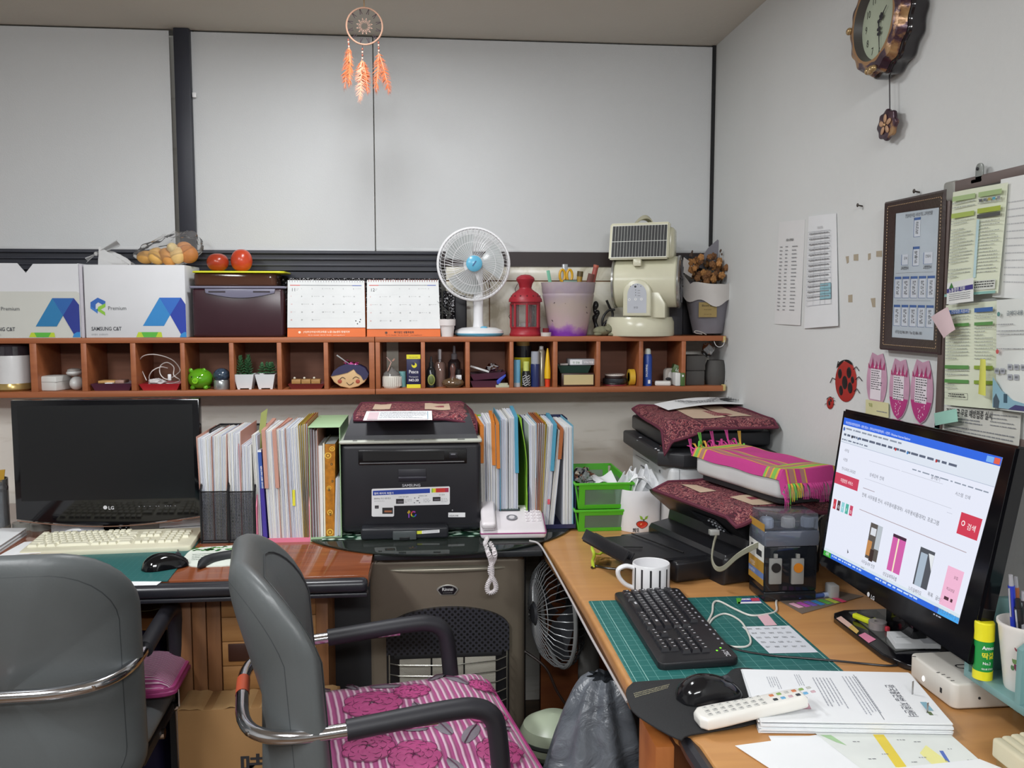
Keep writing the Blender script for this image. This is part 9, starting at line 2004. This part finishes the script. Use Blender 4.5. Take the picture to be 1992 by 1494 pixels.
p0,p1=W(1730,128,.018),W(1731,216,.018); b=B(); b.tube([p0,p1],.0016,c('3A3638',.4),6); b.build('pendulum_rod',t)
pm=WM(1731,243,.015); hz=(W(1731,214,.015).z-W(1731,272,.015).z)/2; hy=(W(1713,243,.015).y-W(1748,243,.015).y)/2
b=B(pm); b.prism([(hy*_c(a_)*(1+.07*_c(8*a_)),hz*_s(a_)*(1+.07*_c(8*a_))) for a_ in [2*PI*i/64 for i in range(64)]],.009,gm2,.003,None,2)
for k in range(5):a_=PI/2+2*PI*k/5; b.ball((hy*.42*_c(a_),hz*.42*_s(a_),.011),(hy*.16,hz*.30,.002),c('B89070',.5),8,Matrix.Rotation(a_-PI/2,4,'Z'))
b.ball((0,0,.012),(.003,.003,.002),c('D0A878',.4),8); b.build('pendulum_bob',t)
b,sh,q=wsheet(0,0,0,((1516,432),(1566,427),(1558,633),(1506,630)),c('DCDCDC',.75,var=.02),.001,.004)
sh.text('상담소 업무일지',.5,.19,.0075,ink,'CENTER',bold=.02)
for i in range(18):
 for u in (.12,.34,.60):sh.lines(u,.24+.036*i,u+(.12 if u<.5 else.2),.262+.036*i,1,grey_ink,.4,1,seed=i,full=True,wmin=.05,wmax=.09)
wdone(b,'printed_sheet','plain printed list taped on the right wall, nearer the corner of the room','paper',q)
b,sh,q=wsheet(0,0,0,((1573,421),(1626,415),(1632,634),(1564,639)),c('E2E4E6',.75,var=.02),.003,.006,.0012)
sh.text('상담실 일정표',.5,.12,.0075,grey_ink,'CENTER',wide=.8)
tb3=c('A4A8B0',.6);
for i in range(15):sh.rect(.08,.14+.047*i,.85,.143+.047*i,tb3)
for u in (.08,.30,.52,.66,.845):sh.rect(u,.14,u+.006,.80,tb3)
sh.rect(.52,.61,.85,.755,c('94C0CC',.6))
for i in range(13):sh.lines(.12,.155+.047*i,.80,.175+.047*i,1,grey_ink,.5,2,seed=i+30,full=True,wmin=.04,wmax=.12)
wdone(b,'printed_sheet','gridded timetable with a pale blue block, curling off the right wall','paper',q)
for k,(x,y,w_,h_,lab) in enumerate(((1648,506,6,14,'torn tan tape bit left of the pair halfway up the wall'),(1665,501,9,12,'square tan tape bit right of the torn one halfway up the wall'),(1691,500,5,13,'slanted grey tape bit between the square bit and the framed chart'),(1710,494,11,11,'tan tape bit touching the edge of the framed chart'),(1654,581,8,14,'lower left tan tape bit right of the pinned timetable'),(1698,589,9,17,'lower right pointed tan tape bit beside the framed chart'))):
 q=[W(x-w_/2,y-h_/2,.0006),W(x+w_/2,y-h_/2-1,.0006),W(x+w_/2,y+h_/2*(.6 if k in (0,2) else 1),.0006),W(x-w_/2+(w_*.4 if k in (0,5) else 0),y+h_/2,.0006)]; b=B(); b.add(q+[v_+Vector((.0005,0,0)) for v_ in q],[(3,2,1,0),(0,1,5,4),(1,2,6,5),(2,3,7,6),(3,0,4,7)],c('A89C88',.7)); one(b,'tape_remnant',lab,'tape',q[0],'tape remnants on the right wall',flat=True)
for x,y,lab in ((1678,401,'bent dark nail in the right wall above the tape bits'),(1789,374,'small nail head above the framed chart')):
 q=W(x,y); b=B(); b.cyl((XW,q.y,q.z),(XW-.012,q.y,q.z+.002),.0018,c('4A4440',.4,.5),n=8); b.ball((XW-.012,q.y,q.z+.002),(.002,.0045,.0045),c('4A4440',.4,.5),8); one(b,'wall_nail',lab,'nail',q)
FC=[W(1718.8,393.5,.022),W(1837.8,368,.022),W(1825.7,689.7,.022),W(1708.5,679.7,.022)]
t=thing('picture_frame','dark brown stitched frame holding a staff chart, left of the notice board','picture frame',(XW,FC[0].y,FC[3].z)); fm_=c('32221E',.3,bmp=.2,bscale=120)
IC=[W(1735,415,.020),W(1819,403,.020),W(1808,662,.020),W(1727,656,.020)]
b=B(); vs=[]; N_=Vector((-1,0,0))
for kk,dd_ in ((0,0),(.0,.016),(.15,.020),(1.0,.010)):
 for i in range(4):q_=FC[i].lerp(IC[i],kk); vs.append(Vector((XW-.002-dd_,q_.y,q_.z)))
fs=[]
for j in range(3):
 for i in range(4):fs.append((j*4+i,j*4+(i+1)%4,(j+1)*4+(i+1)%4,(j+1)*4+i))
b.add(vs,fs,fm_); b.build('moulding',t)
b=B()
for i in range(4):
 a,d=FC[i].lerp(IC[i],.42),FC[(i+1)%4].lerp(IC[(i+1)%4],.42); n_=int((d-a).length/.0062)
 for k in range(n_):p_=a.lerp(d,(k+.2)/n_); p2=a.lerp(d,(k+.7)/n_); b.tube([(XW-.0195,p_.y,p_.z),(XW-.0195,p2.y,p2.z)],.0008,c('B89C7C',.5),4)
b.build('stitching',t)
for q_ in IC:q_.x=XW-.011
b=B(); b.add(IC,[(3,2,1,0)],c('C2CCD4',.35)); sh=Sheet(b,*IC); sh.n=N_; bl_=c('4A6CA8',.5)
sh.text('한일어린이집 사무조직도 교직원현황',.55,.045,.0085,c('5A5C60',.6),'CENTER',wide=.75)
def cell(u,v,w_,h_,nm):sh.rect(u,v,u+w_,v+h_,c('D8DEE6',.4)); sh.rect(u,v,u+w_,v+.020,bl_,2); sh.rect(u,v,u+.008,v+h_,bl_,2); sh.rect(u,v+h_-.002,u+w_,v+h_,bl_,2); [sh.text(ch,u+w_*.28,v+.05+(h_-.05)*(i+.3)/len(nm),.0085,ink,k=3) for i,ch in enumerate(nm)]; sh.lines(u+w_*.6,v+.035,u+w_*.85,v+h_*.9,5,grey_ink,.6,2,seed=int(u*99),full=True,wmin=.02,wmax=.05)
cell(.45,.055,.15,.15,'김은희'); cell(.45,.28,.15,.15,'박재승'); sh.rect(.18,.335,.34,.42,c('D8DEE6',.4)); sh.rect(.18,.335,.19,.42,bl_,2); sh.rect(.18,.418,.34,.42,bl_,2); sh.text('강사',.24,.375,.007,ink); sh.rect(.70,.33,.90,.42,c('D8DEE6',.4)); sh.rect(.70,.33,.71,.42,bl_,2); sh.rect(.70,.418,.90,.42,bl_,2); sh.text('간호사',.74,.37,.007,ink)
sh.text('교육영양사',.17,.455,.008,c('5A5C60',.6),bold=.01,wide=.8); sh.text('교정영양사',.70,.455,.008,c('5A5C60',.6),bold=.01,wide=.8)
for i,nm in enumerate(('오선희','박지희','조현정','정다은','김영란')):cell(.03+.195*i,.51,.16,.17,nm); cell(.03+.195*i,.735,.16,.17,nm[::-1])
sh.rect(.05,.48,.93,.482,grey_ink); sh.rect(.1,.70,.9,.702,grey_ink); sh.text('사무실 02)748-1891 / Fax 02) 886-1801',.08,.965,.0085,c('5A5C60',.6),wide=.75); b.build('staff_chart',t,flat=True)
b=B(); g_=[Vector((XW-.0125,q_.y,q_.z)) for q_ in IC]; b.add(g_,[(3,2,1,0)],clear('FFFFFF',.12,.03)); b.build('glass_pane',t)
def bug(px,py,ry,rz_,rot,label,big):
 M=WM(px,py,.0015,rot); q=P(px,py,X=XW); t=thing('ladybird_sticker',label,'sticker',q); rd=c('A82C26',.5)
 b=B(M); b.ball((0,0,0),(ry,rz_,.0025),rd,22)
 b.add([(0,rz_*1.02,.0012)]+[(ry*.75*_c(a_),rz_*(.70+.36*_s(a_)),.0018) for a_ in [PI*i/10 for i in range(11)]],[(0,i+1,i+2) for i in range(10)],blk); b.build('wings',t)
 b=B(M)
 for x,y,r_ in (((0,-.05,.28),(.42,.38,.22),(-.42,.42,.2),(.45,-.35,.22),(-.4,-.40,.2),(.7,0,.14)) if big else ((0,0,.3),(.5,.3,.2))):b.ball((ry*x,rz_*y,.0020),(ry*r_,ry*r_*1.15,.0012),blk,10)
 b.build('spots',t)
 for s_,y in ((1,.5),(1,0),(1,-.55),(-1,.2),(-.4,.95)):
  b=B(M); x0_=ry*(1-abs(y)**2*.6)*(1 if s_>0 else -1); b.tube([(x0_*.95,rz_*y,.001),(x0_*1.25,rz_*(y+.10),.001),(x0_*1.5,rz_*(y-.12),.001)],.0010 if big else.0006,blk,5); b.build('leg',t)
hy_=(W(1624,741).y-W(1668,741).y)/2; hz_=(W(1645,702).z-W(1645,782).z)/2
bug(1645,742,hy_*.95,hz_,math.radians(10),'large red ladybird sticker with black spots on the right wall',True); bug(1615,784,hy_*.34,hz_*.30,math.radians(20),'tiny red ladybird sticker below and left of the large one',False)
def petal(x0,x1,y0,y1,label,cut=None,rot=0):
 cx_,cy_=(x0+x1)/2,(y0+y1)/2; d=.0016; q=W(cx_,cy_,d); w_=(W(x0,cy_,d).y-W(x1,cy_,d).y)/2; h_=(W(cx_,y0,d).z-W(cx_,y1,d).z)/2
 t=thing('petal_card',label,'card',q,0,'pink petal-shaped verse cards'); M=WM(cx_,cy_,d)
 def outl(k):
  o=[(0,-h_*k)]+[(w_*k*_s(PI*(.5-.5*_c(PI*i/16)))**.62*1.0 if False else w_*k*(_s(PI*min(1,(i/16)**.8*.86)))**.75,-h_*k+2*h_*k*(i/16)*.97) for i in range(1,17)]
  return o+[(0,h_*k*.86)]+[(-x,y) for x,y in o[:0:-1]]
 lp=[(x,y) for x,y in outl(1)]
 if cut:zc2=h_-2*h_*cut; lp=[(x,max(y,zc2)) for x,y in lp]
 b=B(M); n_=len(lp); b.add([(0,.2*h_,.0012)]+[(x,y,.0008) for x,y in lp]+[(x,y,0) for x,y in lp],[(0,i+1,(i+1)%n_+1) for i in range(n_)]+[(i+1,n_+i+1,n_+(i+1)%n_+1,(i+1)%n_+1) for i in range(n_)],c('C89CB4',.4,var=.12,scale=30)); b.build('card_body',t,flat=True)
 b=B(M); lo=[(x,min(y,-h_*.30)) for x,y in outl(.96)]
 if not cut:b.add([(x,y,.0016) for x,y in lo if True],[tuple(range(len(lo)))],c('B83C80',.45))
 R=random.Random(int(x0)); b.box(-w_*.55,w_*.50,-h_*(.62 if cut else.36),h_*.50,.0014,.0018,c('E6DDE4',.6))
 for i in range(11 if not cut else 10):
  z_=h_*.42-i*h_*.075; x=-w_*.48
  if z_<-h_*(.6 if cut else.34):break
  while x<w_*(.42 if R.random()<.8 else.1):ww=R.uniform(.06,.22)*w_; b.box(x,x+ww,z_-h_*.018,z_+h_*.008,.0018,.0020,ink); x+=ww+w_*.06
 b.build('verse_print',t,flat=True)
 b=B(M)
 for i in range(8):x=-w_*.7+w_*1.4*i/7; b.add([(x-w_*.10,h_*.42,.0021),(x+w_*.08,h_*.40,.0021),(x+w_*.12*(1 if i%2 else -1),h_*(.60+.10*(i%3)),.0021)],[(0,1,2)],c('B43C74',.5))
 for i in range(0 if cut else 14):b.ball((R.uniform(-.5,.5)*w_*(1-(i/14)*.7),-h_*(.42+.45*i/14),.0018),(.0012,.0018,.0004),c('E8C0D4',.5),6)
 b.build('flower_print',t,flat=True)
petal(1686,1725,683,800,'leftmost pink petal-shaped verse card, its foot under the yellow slip',.84)
petal(1730,1769,694,818,'middle pink petal-shaped verse card below the framed chart')
petal(1771,1815,696,826,'rightmost pink petal-shaped verse card beside the notice board edge')
b,sh,q=wsheet(0,0,0,((1684,777),(1728,784),(1728,815),(1684,806)),c('D6D2A4',.7),.0045)
sh.text('빛을',.15,.4,.009,c('8C9C40',.5)); sh.lines(.5,.6,.95,.75,1,grey_ink,.4,1); wdone(b,'paper_slip','pale yellow slip under the leftmost pink petal card','paper',q)
t=thing('notice_board','magnetic notice board with taupe frame and grey corner on the right wall','notice board',W(1842,600))
BC=[W(1841,357,.012),W(2060,311,.012),W(2060,900,.012),W(1821,838,.012)]
y0b=BC[0].y; y1b=BC[1].y; z1b=BC[0].z; z0b=BC[3].z; fmw=.020; tp_=c('6A5C58',.4,.1)
b=B(); b.box(XW-.010,XW-.001,y1b,y0b,z0b,z1b,c('DCDEDC',.3)); b.build('board_face',t)
for n_,a in enumerate(((y0b-fmw,y0b,z0b,z1b),(y1b,y0b,z1b-fmw,z1b),(y1b,y0b,z0b,z0b+fmw))):b=B(); b.box(XW-.016,XW-.001,a[0],a[1],a[2],a[3],tp_,.002); b.build('frame_rail',t)
b=B(); b.box(XW-.018,XW-.001,y0b-.036,y0b+.002,z1b-.036,z1b+.002,c('8C8C86',.35),.006,3); b.build('corner_cap',t)
b=B(); q=W(1908,333,.01); b.prism(rrect(-.010,.010,-.018,.014,.009,5),.004,c('8C908C',.3,.4),.001,WM(1908,333,.012)); b.prism(rrect(-.022,.010,-.020,-.012,.003,3),.004,c('8C908C',.3,.4),.001,WM(1908,333,.012)); b.ball((XW-.017,q.y,q.z+.004),(.002,.003,.003),ink,8); b.build('hanger_clip',t)
b,sh,q=wsheet(0,0,0,((1947,349),(2040,330),(2040,585),(1930,578)),c('E2E4E2',.7),.0195)
for i in range(12):sh.lines(.2,.2+.06*i,1,.22+.06*i,1,c('C0C2C4',.7),.5,1,seed=i)
wdone(b,'printed_sheet','large white printed sheet at the top right of the notice board','paper',q)
def leaflet(cs,d,cols,label,seed,curl=.008):
 b,sh,q=wsheet(0,0,0,cs,c('DDE3CC',.6,var=.03),d,curl,.0008)
 for u0,u1,items in cols:
  for v,h_,m in items:
   if m=='T':sh.lines(u0,v,u1,v+h_,max(2,int(h_/.030)),c('A8AEA6',.7),.28,1,seed=seed+int(v*90))
   else:sh.rect(u0,v,u1,v+h_,c(m,.5),2)
 return b,sh,q
b,sh,q=leaflet(((1854,374),(1960,355),(1945,570),(1841,578)),.024,((.06,.50,((.05,.045,'A4BC84'),(.11,.08,'T'),(.21,.045,'A4B858'),(.28,.05,'T'),(.36,.34,'T'),(.74,.1,'T'))),(.56,.97,((.05,.045,'A4BC84'),(.11,.07,'T'),(.20,.045,'A4B43C'),(.255,.035,'4A4C4A'),(.32,.5,'T')))),'x',3)
for i,h in enumerate(('5A5C60','6A7078','A89C50','50A0B8','8A8C90')):sh.rect(.58+.08*i,.115,.63+.08*i,.14,c(h,.5),3)
sh.rect(.56,.30,.61,.84,c('B8D4D8',.6),2); sh.rect(.02,.975,.98,1,c('8CBCB4',.6),2); sh.rect(.58,.87,.97,.96,c('D4D8D0',.6),2); sh.lines(.6,.88,.95,.95,3,ink,.4,3)
wdone(b,'leaflet','top green and cream leaflet on the notice board','leaflet',q)
b,sh,q=wsheet(0,0,0,((1843,551),(1893,540),(1893,586),(1841,592)),c('E0E2E0',.6),.038)
sh.rect(0,.28,1,.48,c('3A3480',.5)); sh.poly([(.08,.28),(.17,.02),(.27,.28)],c('3C7A38',.5)); sh.text('노동정민 지원',.08,.46,.0085,W_,k=2,bold=.01); sh.lines(.1,.55,.9,.9,4,grey_ink,.35,1); wdone(b,'name_card','small card with purple band and green tree below the top leaflet','card',q)
G1_,G2_='5C9450','3C66A8'
b,sh,q=leaflet(((1840,594),(1940,585),(1940,796),(1837,787)),.020,((.06,.54,((.055,.04,G2_),(.12,.05,'T'),(.19,.03,G1_),(.24,.32,'T'),(.60,.035,G1_),(.645,.08,'T'),(.74,.035,G1_),(.79,.06,'T'))),(.64,.98,((.055,.04,G2_),(.12,.05,'T'),(.19,.03,G1_),(.24,.32,'T'),(.60,.035,'8CA83C'),(.74,.035,'8CA83C')))),'x',5)
sh.text('건강검진 지원사업',.18,.088,.0075,W_,k=3); sh.rect(.06,.87,.52,.872,ink); sh.rect(.06,.93,.52,.932,ink); sh.rect(.06,.87,.065,.932,ink); sh.rect(.515,.87,.52,.932,ink); sh.lines(.14,.88,.48,.925,2,ink,.4,2)
wdone(b,'leaflet','lower left leaflet with blue and green heading bars on the notice board','leaflet',q)
b,sh,q=wsheet(0,0,0,((1939,584),(2030,577),(2030,806),(1937,796)),c('DEE2DE',.5),.028,.008)
sh.poly([(0,.70),(.2,.82),(.45,.90),(1,.95),(1,.99),(0,.98)],c('8CB4C4',.5)); sh.poly([(.02,.90),(.08,.85),(.16,.92),(.14,.985),(.02,.985)],c('4C5C68',.5),2); sh.poly([(.5,.94),(.9,.95),(.95,.99),(.35,.985)],c('4A4878',.5),2); sh.rect(.25,.85,.33,.93,c('3C5868',.5),2)
sh.disc(.12,.13,.004,c('5C8C88',.5)); sh.text('금메디내용',.30,.145,.009,c('50606A',.6),bold=.01);
for v in (.22,.28,.31,.44):sh.lines(.08,v,.85,v+.018,1,grey_ink,.4,1,seed=int(v*99))
sh.disc(.10,.47,.004,c('C85A5A',.5))
for u,v in ((.04,.62),(.17,.62),(.33,.58),(.47,.58),(.61,.58),(.33,.67),(.47,.67)):sh.rect(u,v,u+.10,v+.05,c('A8ACB4',.5)); sh.rect(u+.02,v+.015,u+.08,v+.035,c('74787E',.5),2)
wdone(b,'leaflet','leaflet with a blue photo at its foot at the right edge of the notice board','leaflet',q)
b,sh,q=wsheet(0,0,0,((1838,790),(1986,803),(1982,880),(1832,846)),c('CFCEC6',.8),.0185,.002)
sh.text('전염구균 무료 예방접종 실시',.04,.26,.016,ink,bold=.01,wide=.72); sh.lines(.10,.34,.55,.52,2,grey_ink,.4,1); sh.lines(.04,.62,.95,.95,3,grey_ink,.3,1,seed=4); sh.lines(.65,.1,.97,.5,4,grey_ink,.25,1,seed=5)
wdone(b,'newspaper_cutting','newspaper cutting with a bold headline above the lit monitor','newspaper',q)
for nm,cs,h,d,lab in (('sticky_note',((1811,617),(1843,597),(1860,641),(1836,658)),'D4BCC0',.040,'pale pink sticky note on the left frame of the notice board'),('sticky_note',((1907,698),(1917,699),(1919,770),(1903,766)),'D0D060',.040,'narrow yellow sticky note curling between two leaflets'),('sticky_note',((1817,804),(1860,795),(1865,820),(1819,828)),'9CCCBC',.034,'mint green sticky note at the corner of the newspaper cutting')):
 b,sh,q=wsheet(0,0,0,cs,c(h,.7),d,.004); wdone(b,nm,lab,'sticky note',q)
